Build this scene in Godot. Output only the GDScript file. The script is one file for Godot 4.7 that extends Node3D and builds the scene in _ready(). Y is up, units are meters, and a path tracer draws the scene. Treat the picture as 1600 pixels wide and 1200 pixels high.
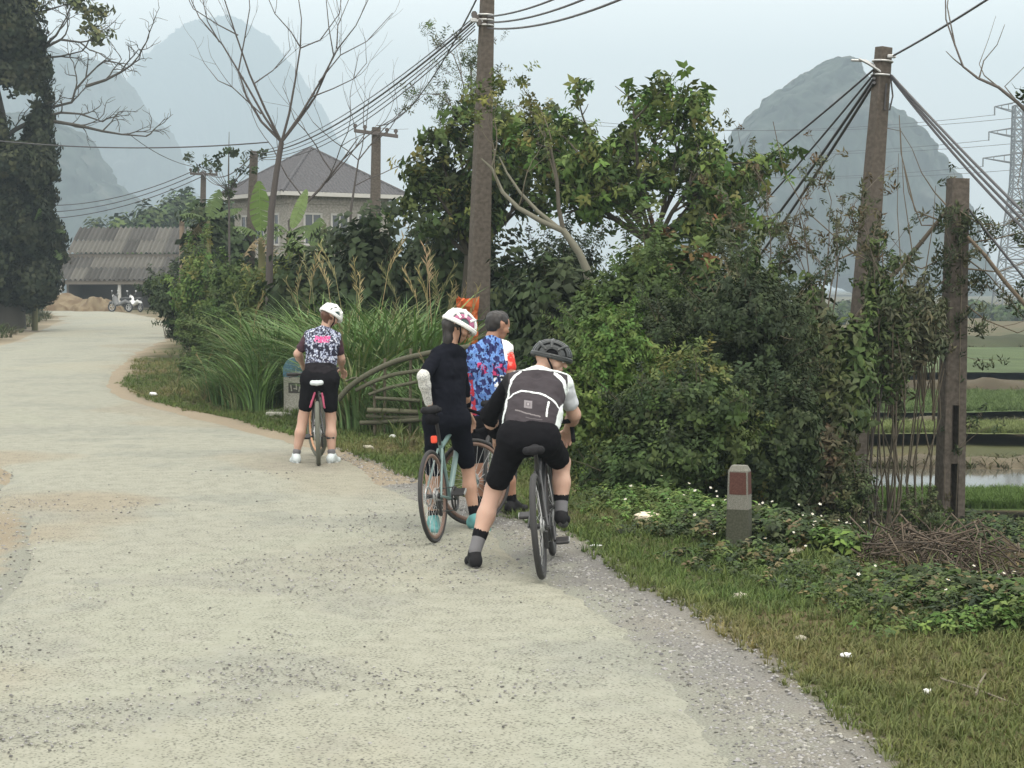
extends Node3D
# A country road in a karst valley: cyclists stopped on the right edge of a dusty road, hedge, poles and hills behind.

const F := 2800.0
const CAM_H := 1.85
var PITCH := atan(149.0 / 2800.0)
var rng := RandomNumberGenerator.new()
var M := {}
var R_EDGE := PackedVector2Array()
var L_EDGE := PackedVector2Array()
var nz := FastNoiseLite.new()
var nz2 := FastNoiseLite.new()


# ---------------------------------------------------------------- mesh collector
class MB:
	var v := PackedVector3Array()
	var n := PackedVector3Array()
	var c := PackedColorArray()
	var t := PackedVector2Array()
	var i := PackedInt32Array()

	func tri(a: Vector3, b: Vector3, d: Vector3, col := Color.WHITE, out := Vector3.ZERO) -> void:
		var nn := (d - a).cross(b - a)
		if nn.length_squared() < 1e-16:
			return
		nn = nn.normalized()
		var k := v.size()
		if out != Vector3.ZERO and nn.dot(out) < 0.0:
			v.append_array([a, d, b]); nn = -nn
		else:
			v.append_array([a, b, d])
		n.append_array([nn, nn, nn]); c.append_array([col, col, col])
		t.append_array([Vector2.ZERO, Vector2.ZERO, Vector2.ZERO]); i.append_array([k, k + 1, k + 2])

	func quad(a: Vector3, b: Vector3, d: Vector3, e: Vector3, col := Color.WHITE, out := Vector3.ZERO) -> void:
		tri(a, b, d, col, out); tri(a, d, e, col, out)

	func box(at: Vector3, size: Vector3, bs := Basis.IDENTITY, col := Color.WHITE, bevel := 0.0) -> void:
		var h := size / 2.0
		var bv: float = minf(bevel, minf(h.x, minf(h.y, h.z)) * 0.6)
		if bv <= 0.0:
			for ax in 3:
				for s in [-1.0, 1.0]:
					var o := Vector3.ZERO; o[ax] = s
					var e1 := Vector3.ZERO; e1[(ax + 1) % 3] = h[(ax + 1) % 3]
					var e2 := Vector3.ZERO; e2[(ax + 2) % 3] = h[(ax + 2) % 3]
					var cc := o * h[ax]
					quad(at + bs * (cc - e1 - e2), at + bs * (cc + e1 - e2), at + bs * (cc + e1 + e2), at + bs * (cc - e1 + e2), col, bs * o)
			return
		var q := h - Vector3.ONE * bv
		for ax in 3:
			for s in [-1.0, 1.0]:
				var o := Vector3.ZERO; o[ax] = s
				var e1 := Vector3.ZERO; e1[(ax + 1) % 3] = q[(ax + 1) % 3]
				var e2 := Vector3.ZERO; e2[(ax + 2) % 3] = q[(ax + 2) % 3]
				var cc := o * h[ax]
				quad(at + bs * (cc - e1 - e2), at + bs * (cc + e1 - e2), at + bs * (cc + e1 + e2), at + bs * (cc - e1 + e2), col, bs * o)
		for ax in 3:      # bevelled edges along axis ax
			var a1 := (ax + 1) % 3
			var a2 := (ax + 2) % 3
			for s1 in [-1.0, 1.0]:
				for s2 in [-1.0, 1.0]:
					var l := Vector3.ZERO; l[ax] = q[ax]
					var p1 := Vector3.ZERO; p1[a1] = s1 * h[a1]; p1[a2] = s2 * q[a2]
					var p2 := Vector3.ZERO; p2[a1] = s1 * q[a1]; p2[a2] = s2 * h[a2]
					var o := Vector3.ZERO; o[a1] = s1; o[a2] = s2
					quad(at + bs * (p1 - l), at + bs * (p1 + l), at + bs * (p2 + l), at + bs * (p2 - l), col, bs * o)
		for sx in [-1.0, 1.0]:
			for sy in [-1.0, 1.0]:
				for sz in [-1.0, 1.0]:
					var s := Vector3(sx, sy, sz)
					tri(at + bs * (s * Vector3(h.x, q.y, q.z)), at + bs * (s * Vector3(q.x, h.y, q.z)), at + bs * (s * Vector3(q.x, q.y, h.z)), col, bs * s)

	func tube(pts: Array, rad: Array, sides := 6, col := Color.WHITE, caps := true) -> void:
		var m := pts.size()
		if m < 2:
			return
		var k := v.size()
		var x := Vector3.ZERO
		var along := 0.0
		for a in m:
			var p: Vector3 = pts[a]
			var d: Vector3 = (Vector3(pts[mini(a + 1, m - 1)]) - Vector3(pts[maxi(a - 1, 0)])).normalized()
			if a == 0:
				x = d.cross(Vector3.UP if absf(d.y) < 0.9 else Vector3.RIGHT).normalized()
			else:
				x = (x - d * x.dot(d)).normalized()
				along += p.distance_to(pts[a - 1])
			var y := d.cross(x)
			var r: float = rad[mini(a, rad.size() - 1)]
			for s in sides:
				var th := TAU * s / sides
				var o := x * cos(th) + y * sin(th)
				v.append(p + o * r); n.append(o); c.append(col); t.append(Vector2(float(s) / sides, along))
		for a in m - 1:
			for s in sides:
				var q0 := k + a * sides + s
				var q1 := k + a * sides + (s + 1) % sides
				i.append_array([q0, q0 + sides, q1, q1, q0 + sides, q1 + sides])
		if caps:
			for e in [0, m - 1]:
				var p: Vector3 = pts[e]
				var d: Vector3 = (Vector3(pts[1]) - Vector3(pts[0])) * -1.0 if e == 0 else Vector3(pts[m - 1]) - Vector3(pts[m - 2])
				for s in sides:
					tri(p, v[k + e * sides + s], v[k + e * sides + (s + 1) % sides], col, d)

	func ellipsoid(at: Vector3, r: Vector3, bs := Basis.IDENTITY, nu := 12, nv := 8, col := Color.WHITE, v0 := -PI / 2, v1 := PI / 2) -> void:
		var k := v.size()
		for b in nv + 1:
			var la := lerpf(v0, v1, float(b) / nv)
			for a in nu + 1:
				var lo := TAU * a / nu
				var d := Vector3(cos(la) * cos(lo), sin(la), cos(la) * sin(lo))
				v.append(at + bs * (d * r)); n.append((bs * (d / r)).normalized()); c.append(col); t.append(Vector2(float(a) / nu, float(b) / nv))
		for b in nv:
			for a in nu:
				var q := k + b * (nu + 1) + a
				i.append_array([q, q + 1, q + nu + 1, q + 1, q + nu + 2, q + nu + 1])

	# a tube of given section radius round a circle: centre, axis, big radius
	func torus(at: Vector3, axis: Vector3, big: float, small: float, nu := 36, nv := 8, col := Color.WHITE, flat := 1.0) -> void:
		var x := axis.cross(Vector3.UP if absf(axis.y) < 0.9 else Vector3.RIGHT).normalized()
		var y := axis.cross(x)
		var k := v.size()
		for a in nu:
			var o := x * cos(TAU * a / nu) + y * sin(TAU * a / nu)
			for b in nv:
				var w := TAU * b / nv
				var d := o * cos(w) * flat + axis * sin(w)
				v.append(at + o * big + d * small); n.append((o * cos(w) + axis * sin(w) * flat).normalized()); c.append(col); t.append(Vector2.ZERO)
		for a in nu:
			for b in nv:
				var q0 := k + a * nv + b
				var q1 := k + a * nv + (b + 1) % nv
				var q2 := k + ((a + 1) % nu) * nv + b
				var q3 := k + ((a + 1) % nu) * nv + (b + 1) % nv
				i.append_array([q0, q1, q2, q1, q3, q2])

	func mesh() -> ArrayMesh:
		var m := ArrayMesh.new()
		if i.is_empty():
			return m
		var ar := []
		ar.resize(Mesh.ARRAY_MAX)
		ar[Mesh.ARRAY_VERTEX] = v; ar[Mesh.ARRAY_NORMAL] = n; ar[Mesh.ARRAY_COLOR] = c; ar[Mesh.ARRAY_TEX_UV] = t; ar[Mesh.ARRAY_INDEX] = i
		m.add_surface_from_arrays(Mesh.PRIMITIVE_TRIANGLES, ar)
		return m


# ---------------------------------------------------------------- scene helpers
func ray(u: float, v: float) -> Vector3:
	var d := Basis(Vector3.RIGHT, -PITCH) * Vector3((u - 800.0) / F, (600.0 - v) / F, -1.0)
	return d / -d.z

func px(u: float, v: float, d: float) -> Vector3:      # the point at that pixel, d metres ahead
	return Vector3(0, CAM_H, 0) + ray(u, v) * d

func rise(d: float) -> float:
	return 0.55 * smoothstep(55.0, 130.0, d)

func hit(u: float, v: float, off := 0.0) -> Vector3:   # the point of the road's level under that pixel
	var r := ray(u, v)
	var d := 10.0
	for k in 40:
		d = lerpf(d, clampf((CAM_H - rise(d) - off) / maxf(-r.y, 0.001), 2.0, 400.0), 0.6)
	return Vector3(0, CAM_H, 0) + r * d

func pxs(list: Array, d: float, wob := 0.0) -> Array:
	var o := []
	for p in list:
		o.append(px(p[0], p[1], (p[2] if p.size() > 2 else d) + rng.randf_range(-wob, wob)))
	return o

var used := {}
func numbered(called: String) -> String:
	if not used.has(called):
		used[called] = 0
		return called
	used[called] += 1
	return "%s_%03d" % [called, used[called]]

func tag(o: Node, label: String, category: String, group := "", kind := "") -> void:
	if label: o.set_meta("label", label)
	if category: o.set_meta("category", category)
	if group: o.set_meta("group", group)
	if kind: o.set_meta("kind", kind)

func thing(called: String, label: String, category: String, at: Vector3, group := "") -> Node3D:
	var o := Node3D.new()
	o.name = numbered(called)
	add_child(o)
	o.position = at
	tag(o, label, category, group)
	return o

func origin_of(o: Node) -> Vector3:
	var p := Vector3.ZERO
	while o != self and o is Node3D:
		p += (o as Node3D).position
		o = o.get_parent()
	return p

# one mesh in world coordinates under a thing or part that is not turned
func part(mb, called: String, mat: Material, parent: Node = self, local := false) -> MeshInstance3D:
	var o := MeshInstance3D.new()
	o.mesh = mb if mb is Mesh else mb.mesh()
	o.material_override = mat
	o.name = called if parent != self else numbered(called)
	parent.add_child(o, true)
	if parent != self and not local:
		o.position = -origin_of(parent)
	return o

func multi(called: String, mesh: Mesh, mat: Material, tf: Array, cols: Array, parent: Node = self) -> MultiMeshInstance3D:
	var mm := MultiMesh.new()
	mm.transform_format = MultiMesh.TRANSFORM_3D
	mm.use_colors = true
	mm.mesh = mesh
	mm.instance_count = tf.size()
	for k in tf.size():
		mm.set_instance_transform(k, tf[k])
		mm.set_instance_color(k, cols[k])
	var o := MultiMeshInstance3D.new()
	o.multimesh = mm
	o.material_override = mat
	o.name = called if parent != self else numbered(called)
	parent.add_child(o, true)
	if parent != self:
		o.position = -origin_of(parent)
		o.set_meta("kind", "stuff")
	return o

func lin(r: float, g: float, b: float) -> Color:        # a linear base colour as albedo_color wants it
	return Color(r, g, b).linear_to_srgb()

func mat(r: float, g: float, b: float, rough := 0.8, metal := 0.0) -> StandardMaterial3D:
	var m := StandardMaterial3D.new()
	m.albedo_color = lin(r, g, b)
	m.roughness = rough
	m.metallic = metal
	return m

func vmat(rough := 0.8, back := Color(0, 0, 0)) -> StandardMaterial3D:
	var m := StandardMaterial3D.new()
	m.vertex_color_use_as_albedo = true
	m.roughness = rough
	if back != Color(0, 0, 0):
		m.backlight_enabled = true
		m.backlight = back
	m.metallic_specular = 0.35
	return m

func noise_tex(size: int, freq: float, type: int, sd: int, lo: Color, hi: Color, p := 1.0, octaves := 4) -> ImageTexture:
	var f := FastNoiseLite.new()
	f.noise_type = type as FastNoiseLite.NoiseType
	f.frequency = freq
	f.seed = sd
	f.fractal_octaves = octaves
	var im := f.get_seamless_image(size, size)
	im.convert(Image.FORMAT_L8)
	var src := im.get_data()
	var lut := []
	for k in 256:
		lut.append(lo.lerp(hi, pow(k / 255.0, p)))
	var dst := PackedByteArray()
	dst.resize(size * size * 3)
	for k in size * size:
		var c: Color = lut[src[k]]
		dst[k * 3] = c.r8; dst[k * 3 + 1] = c.g8; dst[k * 3 + 2] = c.b8
	return ImageTexture.create_from_image(Image.create_from_data(size, size, false, Image.FORMAT_RGB8, dst))

func tri_mat(tex: Texture2D, metres: float, rough := 0.9, vcol := true, bump: Texture2D = null, bump_cm := 1.0) -> StandardMaterial3D:
	var m := StandardMaterial3D.new()
	m.albedo_texture = tex
	m.uv1_triplanar = true
	m.uv1_world_triplanar = true
	m.uv1_scale = Vector3.ONE / metres
	m.roughness = rough
	m.vertex_color_use_as_albedo = vcol
	m.metallic_specular = 0.3
	if bump:
		m.heightmap_enabled = true
		m.heightmap_texture = bump
		m.heightmap_scale = bump_cm
	return m

func rv(a: float, b: float) -> float:
	return rng.randf_range(a, b)

func rand_dir() -> Vector3:
	var z := rv(-1, 1)
	var a := rv(0, TAU)
	return Vector3(sqrt(1 - z * z) * cos(a), z, sqrt(1 - z * z) * sin(a))


# ---------------------------------------------------------------- terrain
func edge_exact(x: float, z: float, e: PackedVector2Array) -> float:
	var p := Vector2(x, z)
	var best := 1e9
	var s := 1.0
	for k in e.size() - 1:
		var a := e[k]
		var d := e[k + 1] - a
		var w := p - a
		var q := w - d * clampf(w.dot(d) / d.length_squared(), 0.0, 1.0)
		var l := q.length_squared()
		if l < best:
			best = l
			s = 1.0 if d.x * w.y - d.y * w.x > 0.0 else -1.0
	return s * sqrt(best)

const GX := -19.0
const GZ := -49.0
const GC := 0.2
const GW := 160
const GH := 235
var near_r := PackedFloat32Array()
var near_l := PackedFloat32Array()
func cache_edges() -> void:
	for b in GH:
		for a in GW:
			near_r.append(edge_exact(GX + a * GC, GZ + b * GC, R_EDGE))
			near_l.append(edge_exact(GX + a * GC, GZ + b * GC, L_EDGE))

func edge_side(x: float, z: float, e: PackedVector2Array) -> float:    # signed distance to an edge of the road, positive to its right
	var fx := (x - GX) / GC
	var fz := (z - GZ) / GC
	if fx < 0.0 or fz < 0.0 or fx >= GW - 1 or fz >= GH - 1:
		return edge_exact(x, z, e)
	var g := near_r if e == R_EDGE else near_l
	var q := int(fz) * GW + int(fx)
	fx -= floorf(fx); fz -= floorf(fz)
	return lerpf(lerpf(g[q], g[q + 1], fx), lerpf(g[q + GW], g[q + GW + 1], fx), fz)

func shoulder(d: float) -> float:
	return lerpf(0.38, 0.13, smoothstep(11.0, 18.0, d))

const FIELD := -1.35
func ground_y(x: float, z: float) -> float:
	var d := -z
	var base := rise(d)
	if absf(x) > 160.0 or d > 320.0 or d < -30.0:
		return (FIELD if x > 0.0 else -0.2) + 0.4 * nz.get_noise_2d(x * 0.3, z * 0.3)
	var e := edge_side(x, z, R_EDGE)
	var l := edge_side(x, z, L_EDGE)
	var y := base
	if e < 0.0 and l > 0.0:
		y -= 0.035 * smoothstep(0.05, -0.3, e + shoulder(d)) * smoothstep(0.0, 0.3, l) + 0.012 * smoothstep(0.0, 0.2, l)
		y += 0.012 * nz.get_noise_2d(x * 9.0, z * 9.0)
	elif e >= 0.0:
		var drop := smoothstep(1.5, 4.6, e) * lerpf(1.0, 0.0, smoothstep(0.9, -1.8, x))
		y = lerpf(y, FIELD, drop) - 0.06 * smoothstep(0.0, 0.5, e)
		y += 0.05 * nz.get_noise_2d(x * 5.0, z * 5.0) * smoothstep(0.0, 0.8, e) + 0.12 * nz.get_noise_2d(x * 1.2 + 40.0, z * 1.2) * smoothstep(0.3, 2.0, e) * (1.0 - smoothstep(4.0, 5.0, e))
	else:
		y += 0.10 * smoothstep(0.0, 1.5, -l) + 0.04 * nz.get_noise_2d(x * 4.0, z * 4.0) * smoothstep(0.0, 0.6, -l)
	return y

func axis_steps(a: float, b: float, step: float, lo: float, hi: float, grow: float) -> PackedFloat32Array:
	var mid := []
	var k := a
	while k < b:
		mid.append(k); k += step
	mid.append(b)
	var s := step
	var p := a
	var pre := []
	while p > lo:
		s *= grow; p -= s; pre.push_front(p)
	s = step; p = b
	while p < hi:
		s *= grow; p += s; mid.append(p)
	return PackedFloat32Array(pre + mid)

func build_roadlines() -> void:
	var rp := [Vector2(1.55, 30), Vector2(1.55, 6), Vector2(1.38, -5), [1345, 1200], [1228, 1080], [1076, 960], [938, 880], [840, 822], [745, 790], [650, 757], [560, 715], [450, 680], [330, 650], [212, 620], [188, 590], [226, 550], [276, 520], [242, 496], [160, 484], [75, 479], [0, 472], [-150, 469], [-400, 468]]
	var lp := [Vector2(-3.35, 30), Vector2(-3.3, 6), Vector2(-3.2, -5), Vector2(-3.15, -7), Vector2(-3.2, -8.4), Vector2(-3.2, -10.4), Vector2(-3.55, -12.6), Vector2(-4.1, -14.6), Vector2(-4.8, -16), Vector2(-5.2, -18), Vector2(-6.4, -20.4), Vector2(-7.8, -23.4), Vector2(-9.4, -27.5), Vector2(-11.6, -32.5), Vector2(-13.2, -39.5), [-46, 549], [24, 530], [84, 503], [83, 492], [50, 487], [0, 482], [-150, 478], [-400, 477]]
	var rr := []
	var ll := []
	for k in rp.size():
		for w in [[rp, rr], [lp, ll]]:
			var q = w[0][k]
			if q is Vector2:
				w[1].append(q)
			else:
				var h := hit(q[0], q[1])
				w[1].append(Vector2(h.x, h.z))
	for w in [[rr, 0], [ll, 1]]:
		var o := PackedVector2Array()
		var src: Array = w[0]
		for k in src.size() - 1:
			var a: Vector2 = src[k]
			var b: Vector2 = src[k + 1]
			var pa: Vector2 = src[maxi(k - 1, 0)]
			var pb: Vector2 = src[mini(k + 2, src.size() - 1)]
			for s in 3:
				o.append(a.cubic_interpolate(b, pa, pb, s / 3.0))
		o.append(src[-1])
		if w[1] == 0: R_EDGE = o
		else: L_EDGE = o

func build_ground() -> void:
	var xs := axis_steps(-8.0, 7.0, 0.1, -1600.0, 1600.0, 1.13)
	var zs := axis_steps(-30.0, -5.0, 0.1, -3600.0, 120.0, 1.07)
	var mb := MB.new()
	var w := xs.size()
	for b in zs.size():
		var z := zs[b]
		for a in w:
			var x := xs[a]
			var y := ground_y(x, z)
			mb.v.append(Vector3(x, y, z)); mb.n.append(Vector3.UP); mb.t.append(Vector2.ZERO)
			var soil := Color(0.085, 0.092, 0.040).lerp(Color(0.15, 0.115, 0.065), clampf(0.45 + 1.1 * nz.get_noise_2d(x * 2.0, z * 2.0), 0, 1))
			var col := soil
			if absf(x) < 60 and z > -140 and z < 30:
				var e := edge_side(x, z, R_EDGE) + 0.10 * nz2.get_noise_2d(x * 14.0, z * 14.0) + 0.14 * nz.get_noise_2d(x * 3.0, z * 3.0)
				var l := edge_side(x, z, L_EDGE) + 0.25 * nz.get_noise_2d(x * 3.0, z * 3.0)
				var grey := Color(0.225, 0.222, 0.216).lerp(Color(0.30, 0.285, 0.245), clampf(0.5 + 1.5 * nz.get_noise_2d(x * 1.3 + 9.0, z * 1.3) + 0.9 * nz2.get_noise_2d(x * 9.0, z * 9.0), 0, 1))
				grey = grey.lerp(Color(0.29, 0.295, 0.258), smoothstep(-0.16, -0.42, e + 0.22 * nz2.get_noise_2d(x * 12.0, z * 12.0) + 0.22 * nz2.get_noise_2d(x * 48.0, z * 48.0)))
				if z < -17: grey = grey.lerp(Color(0.34, 0.28, 0.20), 0.8)
				col = grey.lerp(soil, smoothstep(-0.02, 0.28, e))
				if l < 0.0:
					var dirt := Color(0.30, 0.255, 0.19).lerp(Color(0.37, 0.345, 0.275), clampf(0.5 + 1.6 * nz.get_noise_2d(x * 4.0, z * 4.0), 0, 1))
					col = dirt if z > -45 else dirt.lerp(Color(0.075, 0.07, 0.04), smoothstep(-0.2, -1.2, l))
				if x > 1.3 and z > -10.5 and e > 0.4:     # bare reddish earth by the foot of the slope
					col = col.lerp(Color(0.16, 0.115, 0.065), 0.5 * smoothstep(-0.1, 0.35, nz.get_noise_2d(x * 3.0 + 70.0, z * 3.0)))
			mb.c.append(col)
	for b in zs.size() - 1:
		for a in w - 1:
			var q := b * w + a
			mb.i.append_array([q, q + 1, q + w, q + 1, q + w + 1, q + w])
	smooth_normals(mb)
	var o := part(mb, "ground", M.ground)
	tag(o, "", "", "", "structure")

func smooth_normals(mb: MB) -> void:
	for k in mb.n.size(): mb.n[k] = Vector3.ZERO
	for k in range(0, mb.i.size(), 3):
		var a := mb.i[k]
		var b := mb.i[k + 1]
		var d := mb.i[k + 2]
		var f := (mb.v[d] - mb.v[a]).cross(mb.v[b] - mb.v[a])
		mb.n[a] += f; mb.n[b] += f; mb.n[d] += f
	for k in mb.n.size(): mb.n[k] = mb.n[k].normalized()

func build_road() -> void:
	var mb := MB.new()
	var rows := []
	for k in R_EDGE.size() - 1:
		var d := -R_EDGE[k].y
		var len := maxf(R_EDGE[k].distance_to(R_EDGE[k + 1]), L_EDGE[k].distance_to(L_EDGE[k + 1]))
		var n := clampi(int(len / (0.07 if d > 4 and d < 22 else 0.25)), 2, 60)
		for s in n:
			rows.append([R_EDGE[k].lerp(R_EDGE[k + 1], float(s) / n), L_EDGE[k].lerp(L_EDGE[k + 1], float(s) / n)])
	var cols := 96
	for r in rows:
		var a: Vector2 = r[1]
		var b: Vector2 = r[0]
		var d0 := -(a.y + b.y) / 2
		var width := a.distance_to(b)
		var sh := shoulder(-b.y) + 0.10 * nz2.get_noise_2d(b.x * 8.0, b.y * 8.0) + 0.09 * nz2.get_noise_2d(b.x * 46.0, b.y * 46.0) + 0.05 * nz2.get_noise_2d(b.x * 110.0, b.y * 110.0) + 0.12 * nz.get_noise_2d(b.x * 2.6, b.y * 2.6)
		b = b.move_toward(a, sh)
		a = a.move_toward(b, 0.25 * nz.get_noise_2d(a.x * 2.0, a.y * 2.0))
		for k in cols + 1:
			var f := float(k) / cols
			var p := a.lerp(b, f)
			var off: float = minf(f, 1.0 - f) * width
			var y := rise(-p.y) - 0.045 + 0.05 * smoothstep(0.0, 0.35, off)
			y += 0.007 * nz.get_noise_2d(p.x * 7.0, p.y * 7.0) + 0.012 * nz.get_noise_2d(p.x * 2.2, p.y * 2.2)
			mb.v.append(Vector3(p.x, y, p.y)); mb.n.append(Vector3.UP); mb.t.append(Vector2(p.x, p.y))
			# pale dust over worn stone: patches with a ragged outline
			var worn := nz.get_noise_2d(p.x * 5.0 + 30.0, p.y * 3.4) * 0.7 + nz2.get_noise_2d(p.x * 13.0, p.y * 13.0) * 0.75
			var lane := exp(-pow((f - 0.30) / 0.13, 2.0)) + exp(-pow((f - 0.72) / 0.12, 2.0))
			var k2 := smoothstep(-0.02, 0.34, worn + 0.06 - 0.22 * lane)
			var c := Color(0.292, 0.298, 0.262).lerp(Color(0.256, 0.263, 0.238), k2)
			c = c.lerp(Color(0.312, 0.304, 0.252), 0.5 * smoothstep(0.0, 0.4, nz.get_noise_2d(p.x * 1.1 - 60.0, p.y * 0.8)))
			c = c.lerp(Color(0.275, 0.238, 0.185), 0.7 * smoothstep(0.1, 0.42, nz.get_noise_2d(p.x * 2.2 + 10.0, p.y * 2.2) + 0.34 - 0.36 * off) * (1.0 if f < 0.5 else 0.55))
			mb.c.append(c)
	var w := cols + 1
	for b in rows.size() - 1:
		for a in cols:
			var q := b * w + a
			mb.i.append_array([q, q + w, q + 1, q + 1, q + w, q + w + 1])
	smooth_normals(mb)
	var o := part(mb, "road", M.road)
	tag(o, "", "", "", "structure")

# ---------------------------------------------------------------- hills
func hill(called: String, profile: Array, d: float, deep: float, col: Color) -> void:
	# profile: skyline pixels; the hill is a body of that width and of depth deep
	var xs := []
	var hs := []
	for p in profile:
		var q := px(p[0], p[1], d)
		xs.append(q.x); hs.append(q.y + 2.0)
	var x0: float = xs[0]
	var x1: float = xs[-1]
	var mid := (x0 + x1) / 2
	var mb := MB.new()
	var na := 260
	var nb := 90
	for b in nb + 1:
		var f := lerpf(-1.0, 1.0, float(b) / nb)
		var sq := sqrt(maxf(1.0 - f * f, 0.0004))
		for a in na + 1:
			var x := lerpf(x0, x1, float(a) / na)
			var h: float = hs[-1]
			for k in xs.size() - 1:
				if x >= xs[k] and x <= xs[k + 1]:
					var t: float = (x - xs[k]) / (xs[k + 1] - xs[k])
					h = lerpf(hs[k], hs[k + 1], t * t * (3 - 2 * t) * 0.4 + t * 0.6)
					break
			var shrink := pow(sq, 0.62)
			var wx := mid + (x - mid) * lerpf(0.35, 1.0, sq)
			var z := -d - f * deep
			var y := (h + 2.0) * shrink - 2.0
			var bump := nz.get_noise_3d(wx * 0.55, y * 0.9, z * 0.55)
			var rough := nz2.get_noise_3d(wx * 1.6, y * 1.6, z * 1.6)
			y += bump * h * 0.02 + rough * 1.6
			z += bump * 10.0 + rough * 3.0
			mb.v.append(Vector3(wx + nz.get_noise_3d(z * 0.6, y * 0.9, wx * 0.6) * 3.5, y, z)); mb.n.append(Vector3.UP); mb.t.append(Vector2.ZERO)
			mb.c.append(col.lerp(col * 1.8, clampf(0.35 + rough * 0.9, 0, 1)).lerp(Color(0.16, 0.16, 0.15), 0.4 * smoothstep(0.28, 0.42, bump)))
	for b in nb:
		for a in na:
			var q := b * (na + 1) + a
			mb.i.append_array([q, q + na + 1, q + 1, q + 1, q + na + 1, q + na + 2])
	smooth_normals(mb)
	tag(part(mb, called, M.hill), "", "", "", "structure")

func build_hills() -> void:
	hill("hill", [[1010, 470], [1055, 400], [1095, 310], [1128, 245], [1158, 205], [1180, 178], [1215, 148], [1250, 128], [1285, 108], [1312, 96], [1338, 116], [1362, 150], [1385, 176], [1420, 198], [1452, 240], [1482, 275], [1500, 315], [1522, 390], [1552, 470]], 830.0, 70.0, Color(0.026, 0.040, 0.030))
	hill("hill", [[-160, 470], [-120, 330], [-60, 230], [0, 190], [50, 186], [85, 195], [115, 208], [140, 232], [158, 262], [170, 290], [182, 296], [215, 320], [245, 372], [290, 420], [340, 470]], 880.0, 80.0, Color(0.026, 0.040, 0.030))
	hill("hill", [[-150, 470], [-80, 200], [-20, 95], [60, 70], [120, 92], [175, 108], [205, 140], [235, 190], [262, 205], [300, 300], [360, 400], [420, 470]], 1800.0, 150.0, Color(0.026, 0.040, 0.030))
	hill("hill", [[40, 470], [140, 250], [230, 90], [300, 40], [360, 28], [420, 60], [460, 110], [500, 165], [530, 225], [560, 300], [640, 360], [760, 410], [860, 470]], 3300.0, 240.0, Color(0.026, 0.040, 0.030))

# ---------------------------------------------------------------- leaves and plants
func leaf(mb: MB, at: Vector3, dir: Vector3, up: Vector3, l: float, w: float, droop: float) -> void:
	var side := dir.cross(up).normalized()
	var nn := side.cross(dir).normalized()
	var a := at
	var m := at + dir * l * 0.45 + nn * l * 0.06
	var t := at + dir * l - nn * l * droop
	var c := Color.WHITE
	var k := mb.v.size()
	var n1 := (nn + side * 0.35).normalized()
	var n2 := (nn - side * 0.35).normalized()
	mb.v.append_array([a, m + side * w * 0.5 - nn * w * 0.14, t, m, m - side * w * 0.5 - nn * w * 0.14])
	mb.n.append_array([nn, n1, nn, nn, n2])
	for q in 5:
		mb.c.append(c); mb.t.append(Vector2.ZERO)
	mb.i.append_array([k, k + 3, k + 1, k + 1, k + 3, k + 2, k, k + 4, k + 3, k + 3, k + 4, k + 2])

func sprig(n: int, l: float, w: float, spread: float, droop: float, twig := true) -> ArrayMesh:   # a twig of length 1 carrying n leaves
	var mb := MB.new()
	if twig:
		mb.tube([Vector3.ZERO, Vector3(0, 0.5, 0.04), Vector3(0, 0.95, 0.0)], [0.014, 0.010, 0.004], 3, Color(0.55, 0.42, 0.30))
	for k in n:
		var y := lerpf(0.1, 0.98, float(k) / maxf(n - 1, 1))
		var a := k * 2.4 + rv(-0.5, 0.5)
		var d := Vector3(cos(a) * spread, rv(0.1, 0.8) - droop, sin(a) * spread).normalized()
		leaf(mb, Vector3(0, y, 0) + d * 0.03, d, (Vector3.UP * 0.9 + rand_dir() * 0.5).normalized(), l * rv(0.75, 1.2), w * rv(0.8, 1.2), rv(0.05, 0.35) + droop * 0.2)
	return mb.mesh()

var SPR := {}
func init_sprigs() -> void:
	SPR.small = sprig(13, 0.42, 0.24, 1.0, 0.1)
	SPR.small2 = sprig(16, 0.34, 0.17, 1.0, 0.2)
	SPR.big = sprig(8, 0.72, 0.38, 1.0, 0.55)
	SPR.broad = sprig(7, 0.62, 0.46, 1.0, 0.25)
	SPR.droop = sprig(9, 0.55, 0.22, 0.8, 0.9)
	SPR.fine = sprig(20, 0.26, 0.09, 1.0, 0.1)
	SPR.lance = sprig(11, 0.7, 0.16, 0.9, 0.3)

func aim(dir: Vector3, s: float) -> Basis:       # a basis whose y points along dir, spun at random
	var d := dir.normalized()
	var x := d.cross(Vector3(0.31, 0.2, 0.93)).normalized()
	x = x.rotated(d, rv(0, TAU))
	return Basis(x * s, d * s, x.cross(d) * s)

func leaf_col(pal: Array) -> Color:
	var c: Color = pal[rng.randi() % pal.size()]
	var k := rv(0.7, 1.3)
	return Color(c.r * k * rv(0.92, 1.1), c.g * k, c.b * k * rv(0.85, 1.1))

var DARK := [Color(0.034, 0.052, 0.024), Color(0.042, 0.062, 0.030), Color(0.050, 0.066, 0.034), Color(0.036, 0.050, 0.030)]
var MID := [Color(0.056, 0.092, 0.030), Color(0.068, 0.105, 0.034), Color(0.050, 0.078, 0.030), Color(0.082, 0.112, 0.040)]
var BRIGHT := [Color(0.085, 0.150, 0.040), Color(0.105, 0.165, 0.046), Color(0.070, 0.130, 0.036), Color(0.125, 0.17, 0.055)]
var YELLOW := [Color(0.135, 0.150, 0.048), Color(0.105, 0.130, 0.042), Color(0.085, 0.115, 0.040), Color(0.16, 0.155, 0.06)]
var GREYISH := [Color(0.072, 0.086, 0.052), Color(0.088, 0.100, 0.060), Color(0.058, 0.074, 0.044), Color(0.10, 0.095, 0.06)]

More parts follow.
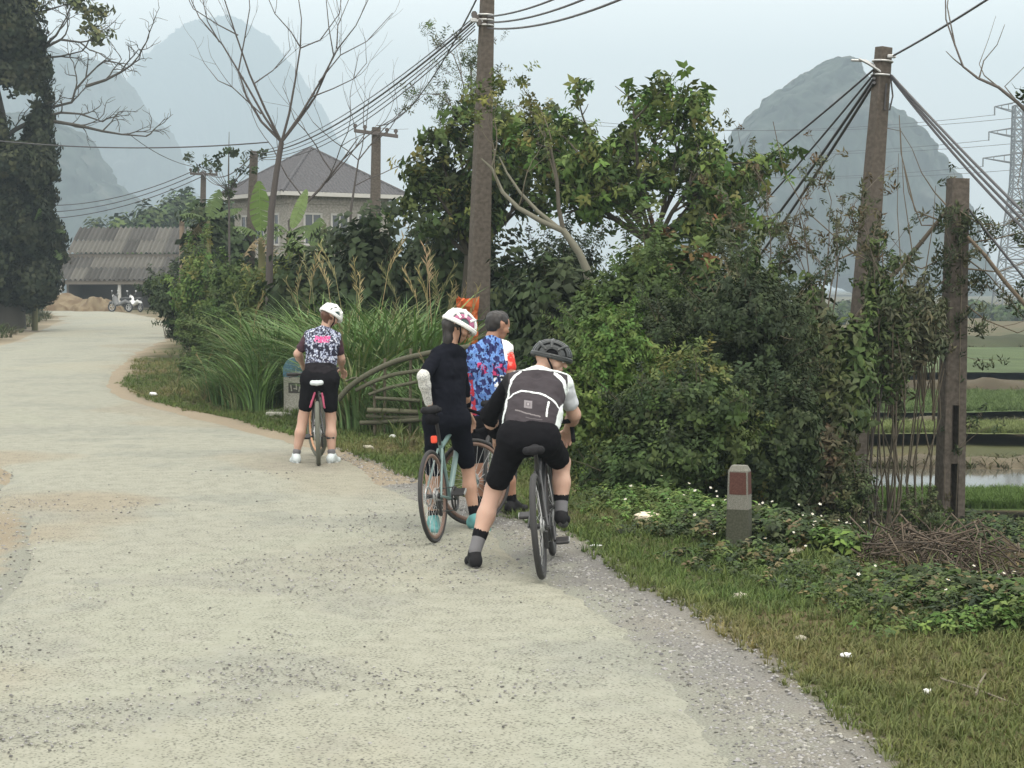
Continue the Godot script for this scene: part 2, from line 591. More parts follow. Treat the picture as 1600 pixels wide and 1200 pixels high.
# a bush: stems from the base into several lobes, sprigs spread through the lobes with gaps between
func shrub(called: String, label: String, base: Vector3, w: float, h: float, n: int, spr: String, size: float, pal: Array, group := "", lobes := 9, low := 0.0, deep := 0.8) -> Node3D:
	var t := thing(called, label, "shrub", base, group)
	var st := MB.new()
	var tf := []
	var cols := []
	var lob := []
	for k in lobes:
		var a := rv(0, TAU)
		var rr := sqrt(rng.randf()) * w * 0.36
		var y := lerpf(0.18 + low, 0.86, (k + 0.5) / lobes) * h
		var taper := 1.0 - 0.45 * maxf(0.0, y / h - 0.5)
		lob.append([base + Vector3(cos(a) * rr * taper, y, sin(a) * rr * deep * taper), rv(0.16, 0.26) * w, rv(0.14, 0.22) * h])
	for L in lob:
		var c: Vector3 = L[0]
		var b0 := base + Vector3(rv(-0.12, 0.12) * w, -0.05, rv(-0.08, 0.08) * w)
		st.tube([b0, b0.lerp(c, 0.35) + rand_dir() * (0.07 * w + 0.05 * h), b0.lerp(c, 0.7) + rand_dir() * (0.06 * w + 0.04 * h), c], [0.007 + 0.004 * h, 0.011, 0.008, 0.005], 4, Color(0.09, 0.075, 0.055))
		for q in 3:
			var e: Vector3 = c + rand_dir() * Vector3(L[1], L[2], L[1])
			st.tube([b0.lerp(c, 0.7), c.lerp(e, 0.5) + rand_dir() * 0.04 * w, e], [0.010, 0.007, 0.003], 3, Color(0.10, 0.085, 0.06))
	var per := n / lobes
	for L in lob:
		var c: Vector3 = L[0]
		var spot := leaf_col(pal)
		for k in per:
			var d := rand_dir()
			var r := pow(rng.randf(), 0.45) * 1.12
			var p: Vector3 = c + d * Vector3(L[1], L[2], L[1]) * r
			if nz2.get_noise_3d(p.x * 5.0, p.y * 5.0, p.z * 5.0) < -0.16 or p.y < base.y + 0.02:
				continue
			var dir := (d * 0.9 + Vector3.UP * 0.35 + rand_dir() * 0.7).normalized()
			var s := size * rv(0.7, 1.35)
			tf.append(Transform3D(aim(dir, s), p - dir * s * 0.4))
			cols.append(leaf_col(pal).lerp(spot, 0.4))
	for k in int(n * 0.03):         # shoots that stick out of the outline
		var L: Array = lob[rng.randi() % lob.size()]
		var d := (rand_dir() + Vector3.UP * 0.9).normalized()
		var p: Vector3 = L[0] + d * Vector3(L[1], L[2], L[1]) * 1.0
		var tip: Vector3 = p + (d + Vector3.UP * 0.4 + rand_dir() * 0.3).normalized() * rv(0.1, 0.28) * w
		st.tube([p, (p + tip) / 2 + rand_dir() * 0.02, tip], [0.006, 0.004, 0.002], 3, Color(0.10, 0.09, 0.06))
		for q in 3:
			tf.append(Transform3D(aim(d + rand_dir() * 0.6, size * 0.8), p.lerp(tip, 0.3 + 0.33 * q)))
			cols.append(leaf_col(pal))
	part(st, "stems", M.bark_v, t)
	multi("foliage", SPR[spr], M.leaf, tf, cols, t)
	return t

# a branching skeleton; tips are collected for leaves
func grow(mb: MB, p: Vector3, dir: Vector3, len: float, r: float, depth: int, tips: Array, o: Dictionary) -> void:
	var pts := [p]
	var rad := [r]
	var d := dir
	var q := p
	var seg: int = o.get("seg", 4)
	for k in seg:
		d = (d + rand_dir() * o.get("wob", 0.18) + Vector3.UP * o.get("up", 0.05)).normalized()
		q += d * len / seg
		pts.append(q)
		rad.append(lerpf(r, r * o.get("taper", 0.6), (k + 1.0) / seg))
		if depth <= o.get("leafy", 1): tips.append([q, d])
	mb.tube(pts, rad, 6 if r > 0.03 else (4 if r > 0.008 else 3), o.get("col", Color(0.11, 0.095, 0.075)), false)
	if depth <= 0:
		return
	var n: int = o.get("kids", 3)
	for k in n:
		var at: Vector3 = pts[clampi(int(lerpf(1.6, seg + 0.49, (k + 1.0) / n)), 1, seg)]
		var ax := d.cross(rand_dir()).normalized()
		var nd := d.rotated(ax, o.get("fork", 0.6) * rv(0.5, 1.3))
		grow(mb, at, nd, len * o.get("shrink", 0.68) * rv(0.75, 1.2), r * o.get("thin", 0.55), depth - 1, tips, o)

func leaf_out(t: Node3D, tips: Array, spr: String, size: float, each: int, pal: Array, spread: float, up := 0.3, keep := 1.0) -> void:
	var tf := []
	var cols := []
	for k in tips:
		if rng.randf() > keep: continue
		for q in each:
			var dir: Vector3 = (Vector3(k[1]) * 0.6 + rand_dir() + Vector3.UP * up).normalized()
			var s := size * rv(0.7, 1.3)
			tf.append(Transform3D(aim(dir, s), Vector3(k[0]) + rand_dir() * spread))
			cols.append(leaf_col(pal))
	multi("crown", SPR[spr], M.leaf, tf, cols, t)

func tuft(n: int, h: float, w: float, lean: float, seg := 2) -> ArrayMesh:
	var mb := MB.new()
	for k in n:
		var a := rv(0, TAU)
		var o := Vector3(cos(a), 0, sin(a))
		var root := o * rv(0, 0.35) * h * 0.5
		var side := Vector3(-sin(a), 0, cos(a)).rotated(Vector3.UP, rv(-0.8, 0.8)) * w * rv(0.6, 1.2)
		var hh := h * rv(0.55, 1.15)
		var ln := lean * rv(0.3, 1.3)
		var prev := root
		var pw := 1.0
		var base := mb.v.size()
		for s in seg + 1:
			var f := float(s) / seg
			var p := root + Vector3.UP * hh * (f - 0.42 * ln * f * f * f) + o * hh * ln * f * f
			var ww := (1.0 - f * f) * 0.5
			var nn := (o * -0.2 + Vector3.UP).normalized()
			mb.v.append_array([p - side * ww, p + side * ww]); mb.n.append_array([nn, nn])
			var c := Color.WHITE
			mb.c.append_array([c, c]); mb.t.append_array([Vector2.ZERO, Vector2.ZERO])
			if s > 0:
				var q := base + (s - 1) * 2
				mb.i.append_array([q, q + 1, q + 2, q + 1, q + 3, q + 2])
	smooth_normals(mb)
	return mb.mesh()

func build_grass() -> void:
	# short roadside turf
	var variants := [tuft(9, 0.075, 0.007, 0.9), tuft(7, 0.11, 0.008, 0.8), tuft(8, 0.05, 0.009, 1.2)]
	var tfs := [[], [], []]
	var cs := [[], [], []]
	var weeds := []
	var wc := []
	var flw := []
	var fc := []
	var leafweed := sprig(9, 0.8, 0.42, 1.2, 0.25, false)
	for k in 230000:
		var d := 6.2 + pow(rng.randf(), 1.25) * 42.0
		var x := lerpf(-0.36, 0.36, rng.randf()) * d * 0.93
		if d > 24 and rng.randf() < 0.3: continue
		var z := -d
		var e := edge_side(x, z, R_EDGE)
		var l := edge_side(x, z, L_EDGE)
		var raw := e
		e += 0.28 * nz.get_noise_2d(x * 3.0, z * 3.0) + 0.12 * nz2.get_noise_2d(x * 14.0, z * 14.0)
		var right := e > 0.03 and e < 7.0
		if raw < 0.0 and not (e > 0.1 and raw > -0.2): right = false
		var left := l < -0.6 and d > 30.0
		if not (right or left): continue
		var dens := smoothstep(0.0, 0.3, e) if right else 0.7
		if right and x > 1.3 and d < 10.5: dens *= 1.0 - 0.5 * smoothstep(-0.1, 0.35, nz.get_noise_2d(x * 3.0 + 70.0, z * 3.0))
		if rng.randf() > dens * (0.85 + 0.9 * absf(nz.get_noise_2d(x * 4.0, z * 4.0 + 50.0))) + 0.12: continue
		var y := ground_y(x, z)
		var v := rng.randi() % 3
		var s := rv(0.42, 0.95) * (1.0 + 0.5 * smoothstep(0.8, 2.4, e)) * (1.0 + d * 0.012)
		tfs[v].append(Transform3D(Basis(Vector3.UP, rv(0, TAU)).scaled(Vector3(s, s * rv(0.7, 1.1), s)), Vector3(x, y - 0.008, z)))
		var dry := clampf(0.28 + 1.3 * nz.get_noise_2d(x * 2.0, z * 2.0) - 0.25 * smoothstep(0.8, 2.2, e), 0, 1)
		cs[v].append(leaf_col([Color(0.090, 0.135, 0.042), Color(0.105, 0.145, 0.05), Color(0.078, 0.115, 0.042)]).lerp(leaf_col([Color(0.17, 0.155, 0.075), Color(0.20, 0.17, 0.09)]), dry * 0.75))
	for k in 3:
		tag(multi("verge_grass", variants[k], M.grass, tfs[k], cs[k]), ["short green turf on the verge beside the road", "taller grass blades scattered through the roadside verge", "low matted grass along the gravel edge of the road"][k], "grass", "", "stuff")
	# leafy ground cover and small white flowers lower on the slope
	for k in 110000:
		var d := 7.5 + rng.randf() * 22.0
		var x := lerpf(-0.05, 0.42, rng.randf()) * d
		var z := -d
		var e := edge_side(x, z, R_EDGE) + 0.8 * nz.get_noise_2d(x * 1.4, z * 1.4)
		if e < 0.9 or e > 9.0: continue
		if Vector2(x - 3.24, d - 12.6).length() < 0.75: continue
		if nz.get_noise_2d(x * 2.6 + 20, z * 2.6) < -0.05 or rng.randf() > 0.15 + smoothstep(1.0, 2.6, e): continue
		var y := ground_y(x, z)
		var s := rv(0.035, 0.085) * (0.8 + 0.8 * smoothstep(1.2, 3.0, e))
		var top := y + rv(0.02, 0.16) * smoothstep(1.0, 2.2, e) + s * 0.2
		weeds.append(Transform3D(aim(Vector3.UP + rand_dir() * 0.5, s), Vector3(x, top, z)))
		wc.append(leaf_col((BRIGHT + MID) if nz.get_noise_2d(x * 2.0, z * 2.0) > 0.0 else (MID + DARK + [Color(0.13, 0.11, 0.06)])))
		if rng.randf() < 0.014 and e > 1.2 and d < 21 and x > 0.8:
			flw.append(Transform3D(aim(Vector3.UP + Vector3.BACK * 0.5 + rand_dir() * 0.5, rv(0.010, 0.017)), Vector3(x, top + s + rv(0.05, 0.16), z)))
			fc.append(Color(0.58, 0.58, 0.54))
	tag(multi("ground_cover", leafweed, M.leaf, weeds, wc), "bright leafy ground cover on the slope below the verge", "ground cover", "", "stuff")
	var fl := MB.new()
	for k in 5:
		var a := TAU * k / 5
		leaf(fl, Vector3(0, 0, 0), Vector3(cos(a), 0.25, sin(a)).normalized(), Vector3.UP, 1.0, 0.75, 0.1)
	fl.ellipsoid(Vector3(0, 0.12, 0), Vector3(0.28, 0.2, 0.28), Basis.IDENTITY, 6, 4, Color(0.8, 0.6, 0.15))
	tag(multi("wildflowers", fl.mesh(), M.petal, flw, fc), "scattered small white wildflowers among the leafy ground cover", "flowers", "", "stuff")

func build_tall_grass() -> void:
	# tall cane grass between the road bend and the hedge, with arching blades and seed plumes
	var vs := [tuft(18, 1.75, 0.05, 0.7, 7), tuft(16, 1.45, 0.045, 1.0, 7)]
	var tfs := [[], []]
	var cs := [[], []]
	var pl := []
	var pc := []
	for k in 1500:
		var u := rv(270, 720)
		var d := rv(23.0, 31.0)
		var p := px(u, 500, d)
		var e := edge_side(p.x, p.z, R_EDGE)
		if e < 1.1 or e > 7.5: continue
		p.y = ground_y(p.x, p.z)
		if u < 520 and u > 408 and d < 28.8: continue          # kept short round the milestone
		var hgt := rv(0.75, 1.25) * lerpf(0.55, 1.05, smoothstep(290, 430, u)) * lerpf(0.6, 1.0, smoothstep(1.0, 2.2, e))
		if u > 560 and d < 25.5: hgt *= 0.55
		var v := k % 2
		tfs[v].append(Transform3D(Basis(Vector3.UP, rv(0, TAU)).scaled(Vector3(hgt, hgt, hgt)), p))
		cs[v].append(leaf_col([Color(0.11, 0.185, 0.072), Color(0.135, 0.21, 0.088), Color(0.092, 0.155, 0.058), Color(0.17, 0.195, 0.10)]))
		if rng.randf() < 0.022 and u > 330:
			for q in 2:
				pl.append(Transform3D(Basis(Vector3.UP, rv(0, TAU)).rotated(Vector3(rv(-1, 1), 0, rv(-1, 1)).normalized(), rv(0, 0.25)).scaled(Vector3.ONE * hgt * rv(1.0, 1.3)), p + Vector3(rv(-0.3, 0.3), 0, rv(-0.3, 0.3))))
				pc.append(leaf_col([Color(0.26, 0.22, 0.12), Color(0.20, 0.19, 0.10), Color(0.30, 0.24, 0.15)]))
	for k in 2:
		tag(multi("cane_grass", vs[k], M.grass, tfs[k], cs[k]), ["tall arching cane grass behind the painted milestone", "drooping cane grass blades mixed through the tall roadside grass"][k], "tall grass", "", "stuff")
	var mb := MB.new()
	mb.tube([Vector3.ZERO, Vector3(0.02, 0.9, 0), Vector3(0.08, 1.5, 0), Vector3(0.2, 1.78, 0)], [0.006, 0.005, 0.004, 0.002], 3)
	for k in 26:
		var f := k / 26.0
		var p := Vector3(0.08, 1.42, 0).lerp(Vector3(0.22, 1.8, 0), f)
		var d := (Vector3(0.3, 1, 0) + rand_dir() * 0.7).normalized()
		leaf(mb, p, d, rand_dir(), 0.11, 0.012, 0.1)
	tag(multi("seed_plumes", mb.mesh(), M.grass, pl, pc), "straw coloured seed plumes above the tall cane grass", "tall grass", "", "stuff")
	# weedy bank on the inside of the bend
	var wv := tuft(12, 0.5, 0.022, 0.9, 4)
	var tf := []
	var c2 := []
	for k in 5200:
		var d := 20.0 + rng.randf() * 75.0
		var x := lerpf(-0.34, 0.02, rng.randf()) * d
		var z := -d
		var e := edge_side(x, z, R_EDGE) + 0.4 * nz.get_noise_2d(x * 2.0, z * 2.0)
		if e < 0.45 or e > 5.0: continue
		var mu := 800.0 + F * x / d
		if mu > 405 and mu < 520 and d > 22.0 and d < 27.5: continue
		var s := lerpf(0.35, 1.2, smoothstep(0.4, 2.4, e)) * rv(0.6, 1.2)
		tf.append(Transform3D(Basis(Vector3.UP, rv(0, TAU)).scaled(Vector3(s, s, s)), Vector3(x, ground_y(x, z), z)))
		c2.append(leaf_col([Color(0.082, 0.112, 0.042), Color(0.105, 0.13, 0.052), Color(0.068, 0.092, 0.036), Color(0.14, 0.13, 0.07)]))
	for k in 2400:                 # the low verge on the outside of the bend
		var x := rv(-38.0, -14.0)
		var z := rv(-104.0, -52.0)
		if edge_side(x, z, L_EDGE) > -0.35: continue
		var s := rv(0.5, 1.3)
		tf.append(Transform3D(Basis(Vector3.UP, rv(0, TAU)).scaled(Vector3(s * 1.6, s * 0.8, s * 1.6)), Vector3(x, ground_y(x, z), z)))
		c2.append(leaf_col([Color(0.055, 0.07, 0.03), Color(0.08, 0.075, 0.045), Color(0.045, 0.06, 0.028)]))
	for k in 2600:
		var d := rv(9.0, 24.0)
		var x := rv(0.16, 0.36) * d
		var e := edge_side(x, -d, R_EDGE)
		if e < 2.2 + 0.8 * nz.get_noise_2d(x * 2.0, d * 2.0): continue
		var s := rv(0.3, 0.85)
		tf.append(Transform3D(Basis(Vector3.UP, rv(0, TAU)).scaled(Vector3(s, s, s)), Vector3(x, ground_y(x, -d), -d)))
		c2.append(leaf_col([Color(0.082, 0.112, 0.042), Color(0.12, 0.115, 0.06), Color(0.16, 0.13, 0.08), Color(0.07, 0.09, 0.04)]))
	tag(multi("bank_grass", wv, M.grass, tf, c2), "rough weedy grass on the banks beside the road", "grass", "", "stuff")

func on_ground(u: float, d: float) -> Vector3:
	var p := px(u, 500, d)
	p.y = ground_y(p.x, p.z)
	return p

func bush(label: String, u: float, d: float, wpx: float, top: float, n: int, spr: String, size: float, pal: Array, low := 0.0, deep := 0.8, called := "roadside_shrub", group := "") -> Node3D:
	var b := on_ground(u, d)
	return shrub(called, label, b, wpx * d / F, px(u, top, d).y - b.y, n, spr, size, pal, group, clampi(int(n / 220.0), 7, 16), low, deep)

func build_shrubs() -> void:
	# the hedge right of the cyclists
	bush("bright green small-leaved shrub right behind the rider in the black helmet", 935, 18.6, 190, 505, 2600, "small", 0.15, BRIGHT)
	bush("tall mid-green shrub at the left end of the hedge, under the leaning pale trunk", 985, 21.5, 270, 405, 3600, "small", 0.19, MID)
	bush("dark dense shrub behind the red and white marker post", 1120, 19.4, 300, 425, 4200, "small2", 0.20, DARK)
	bush("low dark shrub on the slope between the rider and the marker post", 1045, 16.9, 250, 600, 2400, "small", 0.15, DARK + MID, 0.0, 0.5)
	bush("yellow-green broad-leaved shrub in the front of the hedge above the marker post", 1115, 18.0, 190, 560, 700, "small", 0.17, YELLOW, 0.3, 0.5)
	bush("small yellow-green shrub at the hedge front near the rider's right elbow", 1005, 17.3, 70, 600, 230, "small", 0.14, YELLOW + MID, 0.3, 0.6)
	bush("small yellow-green shrub at the hedge front just beyond the marker post", 1188, 17.6, 56, 640, 150, "small", 0.13, YELLOW + MID, 0.3, 0.6)
	bush("grey-green shrub with drooping leaves in the middle of the hedge", 1195, 20.2, 220, 405, 2300, "droop", 0.22, GREYISH + MID)
	bush("dusty green shrub standing in front of the leaning pole's foot", 1270, 20.8, 170, 415, 1200, "big", 0.18, GREYISH + MID, 0.0)
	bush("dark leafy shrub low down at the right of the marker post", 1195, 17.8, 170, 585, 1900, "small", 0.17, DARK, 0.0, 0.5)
	bush("brownish thin shrub with bare stems at the right end of the hedge", 1285, 18.6, 80, 660, 260, "droop", 0.18, [Color(0.075, 0.075, 0.05), Color(0.10, 0.08, 0.055), Color(0.06, 0.075, 0.04)])
	bush("sparse shrub with hanging leaves between the leaning pole and the stub post", 1395, 22.5, 80, 440, 240, "droop", 0.18, GREYISH, 0.45)
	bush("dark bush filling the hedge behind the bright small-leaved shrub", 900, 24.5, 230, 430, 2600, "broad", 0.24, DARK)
	bush("bushy green shrub with reddish leaves at the top of the hedge", 1090, 23.0, 230, 385, 2200, "broad", 0.22, MID + [Color(0.14, 0.07, 0.04)])
	bush("trailing leafy sprays hanging in the gap right of the leaning pole", 1385, 21.0, 110, 400, 300, "droop", 0.17, GREYISH + MID, 0.5)
	bush("trailing leafy sprays beside the top of the broken post", 1450, 21.6, 90, 425, 200, "droop", 0.17, GREYISH, 0.5)
	bush("low straggly weed clump at the hedge's right end before the fields", 1350, 18.2, 110, 725, 380, "small2", 0.14, MID + GREYISH)
	bush("low straggly weed clump at the foot of the broken post", 1440, 19.5, 100, 765, 300, "small2", 0.14, MID + GREYISH)
	# behind the people
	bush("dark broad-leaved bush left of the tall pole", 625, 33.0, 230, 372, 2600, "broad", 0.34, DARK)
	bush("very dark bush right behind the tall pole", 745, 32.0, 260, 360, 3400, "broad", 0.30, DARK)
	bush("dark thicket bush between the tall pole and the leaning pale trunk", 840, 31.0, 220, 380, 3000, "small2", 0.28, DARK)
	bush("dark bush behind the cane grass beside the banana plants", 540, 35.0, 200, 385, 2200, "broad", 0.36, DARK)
	# inside of the bend
	bush("round yellow-green shrub on the bend, standing above the others", 312, 47.0, 110, 386, 1500, "small", 0.30, YELLOW + BRIGHT, 0.1)
	bush("dark green bush at the road bend below the round yellow-green shrub", 290, 50.0, 120, 440, 1500, "small", 0.32, DARK)
	bush("leafy mid-green bush on the bend between the cane grass and the round shrub", 365, 41.0, 130, 415, 1800, "small", 0.27, MID)
	bush("yellowish bush beside the bare forked tree's foot", 420, 37.0, 130, 415, 1500, "lance", 0.26, YELLOW + MID)
	bush("low weedy bush at the edge of the road bend", 330, 38.0, 130, 500, 1300, "small2", 0.22, MID)
	bush("dark shrub near the open shed at the far end of the bend", 262, 66.0, 70, 425, 900, "small", 0.36, DARK)
	bush("dark tall bush between the shed and the banana plants", 345, 58.0, 130, 345, 1800, "broad", 0.5, DARK)

func tree(called: String, label: String, base: Vector3, group := "") -> Node3D:
	return thing(called, label, "tree", base, group)

func build_trees() -> void:
	# big-leaved tree over the hedge: limbs fan out from a low fork
	var b := on_ground(1020, 27.5)
	var t := tree("broadleaf_tree", "broad-leaved tree with fanning limbs and a light green crown above the hedge", b)
	var mb := MB.new()
	var tips := []
	var fork := px(1022, 380, 27.5)
	mb.tube([b, b.lerp(fork, 0.6) + Vector3(0.05, 0, 0), fork], [0.15, 0.12, 0.10], 8, Color(0.085, 0.075, 0.06), false)
	for w in [[860, 215, 27], [905, 160, 28], [960, 150, 26.6], [1010, 165, 28.2], [1060, 165, 27], [1110, 180, 28], [1150, 225, 27.2], [1165, 280, 28.1], [1195, 250, 27.5], [1200, 300, 27], [880, 190, 27.6], [835, 200, 28], [820, 250, 27.4], [900, 260, 26.6], [960, 230, 28.4], [1090, 250, 26.4], [840, 280, 28], [1130, 330, 27]]:
		var e := px(w[0], w[1], w[2])
		var dir := (e - fork)
		grow(mb, fork + rand_dir() * 0.08, (dir.normalized() + Vector3.UP * 0.02).normalized(), dir.length() * 0.80, 0.042, 2, tips, {"seg": 5, "wob": 0.12, "up": -0.01, "kids": 4, "fork": 0.75, "shrink": 0.36, "thin": 0.5, "leafy": 1, "taper": 0.45, "col": Color(0.085, 0.075, 0.06)})
	part(mb, "trunk", M.bark_v, t)
	leaf_out(t, tips, "big", 0.165, 2, YELLOW + BRIGHT + MID + BRIGHT, 0.16, 0.25, 0.44)
	# second crown behind the tall pole
	b = on_ground(715, 30.5)
	t = tree("bushy_tree", "bushy olive-green tree with its crown behind the tall pole", b)
	mb = MB.new(); tips = []
	fork = px(735, 400, 30.5)
	mb.tube([b, fork], [0.13, 0.10], 7, Color(0.07, 0.06, 0.05), false)
	for w in [[655, 235, 30.5], [690, 205, 31], [735, 210, 30], [790, 225, 31], [830, 255, 30.2], [640, 290, 31], [680, 270, 29.8], [770, 270, 29.8], [840, 310, 31], [720, 300, 31.2], [800, 320, 30], [625, 330, 30.4], [850, 200, 31.2], [868, 240, 31]]:
		var e := px(w[0], w[1], w[2])
		var dir := e - fork
		grow(mb, fork, (dir.normalized() + Vector3.UP * 0.05).normalized(), dir.length() * 0.82, 0.045, 2, tips, {"seg": 5, "wob": 0.14, "up": 0.02, "kids": 3, "fork": 0.65, "shrink": 0.36, "thin": 0.5, "leafy": 1, "taper": 0.45, "col": Color(0.07, 0.06, 0.05)})
	part(mb, "trunk", M.bark_v, t)
	leaf_out(t, tips, "broad", 0.20, 2, MID + YELLOW + DARK, 0.18, 0.2, 0.6)
	# feathery tree above it
	b = on_ground(770, 34.0)
	t = tree("feathery_tree", "thin feathery tree with small sparse leaves rising behind the tall pole", b)
	mb = MB.new(); tips = []
	fork = px(755, 250, 34)
	mb.tube([b, b.lerp(fork, 0.5) + Vector3(0.1, 0, 0), fork], [0.10, 0.07, 0.04], 6, Color(0.09, 0.08, 0.07), false)
	for w in [[690, 60, 34], [720, 75, 34.4], [700, 115, 33.6], [735, 120, 34], [790, 120, 34.3], [725, 165, 33.6], [795, 180, 34], [680, 175, 34.3]]:
		var e := px(w[0], w[1], w[2])
		var dir := e - fork
		grow(mb, fork, (dir.normalized() + Vector3.UP * 0.15).normalized(), dir.length() * 0.85, 0.022, 2, tips, {"seg": 5, "wob": 0.15, "up": 0.0, "kids": 3, "fork": 0.8, "shrink": 0.34, "thin": 0.45, "leafy": 1, "taper": 0.35, "col": Color(0.10, 0.09, 0.075)})
	part(mb, "trunk", M.bark_v, t)
	leaf_out(t, tips, "fine", 0.26, 1, GREYISH + MID, 0.12, 0.1, 0.55)
	# pale leaning trunk with one long bare limb
	b = on_ground(945, 25.0)
	t = tree("leaning_tree", "pale leaning trunk with a long bare limb reaching towards the tall pole", b)
	mb = MB.new(); tips = []
	mb.tube(pxs([[940, 520], [916, 420], [905, 395], [880, 360], [845, 345], [810, 325], [785, 300], [768, 262], [752, 248]], 25.0), [0.065, 0.058, 0.052, 0.047, 0.038, 0.032, 0.026, 0.018, 0.01], 8, Color(0.17, 0.165, 0.13), true)
	mb.tube(pxs([[872, 356], [840, 330], [812, 300], [792, 270], [780, 245]], 25.0), [0.034, 0.027, 0.021, 0.015, 0.008], 7, Color(0.17, 0.165, 0.13), true)
	mb.tube(pxs([[880, 360], [873, 325], [870, 280], [862, 240], [850, 205]], 25.0), [0.04, 0.032, 0.028, 0.02, 0.01], 6, Color(0.09, 0.08, 0.065), true)
	for w in [[785, 300, -0.4], [810, 325, 0.3], [768, 262, 0.1], [862, 240, 0.2], [870, 290, -0.3]]:
		grow(mb, px(w[0], w[1], 25.0), Vector3(w[2], 1, rv(-0.4, 0.4)).normalized(), 0.7, 0.012, 2, tips, {"seg": 4, "wob": 0.25, "kids": 2, "leafy": 0, "col": Color(0.13, 0.12, 0.09)})
	part(mb, "trunk", M.bark_v, t)
	leaf_out(t, tips, "small", 0.16, 1, YELLOW, 0.05, 0.2, 0.6)
	# bare forked tree: straight stem, rods fanning up from one fork
	b = on_ground(420, 36.0)
	t = tree("bare_tree", "slim bare tree whose rods fan out in a wide V from one fork", b)
	mb = MB.new(); tips = []
	var bk := Color(0.075, 0.070, 0.064)
	mb.tube([b] + pxs([[421, 420], [424, 330], [432, 270], [440, 222]], 36.0), [0.085, 0.075, 0.068, 0.06, 0.055], 7, bk, false)
	for w in [[[440, 222], [412, 182], [375, 118], [343, 66], [305, 22], [280, -30]], [[440, 222], [416, 172], [393, 118], [372, 55], [352, -10], [345, -50]], [[440, 222], [452, 178], [462, 125], [470, 75], [472, 30], [462, -40]], [[440, 222], [470, 178], [505, 118], [526, 76], [555, 38], [582, -20]], [[440, 222], [468, 185], [492, 150], [520, 85], [512, 40], [505, -30]], [[440, 222], [408, 190], [384, 150], [371, 110], [380, 60], [388, 10], [384, -40]], [[498, 128], [530, 84], [570, 60], [610, 12]], [[486, 152], [520, 138], [552, 122], [572, 96]], [[408, 178], [360, 134], [335, 122], [318, 102]], [[343, 66], [325, 34], [318, 0]], [[372, 55], [340, 38], [300, 12], [284, -20]], [[470, 75], [500, 62], [530, 20], [534, -20]], [[470, 75], [455, 50], [430, 22], [412, -20]], [[526, 76], [528, 40], [545, 0]], [[398, 130], [425, 108], [450, 74]]]:
		var l := pxs(w, 36.0, 0.0)
		var dz := rv(-0.9, 0.9)
		var ra := []
		for k in l.size():
			l[k] = l[k] + Vector3(0, 0, dz * k / l.size())
			ra.append(lerpf(0.030 if w[0][1] == 222 else 0.015, 0.006, float(k) / (l.size() - 1)))
		mb.tube(l, ra, 5, bk, false)
		for q in 3:
			var k := 1 + rng.randi() % (l.size() - 1)
			grow(mb, l[k], ((l[k] - l[k - 1]).normalized() + Vector3(rv(-0.9, 0.9), 0.4, rv(-0.8, 0.8))).normalized(), rv(0.4, 0.9), 0.007, 1, tips, {"seg": 4, "wob": 0.14, "kids": 2, "leafy": -1, "up": 0.12, "taper": 0.5, "col": bk})
	part(mb, "trunk", M.bark_v, t)
	# bare sapling crossing the house roof
	b = on_ground(470, 44.0)
	t = tree("bare_sapling", "slanting bare sapling in front of the grey-roofed house", b)
	mb = MB.new(); tips = []
	mb.tube([b] + pxs([[452, 345], [500, 295], [535, 250], [560, 215]], 44.0), [0.06, 0.045, 0.035, 0.022, 0.01], 6, bk, false)
	for w in [[500, 295, 0.7], [520, 270, -0.5], [535, 250, 0.8], [480, 318, -0.8], [510, 285, 0.9]]:
		grow(mb, px(w[0], w[1], 44), Vector3(w[2], 0.8, rv(-0.3, 0.3)).normalized(), 1.6, 0.018, 2, tips, {"seg": 4, "wob": 0.2, "kids": 2, "leafy": -1, "col": bk})
	part(mb, "trunk", M.bark_v, t)
	b = on_ground(545, 46.0)
	t = tree("bare_sapling", "twiggy bare sapling beside the pole with a crossarm", b)
	mb = MB.new(); tips = []
	mb.tube([b] + pxs([[548, 330], [560, 250], [600, 200]], 46.0), [0.05, 0.035, 0.02, 0.01], 5, bk, false)
	for w in [[560, 250, -0.7], [575, 230, 0.8], [590, 212, 0.5], [555, 290, 0.9], [560, 250, 0.2]]:
		grow(mb, px(w[0], w[1], 46), Vector3(w[2], 0.6, rv(-0.3, 0.3)).normalized(), 1.5, 0.014, 2, tips, {"seg": 4, "wob": 0.2, "kids": 2, "leafy": -1, "col": bk})
	part(mb, "trunk", M.bark_v, t)
	# young papaya-like saplings before the far pole
	b = on_ground(358, 56.0)
	t = tree("leafy_sapling", "thin upright sapling with a few leaf tufts beside the far crossarm pole", b)
	mb = MB.new(); tips = []
	mb.tube([b] + pxs([[358, 330], [357, 270], [358, 206]], 56.0), [0.05, 0.035, 0.025, 0.008], 5, bk, false)
	for w in [[358, 238], [357, 300], [358, 285]]:
		for q in 6: tips.append([px(w[0] + rv(-6, 6), w[1] + rv(-3, 3), 56), rand_dir()])
	for w in [[325, 250], [337, 258], [326, 262], [341, 250], [298, 247], [307, 260], [380, 262], [388, 244], [372, 268], [414, 240], [400, 270]]:
		mb.tube(pxs([[358, 300], [(w[0] + 358) / 2.0, (w[1] + 305) / 2.0], [w[0], w[1]]], 56.0), [0.012, 0.009, 0.004], 3, bk, false)
		for q in 3: tips.append([px(w[0] + rv(-3, 3), w[1] + rv(-3, 3), 56), rand_dir()])
	part(mb, "trunk", M.bark_v, t)
	leaf_out(t, tips, "broad", 0.22, 1, DARK, 0.05, 0.0, 1.0)
	# creeper-covered tree on the left, with long bare limbs
	b = on_ground(18, 74.0)
	t = tree("creeper_clad_tree", "huge dark creeper-clad tree with bare zigzag limbs on the outside of the bend", b)
	mb = MB.new(); tips = []
	var dk := Color(0.06, 0.055, 0.05)
